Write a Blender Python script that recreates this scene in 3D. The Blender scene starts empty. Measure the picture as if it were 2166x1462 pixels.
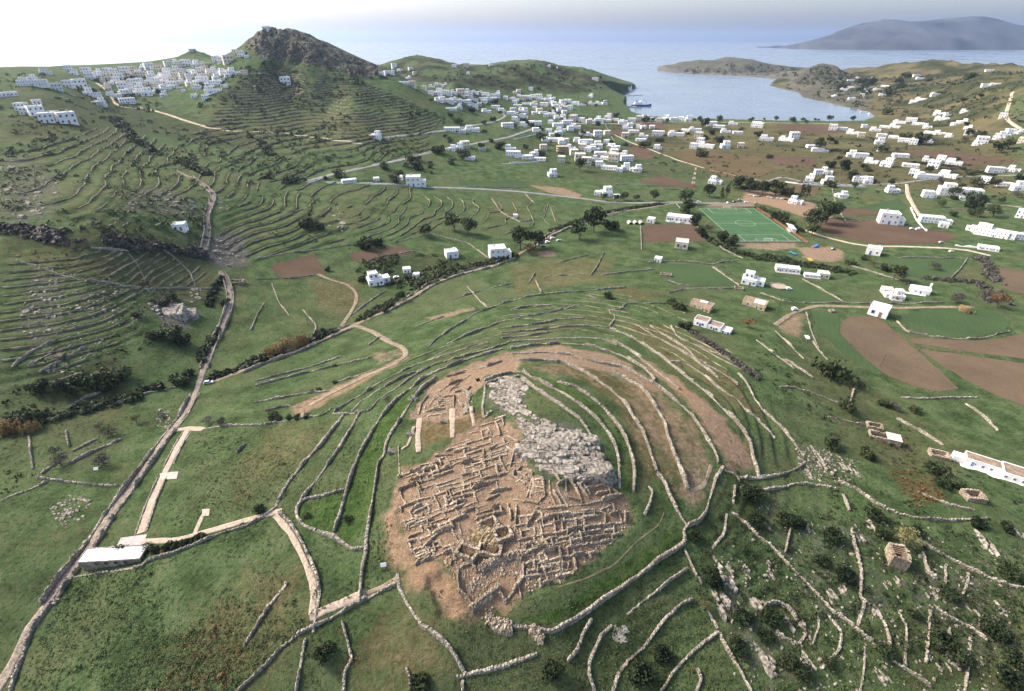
import bpy, math, random
import numpy as np
from mathutils import Vector, Matrix
R = random.Random(7)
RN = np.random.RandomState(7)
C = bpy.context.scene.collection
SC = bpy.context.scene

# ------------------------------------------------------------------ camera, sky, sun, exposure
F, UC, VC, VH, ZC = 1050.0, 1083.0, 731.0, 85.0, 162.0
PITCH = math.atan((VC - VH) / F)
cam_d = bpy.data.cameras.new('camera')
cam_d.sensor_width = 36.0
cam_d.lens = 36.0 * F / 2166.0
cam_d.clip_start, cam_d.clip_end = 1.0, 200000.0
cam = bpy.data.objects.new('camera', cam_d)
cam.location = (0, 0, ZC)
cam.rotation_euler = (math.pi / 2 - PITCH, 0, 0)
C.objects.link(cam)
SC.camera = cam

SUN_AZ, SUN_EL = math.radians(-70), math.radians(41)   # azimuth measured from +Y (straight ahead), negative to the left
world = bpy.data.worlds.new('World')
SC.world = world
world.use_nodes = True
wn = world.node_tree
wn.nodes.clear()
sky = wn.nodes.new('ShaderNodeTexSky')
sky.sky_type = 'NISHITA'
sky.sun_disc = False
sky.sun_elevation = SUN_EL
sky.sun_rotation = SUN_AZ
sky.altitude = 100
sky.air_density = 0.8
sky.dust_density = 4.0
sky.ozone_density = 0.8
bg = wn.nodes.new('ShaderNodeBackground')
bg.inputs[1].default_value = 0.15
wo = wn.nodes.new('ShaderNodeOutputWorld')
wn.links.new(sky.outputs[0], bg.inputs[0])
wn.links.new(bg.outputs[0], wo.inputs[0])

sl = bpy.data.lights.new('sun', 'SUN')
sl.energy = 2.0
sl.angle = math.radians(10.0)
sl.color = (1.0, 0.95, 0.87)
sun = bpy.data.objects.new('sun', sl)
sd = Vector((math.sin(SUN_AZ) * math.cos(SUN_EL), math.cos(SUN_AZ) * math.cos(SUN_EL), math.sin(SUN_EL)))
sun.rotation_euler = sd.to_track_quat('Z', 'Y').to_euler()
sun.location = (-300, 300, 600)
C.objects.link(sun)

SC.view_settings.view_transform = 'Standard'
SC.view_settings.look = 'None'
SC.view_settings.gamma = 1.0
SC.view_settings.use_curve_mapping = False
SC.view_settings.exposure = 1.36
SC.view_settings.use_white_balance = True
SC.view_settings.white_balance_temperature = 6800
SC.cycles.use_denoising = True
SC.cycles.max_bounces = 4
SC.cycles.diffuse_bounces = 2
SC.cycles.glossy_bounces = 2
SC.cycles.volume_bounces = 0

# ------------------------------------------------------------------ numeric helpers
def ray(u, v):
    """direction of the sight line through a picture point, scaled so that its forward (y) part is 1"""
    u = np.asarray(u, float); v = np.asarray(v, float)
    a = (u - UC) / F; b = (v - VC) / F
    cp, sp = math.cos(PITCH), math.sin(PITCH)
    dx = a; dy = cp - b * sp; dz = -sp - b * cp
    return dx / dy, dz / dy

def at_y(u, v, y):
    dx, dz = ray(u, v)
    return float(dx * y), float(y), float(ZC + dz * y)

def at_z(u, v, z):
    dx, dz = ray(u, v)
    t = (z - ZC) / dz
    return float(dx * t), float(t), float(z)

def to_px(x, y, z):
    cp, sp = math.cos(PITCH), math.sin(PITCH)
    zz = z - ZC
    zc = y * cp - zz * sp
    yc = -(y * sp + zz * cp)
    return UC + F * x / zc, VC + F * yc / zc, zc

def hash2(ix, iy, s):
    n = (ix.astype(np.int64) * 374761393 + iy.astype(np.int64) * 668265263 + s * 1442695041) & 0xFFFFFFFF
    n = ((n ^ (n >> 13)) * 1274126177) & 0xFFFFFFFF
    n = (n ^ (n >> 16)) & 0xFFFFFFFF
    return n / 4294967295.0

def vnoise(x, y, s=0):
    ix = np.floor(x); iy = np.floor(y)
    fx = x - ix; fy = y - iy
    fx = fx * fx * fx * (fx * (fx * 6 - 15) + 10); fy = fy * fy * fy * (fy * (fy * 6 - 15) + 10)
    a = hash2(ix, iy, s); b = hash2(ix + 1, iy, s); c = hash2(ix, iy + 1, s); d = hash2(ix + 1, iy + 1, s)
    return (a + (b - a) * fx) * (1 - fy) + (c + (d - c) * fx) * fy - 0.5

def fbm(x, y, size, octv=4, s=0, rough=0.5):
    t = 0; a = 1.0; f = 1.0 / size
    for k in range(octv):
        t = t + a * vnoise(x * f + 17.3 * k, y * f - 9.1 * k, s + k); a *= rough; f *= 2.03
    return t

def inside(px, py, poly):
    poly = np.asarray(poly, float)
    n = len(poly)
    res = np.zeros(px.shape, bool)
    j = n - 1
    for i in range(n):
        xi, yi = poly[i]; xj, yj = poly[j]
        if yi != yj:
            c = ((yi > py) != (yj > py)) & (px < (xj - xi) * (py - yi) / (yj - yi) + xi)
            res ^= c
        j = i
    return res

def seg_dist(px, py, pts, closed=False):
    pts = np.asarray(pts, float)
    d = np.full(px.shape, 1e9)
    rng = range(len(pts) if closed else len(pts) - 1)
    for i in rng:
        a = pts[i]; b = pts[(i + 1) % len(pts)]
        ab = b - a; L = max(1e-9, ab @ ab)
        t = np.clip(((px - a[0]) * ab[0] + (py - a[1]) * ab[1]) / L, 0, 1)
        d = np.minimum(d, np.hypot(px - a[0] - t * ab[0], py - a[1] - t * ab[1]))
    return d

# ------------------------------------------------------------------ terrain: measured heights (u, v, height) and (u, v, None, distance)
CP = [(1080,830,53),(1200,960,53),(1150,1000,51),(1060,1060,46),(950,1000,46),(870,1000,44),(840,1100,42),(900,1190,41),(1000,1290,38),
(1110,1200,42),(1250,1130,44),(1330,1090,43),(1280,1000,48),(900,850,44),(960,800,45),(1100,790,50),(1130,735,41),(1240,735,41),(1400,830,42),
(1480,900,41),(1530,1000,39),(1450,1100,39),(1440,1160,36),(1300,1255,35.5),(1170,1340,33.5),(1020,1310,35),(1560,870,36),(1610,1000,33),
(1690,980,29),(1700,850,27),(1560,760,29),(1480,700,26),(1650,720,22),(1800,780,16),(1800,860,21),(1900,940,20),(2000,850,15),(2100,950,18),
(2166,1050,22),(2050,1050,25),(1890,1180,28),(2100,1250,26),(2050,1420,22),(1800,1300,26),(1600,1250,29),(1550,1400,26),(1400,1420,25),
(1250,1440,26),(1700,1120,30),(1000,1440,27),(800,1300,31),(840,1230,35),(760,1270,32),(640,1330,30),(700,1440,25),(500,1300,28),(350,1400,25),
(100,1440,21),(40,1400,19),(300,1190,26),(160,1215,23),(590,1075,33),(700,950,36),(780,1100,37),(650,880,33),(540,900,29.5),(420,910,26),
(430,810,21),(330,950,23.5),(230,1090,23.5),(500,830,25),(600,850,29),(560,760,21),(680,715,19),(700,830,32),(800,800,36),(900,740,34),(850,700,25),
(1000,700,33),(1000,640,25),(1080,650,29),(1200,650,29),(1300,640,25),(1200,590,19),(1100,560,15),(960,590,17),(880,625,17),(800,660,17.5),
(1400,600,17),(1480,590,14),(1600,600,12),(1650,650,14),(1500,660,19),(1750,645,11),(1900,650,10),(2050,650,10),(2166,700,10),(2000,720,11),
(1900,600,9.5),(2100,560,9),(1850,520,8),(1700,560,9),(1540,450,8),(1600,440,8),(1700,510,8),(1560,515,8.3),(1630,475,8),(1500,480,8.3),
(1430,430,9),(1400,500,11),(1250,540,14),(1250,460,12),(1100,500,15),(1150,420,13.5),(1300,430,10),(1300,370,12),(1450,380,8),(1400,330,8),
(1600,330,6),(1600,280,4),(1450,280,4),(1330,260,4),(1750,300,5),(1900,320,7),(2000,400,8),(2166,450,10),(2100,340,10),(1850,280,5),
(1800,400,7),(1700,390,7),(1950,270,9),(2050,260,22),(2000,230,18),(2166,260,40),(2100,220,45),(1920,225,8),(2030,180,60),(2166,200,70),
(1850,200,15),(1950,190,30),(1790,190,12),(700,600,22),(600,560,27),(560,600,25),(640,680,21),(480,640,27),(470,590,31),(440,700,25),(430,760,22),
(880,400,27),(690,385,40),(560,400,47),(650,440,38),(750,450,33),(900,450,25),(950,480,20),(800,520,23),(680,520,28),(600,500,36),(500,540,34),
(520,420,50),(440,430,55),(430,520,43),(905,325,36),(780,350,42),(1000,300,36),(1100,330,24),(1200,330,17),(1130,280,28),(960,275,44),(815,290,50),
(1060,245,42),(1200,290,18),(1250,330,13),(1200,250,20),(1100,215,32),(1000,220,48),(930,205,60),(1000,195,56),(760,303,52),(600,282,62),(500,280,66),
(400,258,75),(310,230,84),(250,225,87),(620,350,50),(450,340,62),(300,350,70),(600,230,80),(605,178,104),(600,140,127),(350,190,98),(350,165,110),
(550,320,56),(700,310,52),(100,560,60),(250,560,55),(100,650,48),(250,640,44),(350,600,40),(100,750,36),(250,760,30),(330,700,33),(50,850,27),
(200,860,22),(20,920,22.5),(100,950,23),(0,1100,26),(100,1100,24),(200,980,23.5),(0,1250,24),(350,840,21),
(565,66,None,930),(545,72,None,925),(600,84,None,930),(650,95,None,935),(720,124,None,950),(800,147,None,980),(835,152,None,1010),(527,102,None,915),
(505,112,None,905),(250,152,None,930),(330,145,None,985),(70,180,None,650),(0,152,None,760),(100,154,None,800),(20,206,None,600),(150,258,None,520),
(0,330,None,400),(100,400,None,330),(0,450,None,290),(200,500,None,270),(0,530,None,255),(700,180,None,875),(760,220,None,800),(850,200,None,900),
(850,250,None,790),(880,180,None,1050),(800,165,None,960),(405,114,None,1150),(360,128,None,1120),(450,126,None,1120),(880,118,None,1900),(820,133,None,1850),(960,138,None,1850),(1030,137,None,1880),
(1100,130,None,1950),(1150,131,None,1950),(1200,142,None,1980),(1250,150,None,2020),(1310,172,None,2180),(900,150,None,1500),(1000,165,None,1450),
(1100,170,None,1500),(1200,185,None,1550),(1000,180,None,1200),(1830,168,6),(1870,166,6),(1900,160,None,2300),(1790,175,8)]
TW = [(-450,1120,135),(-120,1150,95),(-1500,400,110),(-1500,1000,110),(-1100,600,115),(-1300,1600,80),(-700,1500,85),(-300,1400,75),(-400,2300,30),(0,2350,35),
(1500,700,30),(1500,1200,60),(1900,1900,50),(1700,3000,4),(2250,3000,8),(2000,3700,4),(2500,2400,15),(1450,2750,3),(1300,2550,3),(1400,2300,15),(900,200,25),(600,100,30),(600,-60,25),(0,-60,20),(-600,-60,20),(-600,100,45),(-900,250,80),(-300,150,36),(300,150,24),(400,0,24),(-400,0,28)]
pts = []
for c in CP:
    pts.append(at_z(*c[:3]) if c[2] is not None else at_y(c[0], c[1], c[3]))
pts = np.array(pts + [tuple(map(float, t)) for t in TW])
def _warp(x, y):
    # nearness-even plane for the interpolation: keeps far hills from bending the near ground
    r = np.hypot(x, y + 150.0); k = np.log(r / 60.0) * 200.0 / r
    return x * k, (y + 150.0) * k
wx, wy = _warp(pts[:, 0], pts[:, 1])
n = len(pts)
dd = np.hypot(wx[:, None] - wx[None], wy[:, None] - wy[None])
K = np.where(dd > 0, dd * dd * np.log(np.maximum(dd, 1e-9)), 0) / 1e4 + np.eye(n) * 0.004
A = np.zeros((n + 3, n + 3)); A[:n, :n] = K; A[:n, n] = 1; A[:n, n + 1] = wx / 100; A[:n, n + 2] = wy / 100; A[n:, :n] = A[:n, n:].T
sol = np.linalg.solve(A, np.concatenate([pts[:, 2], np.zeros(3)]))
def tps(x, y):
    sh = x.shape; x, y = _warp(x.ravel(), y.ravel()); out = np.zeros(x.size)
    for i in range(0, x.size, 20000):
        a = x[i:i + 20000]; b = y[i:i + 20000]
        d2 = (a[:, None] - wx[None]) ** 2 + (b[:, None] - wy[None]) ** 2
        out[i:i + 20000] = (0.5 * d2 * np.log(np.maximum(d2, 1e-9)) / 1e4) @ sol[:n] + sol[n] + a / 100 * sol[n + 1] + b / 100 * sol[n + 2]
    return out.reshape(sh)

def axis_lines(lo, flat0, flat1, hi, s0, gl, gh):
    mid = list(np.arange(flat0, flat1 + s0, s0)); up = [mid[-1]]
    while up[-1] < hi: up.append(up[-1] + s0 + gh * (up[-1] - mid[-1]))
    dn = [mid[0]]
    while dn[-1] > lo: dn.append(dn[-1] - s0 - gl * (mid[0] - dn[-1]))
    return np.array(dn[:0:-1] + mid + up[1:])
GX = axis_lines(-2000, -120, 140, 2900, 0.62, 0.0115, 0.0115)
GY = axis_lines(-60, 50, 250, 4700, 0.62, 0.03, 0.0074)
NX, NY = len(GX), len(GY)
X, Y = np.meshgrid(GX, GY)
# smooth part on a thinner net, then cubic-free linear lift
sx = np.unique(np.concatenate([GX[::5], GX[-1:]])); sy = np.unique(np.concatenate([GY[::5], GY[-1:]]))
SXm, SYm = np.meshgrid(sx, sy)
Zs = tps(SXm, SYm)
def lift(g, sx, sy, x, y):
    i = np.clip(np.searchsorted(sx, x) - 1, 0, len(sx) - 2); j = np.clip(np.searchsorted(sy, y) - 1, 0, len(sy) - 2)
    fx = np.clip((x - sx[i]) / (sx[i + 1] - sx[i]), 0, 1); fy = np.clip((y - sy[j]) / (sy[j + 1] - sy[j]), 0, 1)
    return (g[j, i] * (1 - fx) + g[j, i + 1] * fx) * (1 - fy) + (g[j + 1, i] * (1 - fx) + g[j + 1, i + 1] * fx) * fy
Z = lift(Zs, sx, sy, X, Y)
def pxpoly(p, z=None):
    return np.array([at_z(u, v, z)[:2] for u, v in p])

# far hills: crest lines seen against sea or sky (u, v, distance), front and back widths
RIDGES = [([(1385,152,3560),(1400,140,3540),(1430,134,3520),(1470,128,3480),(1510,127,3460),(1540,122,3460),(1562,120,3450),(1590,125,3430),(1620,135,3400),(1650,137,3380),(1680,142,3300),(1700,150,3250)], 330, 300, .8),
 ([(1655,186,2280),(1690,160,2400),(1715,142,2450),(1738,134,2480),(1760,138,2480),(1785,150,2450),(1815,160,2400),(1850,170,2350)], 330, 400, 1.0),
 ([(800,150,1500),(820,133,1800),(850,120,1950),(880,117,2000),(920,124,2000),(960,135,2050),(1000,139,2150),(1040,135,2250),(1075,130,2300),(1100,128,2300),(1130,134,2300),(1150,130,2320),(1185,138,2320),(1230,142,2330),(1270,155,2300),(1310,170,2270),(1340,183,2230)], 700, 500, 1.15),
 ([(1835,178,2200),(1865,168,2250),(1895,152,2300),(1940,133,2350),(1980,125,2350),(2020,123,2350),(2060,126,2300),(2100,135,2250),(2135,149,2150),(2160,147,2050),(2200,138,1950),(2300,140,1900)], 900, 900, 1.0),
 ([(330,140,1050),(365,127,1120),(390,113,1150),(407,107,1160),(430,112,1150),(455,122,1130),(480,126,1100)], 200, 300, 1.0)]
RIDGE_Z = np.full(X.shape, -99.0)
for cr, wf, wb, pw in RIDGES:
    c = np.array([at_y(*t) for t in cr]); c = c[np.argsort(c[:, 0])]
    ex = 80 if cr[0][0] > 1000 else 60
    cx = np.concatenate([[c[0, 0] - ex], c[:, 0], [c[-1, 0] + ex]]); cz = np.concatenate([[-30], c[:, 2], [-30]]); cy = np.interp(cx, c[:, 0], c[:, 1])
    yc = np.interp(X, cx, cy); t = (Y - yc); k = 1 - np.where(t < 0, -t / wf, t / wb)
    h = np.interp(X, cx, cz) * np.clip(k, 0, 1) ** pw + np.where(np.abs(k - .5) < .47, fbm(X, Y, 190, 5, 301, .58) * 34, 0) * np.clip(1 - k, 0, 1)
    RIDGE_Z = np.maximum(RIDGE_Z, np.where((k > 0) & (X > cx[0]) & (X < cx[-1]), h, -99))
Z = np.maximum(Z, RIDGE_Z)
# sea outline on the water plane
coast = [(560,150),(800,158),(1000,160),(1200,165),(1290,172),(1335,181),(1343,187),(1325,194),(1290,203),(1272,211),(1292,217),(1325,222),(1318,233),(1335,244),(1362,249),(1480,252),
(1640,256),(1760,257),(1828,255),(1850,247),(1838,236),(1790,225),(1735,213),(1700,206),(1692,196),(1650,187),(1627,181),(1640,173),(1662,167),(1600,163),(1540,160),
(1480,157),(1415,153),(1389,149),(1400,144),(1480,140),(1560,138),(1650,140),(1720,146),(1780,152),(1820,158),(1850,160),(1885,158),(1930,146),(2000,137),(2120,131),(2400,131)]
SEA = np.array([(-9000., 2600.)] + [at_z(u, v, 0)[:2] for u, v in coast] + [(9000., 4400.), (9000., 90000.), (-9000., 90000.)])
far = Y > 900
sea_in = np.zeros(X.shape, bool); sea_in[far] = inside(X[far], Y[far], SEA)
sd_ = np.full(X.shape, 1e4); sd_[far] = seg_dist(X[far], Y[far], SEA[:-2])
sd_ = sd_ + fbm(X, Y, 40, 3, 91) * 8 * (sd_ < 200)
cliff = np.interp(np.hypot(X - 1500, Y - 3300), [500, 900], [1, 0])
land_min = 0.35 + np.minimum(np.maximum(sd_, 0) * (0.06 + 0.3 * cliff), 2 + 5 * cliff)
Z = np.where(sea_in, np.minimum(Z, -0.4 - np.clip(sd_ * 0.08, 0, 9)), np.maximum(Z, land_min))

# ---- zones of the ground (as outlines on the slope, turned into ground areas below)
def Hs(x, y): return lift(Z, GX, GY, np.asarray(x, float), np.asarray(y, float))
STEPS = np.concatenate([np.linspace(25, 400, 420), np.geomspace(401, 4690, 700)])
def hit(uv):
    """ground points seen at picture points"""
    uv = np.asarray(uv, float).reshape(-1, 2)
    dx, dz = ray(uv[:, 0], uv[:, 1])
    T = STEPS[None]
    zz = ZC + dz[:, None] * T
    hh = np.maximum(Hs(dx[:, None] * T, np.broadcast_to(T, zz.shape)), 0)
    below = zz < hh
    k = np.where(below.any(1), below.argmax(1), len(STEPS) - 1)
    k = np.maximum(k, 1)
    a = STEPS[k - 1]; b = STEPS[k]
    for _ in range(22):
        m = (a + b) / 2
        up = ZC + dz * m > np.maximum(Hs(dx * m, m), 0)
        a = np.where(up, m, a); b = np.where(up, b, m)
    m = (a + b) / 2
    return np.stack([dx * m, m, np.maximum(Hs(dx * m, m), 0)], 1)
def dens(p, step):
    """resample a polyline"""
    p = np.asarray(p, float); o = [p[0]]
    for a, b in zip(p[:-1], p[1:]):
        k = max(1, int(math.ceil(np.hypot(*(b - a)[:2]) / step)))
        for i in range(1, k + 1): o.append(a + (b - a) * i / k)
    return np.array(o)
def smooth(p, it=1):
    p = np.asarray(p, float)
    for _ in range(it):
        q = [p[0]]
        for a, b in zip(p[:-1], p[1:]): q += [a * .75 + b * .25, a * .25 + b * .75]
        q.append(p[-1]); p = np.array(q)
    return p
def ground_poly(px):
    return hit(dens(list(px) + [px[0]], 25)[:-1])[:, :2]
def zmask(px, soft=4.0):
    g = ground_poly(px)
    m = np.zeros(X.shape)
    bx = (X > g[:, 0].min() - 3 * soft) & (X < g[:, 0].max() + 3 * soft) & (Y > g[:, 1].min() - 3 * soft) & (Y < g[:, 1].max() + 3 * soft)
    xs, ys = X[bx], Y[bx]
    if not len(xs): return m
    ins = inside(xs, ys, g); d = seg_dist(xs, ys, g, True) * np.where(ins, 1, -1)
    d = d + fbm(xs, ys, soft * 3, 3, 5) * soft * 1.5
    m[bx] = np.clip(0.5 + d / (2 * soft), 0, 1)
    return m
# ---- terraced hillsides: the slope is cut into steps that follow the contours
TERR = [(1.0, 2.8, [(430,270),(520,150),(560,140),(650,150),(760,170),(870,215),(930,245),(900,300),(910,320),(760,350),(660,375),(560,385),(430,340),(380,300)]),
        (1.0, 2.6, [(100,290),(230,265),(430,330),(560,390),(520,430),(440,400),(330,440),(300,470),(180,490),(100,440),(0,470),(0,330)]),
        (1.0, 2.4, [(470,430),(620,400),(720,440),(740,500),(700,520),(560,545),(470,530),(450,480)]),
        (0.8, 2.2, [(0,520),(150,525),(330,530),(420,560),(470,600),(400,610),(300,640),(320,700),(260,740),(150,800),(0,840)]),
        (0.7, 2.8, [(560,390),(700,380),(880,400),(900,440),(720,440),(640,420)]),
        (0.8, 1.6, [(700,870),(760,820),(900,740),(1000,690),(1100,640),(1320,610),(1420,640),(1480,700),(1560,760),(1640,850),(1700,980),(1600,1010),(1580,900),(1480,800),(1340,725),(1200,700),(1060,730),(900,780),(780,860)]),
        (0.6, 1.5, [(640,400),(900,412),(1250,440),(1180,480),(1090,500),(960,470),(840,510),(740,510),(720,440)]),
        (0.5, 1.5, [(1560,1010),(1700,980),(1800,1000),(2000,1100),(2166,1200),(2166,1462),(1400,1462),(1250,1350),(1440,1180)])]
warpz = fbm(X, Y, 60, 3, 11) * 2.2
TM = np.zeros(X.shape); TD = np.full(X.shape, 2.4)
for amt, dz, px in TERR:
    m = zmask(px, 6) * amt
    TD = np.where(m > TM, dz, TD); TM = np.maximum(TM, m)
ZPRE = Z.copy()
zz = (Z + warpz) / TD
fr = zz - np.floor(zz)
st = (np.floor(zz) + np.clip((fr - 0.72) / 0.28, 0, 1) ** 1.3) * TD - warpz
Z = np.where(TM > 0, Z + (st - Z) * TM * 0.85, Z)
RISE = np.where((fr > 0.68) & (TM > 0.2), TM, 0)

# ---- rocky crest, cliffs and rough ground
ROCKZ = [[(516,100),(535,52),(570,40),(640,66),(720,102),(790,134),(860,155),(800,160),(740,160),(660,135),(600,128),(560,125)],
         [(0,330),(60,330),(130,380),(120,460),(60,470),(0,480)],[(250,410),(340,395),(430,430),(420,470),(340,450),(260,450)],[(60,570),(150,590),(150,690),(90,740),(30,720)],
         [(310,630),(370,620),(420,660),(400,700),(340,690)],[(430,490),(520,500),(530,560),(470,570),(420,540)],[(140,590),(230,600),(220,680),(160,660)],
         [(1030,800),(1105,800),(1115,880),(1150,890),(1230,900),(1290,1000),(1250,1020),(1150,1010),(1100,950),(1095,890),(1040,860)],
         [(1680,930),(1760,950),(1790,1010),(1740,1020),(1690,985)],[(1500,1190),(1560,1200),(1640,1320),(1720,1462),(1560,1462),(1520,1330)],
         [(1640,1090),(1850,1100),(1900,1300),(1750,1320),(1650,1250)],[(1900,1200),(2166,1150),(2166,1400),(1950,1400)],[(1385,145),(1430,126),(1560,113),(1660,130),(1690,168),(1390,162)],[(1650,185),(1690,150),(1740,126),(1800,150),(1850,180),(1840,235),(1700,206)]]
RK = np.zeros(X.shape)
for i, px in enumerate(ROCKZ):
    RK = np.maximum(RK, zmask(px, 3 if i else 10) * (.72 if i == 0 else .5 if i < 4 else .8 if i < 6 or i == 7 else .6 if i > 11 else 0.4))
ridge = np.abs(fbm(X, Y, 26, 4, 21)) * 2
crest = zmask(ROCKZ[0], 14)
Z = Z + crest * (0.30 - ridge) * 8
Z = Z + np.where(RK > .02, RK, 0) * (0.3 - np.abs(fbm(X, Y, 4.5, 3, 31)) * 2) * np.where(crest > .1, 1.8, 1.0)
Z = Z + fbm(X, Y, 130, 3, 41) * np.clip((Y - 250) / 500, 0, 1) * 3 * (TM < .1) * (~sea_in) * np.clip(sd_ / 150, 0, 1)
Z = Z + fbm(X, Y, 75, 5, 43, .6) * 9 * np.clip((Y - 1250) / 700, 0, 1) * (~sea_in) * np.clip(sd_ / 60, 0, 1) * np.clip((Z - 6) / 14, 0, 1)
near = np.clip(1.3 - Y / 260, 0, 1)
Z = Z + fbm(X, Y, 2.4, 3, 51) * 0.20 * np.clip(near + .35, 0, 1) * (~sea_in)
# head-land cliffs above the water
hl = np.clip(1 - np.abs(sd_ - 10) / 70, 0, 1) * cliff * (~sea_in)
Z = Z + hl * (0.3 - np.abs(fbm(X, Y, 30, 4, 61))) * 16
Z = np.where(sea_in, np.minimum(Z, -0.4), np.where(sd_ < 900, np.maximum(Z, 0.3), Z))
# dug-out site floor: a slightly sunken bed with cut edges; the trench below it; the flat pitch
DIG = [(845,1000),(890,985),(930,955),(960,930),(1000,905),(1040,885),(1065,880),(1100,905),(1110,960),(1130,1010),(1165,1030),(1240,1015),(1300,1025),(1325,1050),(1347,1075),
       (1332,1110),(1292,1150),(1240,1190),(1190,1230),(1150,1240),(1105,1258),(1062,1300),(1012,1312),(992,1292),(967,1230),(930,1192),(882,1192),(856,1140),(836,1098)]
DIG2 = [(868,885),(900,820),(928,800),(985,775),(1072,742),(1100,758),(1095,783),(1025,797),(1003,840),(985,880),(940,890)]
TRENCH = [(903,1222),(935,1212),(942,1225),(950,1255),(975,1290),(965,1305),(930,1300),(915,1265)]
dig = np.maximum(zmask(DIG, 1.2), zmask(DIG2, 1.5)); tren = zmask(TRENCH, 0.6)
Z = Z - dig * 0.9 - tren * 1.7
pitch_c = (197.5, 480.0)
pm = np.clip((14 - np.maximum(np.abs(X - 227) - 33, np.abs(Y - 481) - 56)) / 14, 0, 1)
Z = Z * (1 - pm) + 8.0 * pm

# ---- what covers the ground: bare soil, dry grass, rock, dark scrub
SOIL = [(1.0, DIG, 2), (1.0, DIG2, 2), (.8, TRENCH, 1.5),
 (.75, [(1080,742),(1180,731),(1270,743),(1340,772),(1400,826),(1380,830),(1300,790),(1190,768),(1096,764)], 2),
 (.50, [(1096,764),(1190,768),(1285,800),(1345,860),(1390,940),(1455,1040),(1500,1030),(1520,975),(1480,900),(1420,840),(1350,795),(1260,765),(1180,748),(1080,745)], 4),
 (.45, [(1110,775),(1190,772),(1260,800),(1330,860),(1370,930),(1440,1040),(1420,1055),(1395,1000),(1345,935),(1300,850),(1230,800),(1170,800)], 3),
 (.85, [(1345,752),(1400,778),(1470,828),(1530,885),(1570,930),(1590,985),(1545,1000),(1520,965),(1485,890),(1430,835),(1380,790)], 2.5),
 (.6, [(1440,870),(1490,930),(1515,985),(1500,1035),(1460,1060),(1430,1045),(1450,1000),(1440,930)], 3),
 (.8, [(805,1090),(835,1080),(860,1140),(890,1195),(850,1215),(815,1150)], 2), (.8, [(860,1190),(930,1195),(970,1235),(1000,1310),(940,1300),(890,1260),(850,1225)], 2.5),
 (.8, [(620,860),(700,822),(800,778),(850,752),(862,760),(780,805),(690,850),(640,880),(620,880)], 2),
 (.7, [(900,672),(1000,650),(1005,656),(915,680)], 1.5), (.7,[(1640,690),(1670,668),(1700,665),(1700,720),(1680,715)], 3),
 (.9, [(1690,525),(1760,520),(1790,535),(1780,550),(1740,555),(1700,545)], 3),(.9,[(1575,400),(1640,408),(1720,430),(1760,458),(1740,470),(1690,455),(1620,432),(1570,430)],3),
 (.7,[(1500,430),(1590,428),(1600,437),(1480,445)],3),(.75,[(1560,514),(1690,512),(1690,525),(1640,530),(1560,525)],3),(.8,[(1130,535),(1170,530),(1180,542),(1140,545)],3),
 (.7,[(1120,392),(1180,395),(1235,412),(1220,420),(1150,405)],3),(.5,[(780,745),(860,735),(862,750),(800,770)],2)]
DRY_SUNLIT = [(.32,[(100,290),(230,265),(430,330),(560,390),(520,430),(440,400),(330,440),(300,470),(180,490),(0,470),(0,330)],10),(.30,[(470,430),(620,400),(880,400),(900,440),(740,500),(560,545),(470,530)],10),(.28,[(0,560),(420,610),(320,700),(150,800),(0,840)],8),(.7,[(1110,775),(1200,790),(1300,870),(1340,960),(1345,1040),(1440,1040),(1480,960),(1440,880),(1360,815),(1240,770)],4),(.45,[(0,515),(150,520),(250,540),(330,560),(330,600),(200,590),(120,575),(0,550)],5),(.55,[(540,1160),(640,1180),(660,1330),(560,1460),(330,1462),(420,1300)],8),  # left hillside terrace zones: dryness also paints sunlit paleness into the ground colour
 (.9,[(770,1290),(860,1280),(950,1370),(980,1440),(850,1462),(740,1400)],6),(.5,[(590,900),(700,890),(690,950),(620,1010),(560,1060),(480,1080),(480,1000)],8),
 (.6,[(650,590),(760,600),(770,640),(720,670),(670,650)],4),(.55,[(1080,560),(1300,540),(1280,600),(1080,620)],6),(.6,[(1280,600),(1420,620),(1330,640)],4),
 (.9,[(870,900),(950,885),(1030,870),(1040,890),(960,930),(890,950)],2),(.6,[(1250,660),(1420,690),(1560,800),(1640,900),(1540,850),(1400,750)],6),(.7,[(1890,1000),(1960,1010),(1990,1060),(1940,1070),(1890,1040)],4),
 (.75,[(1850,110),(2166,110),(2166,290),(1950,280),(1700,225),(1640,180)],30),(.3,[(1450,110),(1650,115),(1690,165),(1390,160)],30),(.7,[(1300,262),(1840,262),(2166,290),(2166,420),(1900,400),(1600,400),(1400,330)],20),
 (.4,[(450,200),(900,240),(900,310),(500,320),(420,290)],20),(.5,[(540,100),(800,150),(800,165),(560,130)],12),(.4,[(1640,700),(1800,800),(2000,900),(2166,1000),(1900,1000),(1700,880)],8)]
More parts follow.
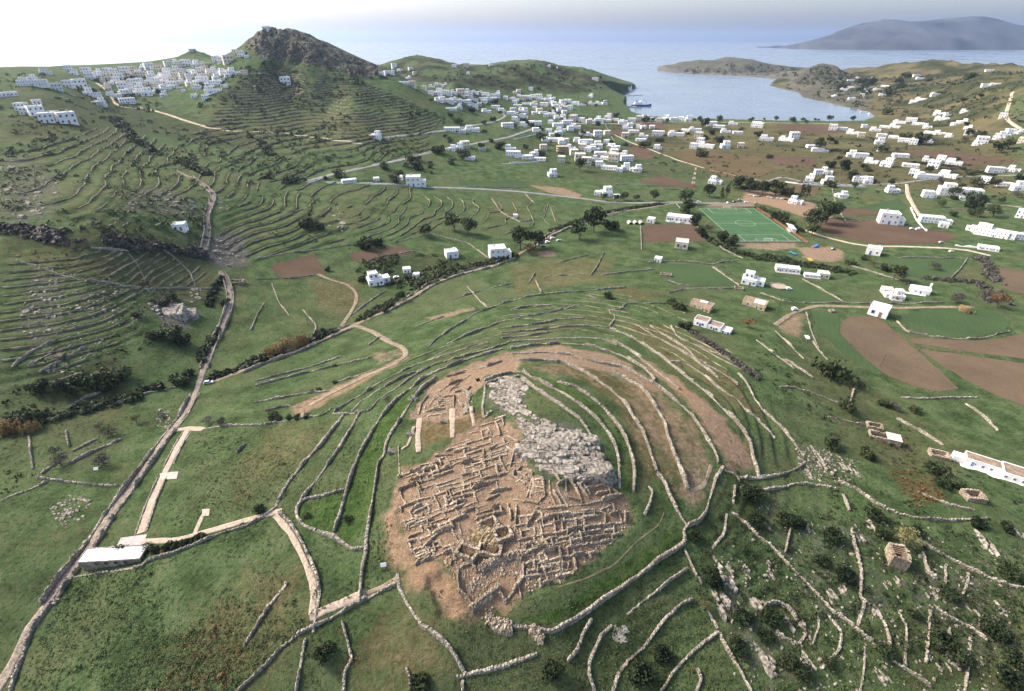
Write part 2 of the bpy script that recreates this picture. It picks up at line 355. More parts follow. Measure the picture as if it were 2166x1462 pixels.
SCRUB = [(.75,[(1450,110),(1650,115),(1690,170),(1640,175),(1390,160)],30),(.7,[(1650,130),(1850,150),(1840,235),(1690,205)],20),(.6,[(1880,115),(2166,120),(2166,170),(1950,180),(1850,170)],30),(.6,[(1850,180),(2166,170),(2166,290),(1950,280)],25),(.42,[(1080,215),(1340,262),(2166,300),(2166,400),(1500,380),(1250,390),(1080,330)],20),(.8,[(800,150),(870,118),(1000,140),(1150,130),(1340,185),(1200,195),(1000,185),(880,170)],30),(.6,[(0,210),(240,200),(560,290),(560,330),(250,270),(0,300)],14),
 (.5,[(430,200),(560,160),(760,200),(560,240)],14),(.6,[(0,470),(300,510),(430,540),(430,560),(0,520)],4),(.7,[(60,780),(250,760),(290,800),(230,840),(60,850)],5),
 (.5,[(1480,1000),(1700,1030),(1620,1150),(1500,1180)],6),(.38,[(1600,1100),(2166,1150),(2166,1462),(1600,1462)],10),(.5,[(880,1180),(1000,1300),(960,1330),(890,1270)],3),(.6,[(770,555),(880,535),(1080,545),(920,590),(840,620),(780,590)],4)]
def cover_of(L):
    t = np.zeros(X.shape)
    for a, px, sft in L: t = np.maximum(t, a * zmask(px, sft))
    return t
soil, dry, scrub = cover_of(SOIL), cover_of(DRY_SUNLIT), cover_of(SCRUB)
dry = np.maximum(dry, np.clip(fbm(X, Y, 70, 4, 71) * 1.1 - .1, 0, .42))
rock = np.clip(np.maximum(RK, hl * 1.2) + 0, 0, 1)
scrub = np.clip(scrub * (1 + (Y > 900) * (.15 + fbm(X, Y, 70, 4, 72, .6) * 2.6)), 0, 1)
scrub = np.maximum(scrub, RISE * .34)
# ------------------------------------------------------------------ materials
def new_mat(name):
    m = bpy.data.materials.new(name); m.use_nodes = True
    nt = m.node_tree; nt.nodes.clear()
    out = nt.nodes.new('ShaderNodeOutputMaterial'); b = nt.nodes.new('ShaderNodeBsdfPrincipled')
    nt.links.new(b.outputs[0], out.inputs[0])
    b.inputs['Roughness'].default_value = 0.9
    b.inputs['Specular IOR Level'].default_value = 0.15
    return m, nt, b
def N(nt, t, **kw):
    n = nt.nodes.new(t)
    for k, v in kw.items():
        if k in n.inputs.keys() if hasattr(n.inputs, 'keys') else False: n.inputs[k].default_value = v
        else: setattr(n, k, v)
    return n
def noise(nt, vec, size, det=4, rough=.55):
    n = nt.nodes.new('ShaderNodeTexNoise'); n.inputs['Scale'].default_value = 1.0 / size; n.inputs['Detail'].default_value = det; n.inputs['Roughness'].default_value = rough
    nt.links.new(vec, n.inputs['Vector']); return n.outputs['Fac']
def ramp(nt, fac, stops):
    r = nt.nodes.new('ShaderNodeValToRGB'); e = r.color_ramp.elements
    while len(e) < len(stops): e.new(0.5)
    for el, (p, c) in zip(e, stops):
        el.position = p; el.color = (*c, 1) if len(c) == 3 else c
    nt.links.new(fac, r.inputs[0]); return r.outputs[0]
def mixc(nt, fac, a, b, mode='MIX'):
    m = nt.nodes.new('ShaderNodeMix'); m.data_type = 'RGBA'; m.blend_type = mode
    for s, i in ((fac, 0), (a, 6), (b, 7)):
        if isinstance(s, (int, float)): m.inputs[i].default_value = s
        elif isinstance(s, tuple): m.inputs[i].default_value = (*s, 1)
        else: nt.links.new(s, m.inputs[i])
    return m.outputs[2]
def mth(nt, op, a, b=None, c=None):
    m = nt.nodes.new('ShaderNodeMath'); m.operation = op
    for i, s in enumerate((a, b, c)):
        if s is None: continue
        if isinstance(s, (int, float)): m.inputs[i].default_value = s
        else: nt.links.new(s, m.inputs[i])
    return m.outputs[0]
def maprange(nt, f, a, b, c=0., d=1.):
    m = nt.nodes.new('ShaderNodeMapRange')
    nt.links.new(f, m.inputs[0])
    for i, v in enumerate((a, b, c, d)): m.inputs[i + 1].default_value = v
    return m.outputs[0]
def bump(nt, b, h, dist, strength=1.0):
    n = nt.nodes.new('ShaderNodeBump'); n.inputs['Strength'].default_value = strength; n.inputs['Distance'].default_value = dist
    nt.links.new(h, n.inputs['Height']); nt.links.new(n.outputs[0], b.inputs['Normal'])
def geo_pos(nt): return nt.nodes.new('ShaderNodeNewGeometry').outputs['Position']
def obj_pos(nt): return nt.nodes.new('ShaderNodeTexCoord').outputs['Object']

def simple(name, col, var=.18, size=1.5, rough=.9, spec=.15, bmp=0.0, space='world', col2=None, rnd=0.0):
    m, nt, b = new_mat(name)
    p = geo_pos(nt) if space == 'world' else obj_pos(nt)
    f = noise(nt, p, size, 5, .6)
    lo = tuple(c * (1 - var * 1.6) for c in col) if col2 is None else col2
    hi = tuple(min(.95, c * (1 + var * 1.6)) for c in col)
    c = ramp(nt, f, [(.3, lo), (.7, hi)])
    if rnd:
        oi = nt.nodes.new('ShaderNodeObjectInfo')
        c = mixc(nt, rnd, c, ramp(nt, oi.outputs['Random'], [(0, (.35, .35, .35)), (1, (1.5, 1.45, 1.35))]), 'MULTIPLY')
    nt.links.new(c, b.inputs['Base Color'])
    b.inputs['Roughness'].default_value = rough; b.inputs['Specular IOR Level'].default_value = spec
    if bmp: bump(nt, b, f, bmp)
    return m

def ground_mat():
    m, nt, b = new_mat('ground_cover')
    p = geo_pos(nt)
    at = nt.nodes.new('ShaderNodeAttribute'); at.attribute_name = 'cover'
    sp = nt.nodes.new('ShaderNodeSeparateColor'); nt.links.new(at.outputs['Color'], sp.inputs[0])
    so, dr, rk = sp.outputs[0], sp.outputs[1], sp.outputs[2]; sc = at.outputs['Alpha']
    n1 = noise(nt, p, 1.1, 6, .68); n2 = noise(nt, p, 9, 5, .6); n3 = noise(nt, p, 45, 4, .55); n4 = noise(nt, p, .35, 3, .7)
    grass = ramp(nt, n2, [(.33, (.038, .061, .024)), (.47, (.060, .098, .038)), (.56, (.080, .122, .050)), (.68, (.114, .142, .066))])
    grass = mixc(nt, maprange(nt, n3, .48, .66, 0, .7), grass, (.098, .110, .054))
    # thin places: earth showing between the tussocks
    grass = mixc(nt, maprange(nt, n1, .54, .68, 0, .6), grass, (.150, .135, .078))
    grass = mixc(nt, maprange(nt, n1, .47, .34, 0, .8), grass, (.018, .028, .011))
    dryc = ramp(nt, mth(nt, 'ADD', mth(nt, 'MULTIPLY', noise(nt, p, 1.7, 5, .7), .55), mth(nt, 'MULTIPLY', noise(nt, p, 60, 9, .78), .45)), [(.36, (.062, .046, .024)), (.48, (.115, .084, .044)), (.56, (.17, .138, .072)), (.66, (.24, .20, .115))])
    edge = mth(nt, 'MULTIPLY', mth(nt, 'SUBTRACT', noise(nt, p, 3.2, 6, .7), .5), 1.5)
    def w(x, lo, hi): return maprange(nt, mth(nt, 'ADD', x, edge), lo, hi)
    def guard(x, ww): return mth(nt, 'MULTIPLY', ww, maprange(nt, x, .0, .08))
    c = mixc(nt, guard(dr, w(dr, .2, .95)), grass, dryc)
    nb = mth(nt, 'ADD', mth(nt, 'MULTIPLY', noise(nt, p, 1.4, 6, .75), .35), mth(nt, 'MULTIPLY', noise(nt, p, 70, 9, .8), .65))
    scc = ramp(nt, nb, [(.38, (.012, .017, .009)), (.48, (.034, .042, .019)), (.55, (.066, .066, .034)), (.66, (.15, .125, .085))])
    c = mixc(nt, guard(sc, w(sc, .2, .9)), c, scc)
    rkc = ramp(nt, noise(nt, p, .9, 7, .78), [(.36, (.045, .042, .034)), (.5, (.12, .112, .095)), (.62, (.19, .18, .16)), (.75, (.27, .26, .235))])
    c = mixc(nt, guard(rk, w(rk, .30, .85)), c, rkc)
    soc = ramp(nt, noise(nt, p, 1.3, 6, .7), [(.30, (.12, .085, .058)), (.5, (.235, .172, .122)), (.64, (.31, .24, .175)), (.80, (.38, .31, .235))])
    soc = mixc(nt, maprange(nt, n3, .35, .7, 0, .5), soc, (.33, .20, .11))
    c = mixc(nt, guard(so, w(so, .25, .75)), c, soc)
    nt.links.new(c, b.inputs['Base Color'])
    b.inputs['Roughness'].default_value = 1.0; b.inputs['Specular IOR Level'].default_value = .04
    h = mth(nt, 'ADD', mth(nt, 'MULTIPLY', n1, .7), mth(nt, 'MULTIPLY', n4, .35))
    bump(nt, b, h, 1.5, 1.0)
    return m

def stone_mat(name, tint=(1, 1, 1), cell=.42):
    m, nt, b = new_mat(name)
    p = geo_pos(nt)
    v = nt.nodes.new('ShaderNodeTexVoronoi'); v.inputs['Scale'].default_value = 1 / cell; nt.links.new(p, v.inputs['Vector'])
    sc = nt.nodes.new('ShaderNodeSeparateColor'); nt.links.new(v.outputs['Color'], sc.inputs[0])
    T = lambda c: tuple(a * t for a, t in zip(c, tint))
    c = ramp(nt, sc.outputs[0], [(0, T((.20, .175, .14))), (.4, T((.34, .30, .245))), (.75, T((.45, .40, .335))), (1, T((.56, .51, .44)))])
    c = mixc(nt, maprange(nt, noise(nt, p, 1.6, 4, .6), .5, .7, 0, .6), c, T((.22, .21, .12))); c = mixc(nt, maprange(nt, noise(nt, p, 6, 5, .7), .40, .60, .6, 0), c, T((.10, .085, .062)))
    c = mixc(nt, maprange(nt, v.outputs['Distance'], .45, .8, 0, .6), c, T((.085, .072, .056)))
    nt.links.new(c, b.inputs['Base Color']); b.inputs['Roughness'].default_value = .95
    h = mth(nt, 'SUBTRACT', 1.0, v.outputs['Distance'])
    bump(nt, b, h, .2, .9)
    return m

def leaf_mat(name, c0, c1, c2):
    m, nt, b = new_mat(name)
    oi = nt.nodes.new('ShaderNodeObjectInfo')
    f = mth(nt, 'ADD', mth(nt, 'MULTIPLY', noise(nt, obj_pos(nt), .5, 4, .7), .8), mth(nt, 'MULTIPLY', oi.outputs['Random'], .22))
    nt.links.new(ramp(nt, f, [(.36, c0), (.52, c1), (.72, c2)]), b.inputs['Base Color'])
    b.inputs['Roughness'].default_value = .75; b.inputs['Specular IOR Level'].default_value = .2
    return m

M = {}
M['ground'] = ground_mat()
M['stone'] = stone_mat('dry_stone')
M['ruin'] = stone_mat('ruin_stone', (1.12, 1.03, .94), .36)
M['farstone'] = simple('terrace_stone', (.18, .16, .10), .5, 4)
M['white'] = simple('whitewash', (.76, .755, .74), .07, 2.5, .8, .2, space='obj', rnd=.16)
M['cream'] = simple('cream_plaster', (.62, .55, .44), .08, 3, .85, space='obj')
M['ochre'] = simple('ochre_plaster', (.46, .36, .24), .22, 2, .9, space='obj')
M['grey'] = simple('grey_concrete', (.36, .35, .33), .14, 2, .9, space='obj')
M['roof'] = simple('flat_roof', (.62, .61, .58), .10, 2, .85, space='obj', rnd=.25)
M['earthroof'] = simple('earth_roof', (.22, .165, .12), .3, 2, .95, space='obj')
M['glass'] = simple('window_glass', (.025, .032, .045), .1, 1, .15, .5)
M['blue'] = simple('blue_paint', (.05, .14, .35), .1, 1, .5, .3)
M['wood'] = simple('weathered_wood', (.20, .14, .09), .3, .4, .8)
M['pole'] = simple('pole_wood', (.11, .085, .06), .3, .5, .85)
M['darkmetal'] = simple('dark_metal', (.05, .05, .055), .1, 1, .5, .4)
M['redpaint'] = simple('red_paint', (.30, .075, .045), .1, 1, .6, .3)
M['yellow'] = simple('yellow_plastic', (.50, .36, .06), .1, 1, .5, .3)
M['bluepl'] = simple('blue_plastic', (.04, .15, .36), .1, 1, .45, .3)
M['greenpl'] = simple('green_plastic', (.10, .42, .12), .1, 1, .45, .3)
M['asphalt'] = simple('asphalt', (.20, .20, .195), .16, 6, .95)
M['track'] = simple('dirt_track', (.215, .172, .122), .25, 2.2, 1.0, .05, .1)
M['paletrack'] = simple('pale_track', (.40, .34, .25), .2, 4, 1.0, .05)
M['paving'] = simple('stone_paving', (.34, .275, .215), .22, .7, .95, .1, .08)
M['cobble'] = simple('rough_path', (.215, .18, .145), .35, .8, .95, .1, .1)
M['turf'] = None
M['line'] = simple('white_line', (.40, .46, .40), .06, 1)
M['rock'] = simple('grey_rock', (.20, .178, .145), .6, .9, .95, .1, .25)
M['palerock'] = simple('pale_rock', (.25, .225, .188), .55, 1.1, .95, .1, .25)
M['brownrock'] = simple('brown_rock', (.085, .076, .056), .5, 1.0, .95, .1, .2)
M['hull'] = simple('hull_paint', (.03, .09, .22), .08, 4, .45, .4)
M['carwhite'] = simple('white_car_paint', (.75, .75, .74), .03, 1, .3, .5)
M['cardark'] = simple('dark_car_paint', (.06, .07, .09), .03, 1, .3, .5)
M['carred'] = simple('red_car_paint', (.40, .04, .03), .03, 1, .3, .5)
M['carsilver'] = simple('silver_car_paint', (.42, .43, .45), .03, 1, .3, .5)
M['tyre'] = simple('tyre_rubber', (.02, .02, .02), .1, 1, .9)
M['bark'] = simple('bark', (.12, .095, .07), .3, .4, .95, space='obj')
M['palebark'] = simple('pale_bark', (.44, .41, .38), .2, .4, .9, space='obj')
M['leafdark'] = leaf_mat('dark_leaves', (.012, .020, .009), (.032, .046, .019), (.066, .080, .034))
M['leafdeep'] = leaf_mat('deep_leaves', (.006, .011, .005), (.016, .026, .010), (.036, .050, .020))
M['leafmid'] = leaf_mat('mid_leaves', (.022, .032, .014), (.050, .066, .028), (.095, .108, .050))
M['leafolive'] = leaf_mat('olive_leaves', (.055, .055, .022), (.12, .115, .045), (.20, .185, .085))
M['leafgrey'] = leaf_mat('grey_twigs', (.040, .036, .030), (.085, .078, .066), (.15, .14, .12))
M['leafrust'] = leaf_mat('rusty_leaves', (.07, .04, .018), (.15, .085, .035), (.25, .16, .075))
M['leafgrass'] = leaf_mat('grass_blades', (.040, .062, .020), (.075, .105, .038), (.13, .145, .065))
M['reed'] = leaf_mat('dry_reeds', (.14, .09, .035), (.27, .185, .08), (.38, .29, .15))

def turf_mat():
    m, nt, b = new_mat('artificial_turf')
    p = obj_pos(nt)
    wv = nt.nodes.new('ShaderNodeTexWave'); wv.wave_type = 'BANDS'; wv.bands_direction = 'Y'; wv.inputs['Scale'].default_value = .028; wv.inputs['Distortion'].default_value = 0
    nt.links.new(p, wv.inputs['Vector'])
    c = ramp(nt, wv.outputs['Fac'], [(.45, (.046, .100, .042)), (.55, (.052, .110, .048))])
    c = mixc(nt, .25, c, ramp(nt, noise(nt, p, 12, 5), [(.3, (.5, .5, .5)), (.7, (1.4, 1.4, 1.4))]), 'MULTIPLY')
    nt.links.new(c, b.inputs['Base Color']); return m
M['turf'] = turf_mat()
def field_mat(name, c0, c1, ang, sz=2.2, stripe=.13):
    m, nt, b = new_mat(name)
    p = geo_pos(nt)
    mp = nt.nodes.new('ShaderNodeMapping'); mp.inputs['Rotation'].default_value = (0, 0, ang); nt.links.new(p, mp.inputs[0])
    wv = nt.nodes.new('ShaderNodeTexWave'); wv.wave_type = 'BANDS'; wv.bands_direction = 'X'; wv.inputs['Scale'].default_value = 1 / (sz * 3.1); wv.inputs['Distortion'].default_value = 2.5; wv.inputs['Detail'].default_value = 3; wv.inputs['Detail Scale'].default_value = .6
    nt.links.new(mp.outputs[0], wv.inputs['Vector'])
    f = mth(nt, 'ADD', mth(nt, 'MULTIPLY', wv.outputs['Fac'], stripe), mth(nt, 'ADD', mth(nt, 'MULTIPLY', noise(nt, p, 1.2, 5, .7), .5), mth(nt, 'MULTIPLY', noise(nt, p, 22, 4, .6), .55)))
    c = ramp(nt, f, [(.42, c0), (.88, c1)])
    nt.links.new(c, b.inputs['Base Color']); b.inputs['Roughness'].default_value = 1; b.inputs['Specular IOR Level'].default_value = .03
    bump(nt, b, wv.outputs['Fac'], .06, .5)
    return m
def water_mat():
    m, nt, b = new_mat('sea_water')
    p = geo_pos(nt)
    n = noise(nt, p, 14, 6, .65); n2 = noise(nt, p, 420, 5, .6)
    nt.links.new(ramp(nt, n2, [(.3, (.125, .160, .20)), (.7, (.15, .188, .23))]), b.inputs['Base Color'])
    b.inputs['Roughness'].default_value = .22
    r = maprange(nt, n2, .35, .65, .12, .34); nt.links.new(r, b.inputs['Roughness'])
    b.inputs['IOR'].default_value = 1.33; b.inputs['Specular IOR Level'].default_value = .5
    bump(nt, b, n, .5, .22)
    return m
M['water'] = water_mat()

# ------------------------------------------------------------------ object helpers
def mesh(name, verts, faces, mats=None, fmat=None, sm=False):
    me = bpy.data.meshes.new(name)
    me.from_pydata([tuple(v) for v in verts], [], [tuple(f) for f in faces])
    for m in (mats or []): me.materials.append(m)
    if fmat is not None: me.polygons.foreach_set('material_index', np.asarray(fmat, np.int32))
    if sm: me.polygons.foreach_set('use_smooth', np.ones(len(me.polygons), bool))
    return me
def np_mesh(name, V, Fq, mat, sm=False):
    """mesh from numpy: V (n,3), Fq (m,k) all faces of k corners"""
    V = np.asarray(V, np.float32); Fq = np.asarray(Fq, np.int32)
    me = bpy.data.meshes.new(name)
    k = Fq.shape[1]
    me.vertices.add(len(V)); me.vertices.foreach_set('co', V.ravel())
    me.loops.add(Fq.size); me.loops.foreach_set('vertex_index', Fq.ravel())
    me.polygons.add(len(Fq)); me.polygons.foreach_set('loop_start', np.arange(0, Fq.size, k, dtype=np.int32))
    if sm: me.polygons.foreach_set('use_smooth', np.ones(len(Fq), bool))
    me.materials.append(mat); me.update(calc_edges=True); return me
REG = []
def obj(name, me, parent=None, loc=None, rz=None, kind=None):
    o = bpy.data.objects.new(name, me); C.objects.link(o)
    if parent is not None: o.parent = parent
    if loc is not None: o.location = loc
    if rz is not None: o.rotation_euler = (0, 0, rz)
    if kind: o['kind'] = kind
    return o
def thing(o, what, cat, group=None, label=None, pos=None):
    o['category'] = cat
    if group: o['group'] = group
    if label: o['label'] = label
    else: REG.append((o, what, pos))
    return o
def empty(name, loc, rz=0.0, s=1.0):
    o = obj(name, None, None, loc, rz); o.empty_display_size = .5; o.scale = (s, s, s); return o

class MB:
    def __init__(s): s.v = []; s.f = []; s.m = []
    def box(s, x0, x1, y0, y1, z0, z1, m=0, bottom=False):
        i = len(s.v)
        s.v += [(x0,y0,z0),(x1,y0,z0),(x1,y1,z0),(x0,y1,z0),(x0,y0,z1),(x1,y0,z1),(x1,y1,z1),(x0,y1,z1)]
        fs = [(0,1,5,4),(1,2,6,5),(2,3,7,6),(3,0,4,7),(4,5,6,7)] + ([(3,2,1,0)] if bottom else [])
        s.f += [tuple(i + a for a in f) for f in fs]; s.m += [m] * len(fs); return s
    def hull8(s, c, m=0):
        i = len(s.v); s.v += list(c)
        fs = [(3,2,1,0),(0,1,5,4),(1,2,6,5),(2,3,7,6),(3,0,4,7),(4,5,6,7)]
        s.f += [tuple(i + a for a in f) for f in fs]; s.m += [m] * 6; return s
    def bar(s, a, b, r, n=6, r2=None, m=0):
        a = Vector(a); b = Vector(b); d = (b - a)
        if d.length < 1e-6: return s
        d.normalize(); u = d.orthogonal().normalized(); w = d.cross(u); i = len(s.v); r2 = r if r2 is None else r2
        for p, rr in ((a, r), (b, r2)):
            for k in range(n):
                t = 2 * math.pi * k / n; s.v.append(tuple(p + u * math.cos(t) * rr + w * math.sin(t) * rr))
        for k in range(n): s.f.append((i + k, i + (k + 1) % n, i + n + (k + 1) % n, i + n + k)); s.m.append(m)
        s.f.append(tuple(i + n + k for k in range(n))); s.m.append(m); return s
    def build(s, name, *mats): return mesh(name, s.v, s.f, mats, s.m)

# ------------------------------------------------------------------ terrain object
V = np.stack([X, Y, Z], -1).reshape(-1, 3)
idx = np.arange(NX * NY).reshape(NY, NX)
Q = np.stack([idx[:-1, :-1], idx[:-1, 1:], idx[1:, 1:], idx[1:, :-1]], -1).reshape(-1, 4)
keep = ~((Z[:-1, :-1] < -3).ravel() & (Z[1:, 1:] < -3).ravel())
gme = np_mesh('ground', V, Q[keep], M['ground'], True)
ca = gme.color_attributes.new('cover', 'FLOAT_COLOR', 'POINT')
ca.data.foreach_set('color', np.stack([soil, dry, rock, scrub], -1).reshape(-1).astype(np.float32))
obj('ground', gme, kind='structure')
W = 60000.0
obj('sea', mesh('sea', [(-W, 700, 0), (W, 700, 0), (W, W, 0), (-W, W, 0)], [(0, 1, 2, 3)], [M['water']]), kind='structure')

def Hm(x, y): return Hs(x, y)
ORD = ['first','second','third','fourth','fifth','sixth','seventh','eighth','ninth','tenth','eleventh','twelfth','thirteenth','fourteenth','fifteenth','sixteenth','seventeenth','eighteenth','nineteenth','twentieth']
# ------------------------------------------------------------------ roads, tracks, fields
def line_w(px, it=1, step=1.0):
    g = hit(dens(px, 30))
    p = smooth(g[:, :2], it)
    d = np.hypot(*p[:, :2].mean(0)) if len(p) else 0
    return dens(p, step * (1 if d < 300 else 2.5 if d < 700 else 6))
def normals(p):
    t = np.gradient(p, axis=0); t /= np.maximum(1e-9, np.hypot(t[:, 0], t[:, 1]))[:, None]
    return np.stack([-t[:, 1], t[:, 0]], 1)
def ribbon(name, px, wid, mat, it=2, lift_=.10, kind='structure', label=None, step=1.0):
    p = line_w(px, it, step); nn = normals(p); n = len(p)
    d = np.hypot(p[:, 0], p[:, 1])
    wob = fbm(p[:, 0], p[:, 1], 6, 2, 3) * wid * .18
    offs = [-.5, -.5, -.25, 0, .25, .5, .5]; V = []
    for k, o in enumerate(offs):
        q = p + nn * (o * wid + wob * np.sign(o))[:, None]
        z = np.maximum(Hm(q[:, 0], q[:, 1]), .3) + lift_ + d * .00012
        if k in (0, 6): z = z - 1.2
        V.append(np.stack([q[:, 0], q[:, 1], z], 1))
    V = np.stack(V, 1).reshape(-1, 3); m = len(offs)
    i = np.arange(n - 1)[:, None] * m + np.arange(m - 1)[None]
    Fq = np.stack([i, i + 1, i + m + 1, i + m], -1).reshape(-1, 4)
    o = obj(name, np_mesh(name, V, Fq, mat, False), kind=kind)
    if label: o['label'] = label
    return o
def clip_cell(poly, x0, x1, y0, y1):
    out = [tuple(q) for q in poly]
    for ax, lim, sgn in ((0, x0, 1), (0, x1, -1), (1, y0, 1), (1, y1, -1)):
        src, out = out, []
        for i in range(len(src)):
            a, b = src[i - 1], src[i]
            ia, ib = (a[ax] - lim) * sgn >= 0, (b[ax] - lim) * sgn >= 0
            if ia != ib:
                t = (lim - a[ax]) / (b[ax] - a[ax]); out.append((a[0] + (b[0] - a[0]) * t, a[1] + (b[1] - a[1]) * t))
            if ib: out.append(b)
        if not out: break
    return out
def drape(name, g, mat, lift_=.07, rag=1.2):
    """a sheet that follows the ground inside a ground outline (clipped cell by cell)"""
    g = dens(list(g) + [g[0]], 4.0)[:-1]
    nn = normals(g); g = g + nn * (fbm(g[:, 0], g[:, 1], 8, 3, 77) * rag)[:, None]
    i0 = max(0, np.searchsorted(GX, g[:, 0].min()) - 1); i1 = min(NX - 1, np.searchsorted(GX, g[:, 0].max()) + 1)
    j0 = max(0, np.searchsorted(GY, g[:, 1].min()) - 1); j1 = min(NY - 1, np.searchsorted(GY, g[:, 1].max()) + 1)
    xs, ys = np.meshgrid(GX[i0:i1 + 1], GY[j0:j1 + 1]); ins = inside(xs, ys, g)
    k = ins[:-1, :-1].astype(int) + ins[1:, :-1] + ins[:-1, 1:] + ins[1:, 1:]
    gx, gy = GX[i0:i1 + 1], GY[j0:j1 + 1]
    edge = np.zeros(k.shape, bool)
    q = dens(list(g) + [g[0]], .3); edge[np.clip(np.searchsorted(gy, q[:, 1]) - 1, 0, k.shape[0] - 1), np.clip(np.searchsorted(gx, q[:, 0]) - 1, 0, k.shape[1] - 1)] = True
    V = []; Fc = []; vid = {}
    def vv(x, y):
        key = (round(x, 3), round(y, 3))
        if key not in vid: vid[key] = len(V); V.append((x, y))
        return vid[key]
    for j, i in np.argwhere((k == 4) | edge | (k > 0)):
        if k[j, i] == 4 and not edge[j, i]:
            Fc.append((vv(gx[i], gy[j]), vv(gx[i + 1], gy[j]), vv(gx[i + 1], gy[j + 1]), vv(gx[i], gy[j + 1])))
        else:
            c = clip_cell(g, gx[i], gx[i + 1], gy[j], gy[j + 1])
            if len(c) > 2:
                ids = []
                for a in c:
                    t = vv(*a)
                    if not ids or ids[-1] != t: ids.append(t)
                if ids and ids[0] == ids[-1]: ids.pop()
                if len(set(ids)) == len(ids) and len(ids) > 2: Fc.append(tuple(ids))
    V = np.array(V); z = Hm(V[:, 0], V[:, 1]) + lift_ + np.hypot(V[:, 0], V[:, 1]) * .0001
    me = mesh(name, np.stack([V[:, 0], V[:, 1], z], 1), Fc, [mat])
    return obj(name, me, kind='structure')

# ------------------------------------------------------------------ stone walls
def wall_mesh(p, h, w, mat, batter=.15, jit=.2, seed=0, base=.6, hz=None, step=None, gaps=0.0):
    """dry-stone wall along ground points p (n,2): uneven top, leaning stones"""
    rs = np.random.RandomState(seed)
    d = np.hypot(*p.mean(0)); step = step or (.45 if d < 240 else 1.1 if d < 450 else 2.5)
    p = dens(p, step); n = len(p)
    if n < 2: p = np.array([p[0], p[0] + .5]); n = 2
    p = p + rs.uniform(-1, 1, p.shape) * jit * .5
    nn = normals(p)
    # the courses are built stone by stone along the run: each station pair stands a little apart in height
    hh = h * (1 + rs.uniform(-1, 1, n) * jit * 1.5) + fbm(p[:, 0], p[:, 1], 6, 3, seed % 50) * h * 1.0
    hh = np.maximum(hh, .18)
    hh = hh * np.where(fbm(p[:, 0] + seed * 31, p[:, 1], 11, 2, 19) > .24, .38, 1.0)
    ends = np.minimum(np.arange(n), np.arange(n)[::-1]); hh = hh * np.clip(.55 + .25 * ends, 0, 1)
    prof = [(-.5 - batter, -base), (-.5 - batter * .4, .5), (-.42, .93), (0, 1.03), (.42, .93), (.5 + batter * .4, .5), (.5 + batter, -base)]
    V = []
    zc = Hm(p[:, 0], p[:, 1])
    for o, f in prof:
        oo = (o * w + rs.uniform(-1, 1, n) * jit * .6 * w) * (1 + fbm(p[:, 0], p[:, 1], 9, 2, 7 + seed % 40) * .7)
        q = p + nn * oo[:, None]
        zl = zc if hz is None else hz
        if f < 0: z = np.minimum(Hm(q[:, 0], q[:, 1]), zc) - base
        else: z = zc + hh * f + rs.uniform(-1, 1, n) * jit * .5 * h
        V.append(np.stack([q[:, 0], q[:, 1], z], 1))
    m = len(prof); V = np.stack(V, 1).reshape(-1, 3)
    i = np.arange(n - 1)[:, None] * m + np.arange(m - 1)[None]
    Fq = np.stack([i, i + 1, i + m + 1, i + m], -1).reshape(-1, 4)
    Fl = [tuple(f) for f in Fq] + [tuple(range(m - 1, -1, -1)), tuple((n - 1) * m + k for k in range(m))]
    return mesh('dry_stone_wall', V, Fl, [mat])
WN = [0]
def stone_wall(px, h=1.15, w=.75, what='dry stone wall', mat=None, name='dry_stone_wall', label=None, it=1, **kw):
    g = hit(dens(px, 22))[:, :2]
    g = smooth(g, it) if len(px) > 2 and it else g
    WN[0] += 1
    o = obj(name, wall_mesh(g, h, w, mat or M['stone'], seed=WN[0], **kw))
    mid = px[len(px) // 2] if len(px) > 2 else ((px[0][0] + px[-1][0]) / 2, (px[0][1] + px[-1][1]) / 2)
    return thing(o, what, 'wall', 'dry stone field walls', label, mid)

# ------------------------------------------------------------------ houses
def window_mesh(w=.8, h=1.0, frame=0):
    b = MB(); t = .1
    b.box(-w/2, w/2, -.03, .05, -h/2, h/2, 0, True)
    for a in ((-w/2-t, -w/2, -h/2-t, h/2+t), (w/2, w/2+t, -h/2-t, h/2+t), (-w/2, w/2, h/2, h/2+t), (-w/2, w/2, -h/2-t, -h/2)):
        b.box(a[0], a[1], -.09, .05, a[2], a[3], 1, True)
    b.box(-.03, .03, -.05, .05, -h/2, h/2, 1, True)
    return b.build('window', M['glass'], M['blue'] if frame == 1 else M['wood'] if frame == 2 else M['white'])
WIN = [window_mesh(frame=k) for k in range(3)]
WINW = window_mesh(1.7, 1.3, 0)
def door_mesh(k):
    b = MB(); b.box(-.5, .5, -.05, .05, 0, 2.05, 0, True); b.box(-.62, -.5, -.08, .05, 0, 2.17, 1); b.box(.5, .62, -.08, .05, 0, 2.17, 1); b.box(-.5, .5, -.08, .05, 2.05, 2.17, 1, True)
    return b.build('door', (M['blue'], M['wood'], M['grey'])[k], M['white'])
DOOR = [door_mesh(k) for k in range(3)]
def block_mesh(w, d, h, mat, foot=3.0, par=.35):
    b = MB(); b.box(-w/2, w/2, -d/2, d/2, -foot, h); t = .22
    b.box(-w/2-.003, w/2+.003, -d/2-.003, -d/2+t, h, h+par); b.box(-w/2-.003, w/2+.003, d/2-t, d/2+.003, h, h+par)
    b.box(-w/2-.003, -w/2+t, -d/2+t, d/2-t, h, h+par); b.box(w/2-t, w/2+.003, -d/2+t, d/2-t, h, h+par)
    return b.build('wall', mat)
def slab_mesh(w, d, mat, z=.05):
    return MB().box(-w/2+.23, w/2-.23, -d/2+.23, d/2-.23, .004, z).build('roof', mat)
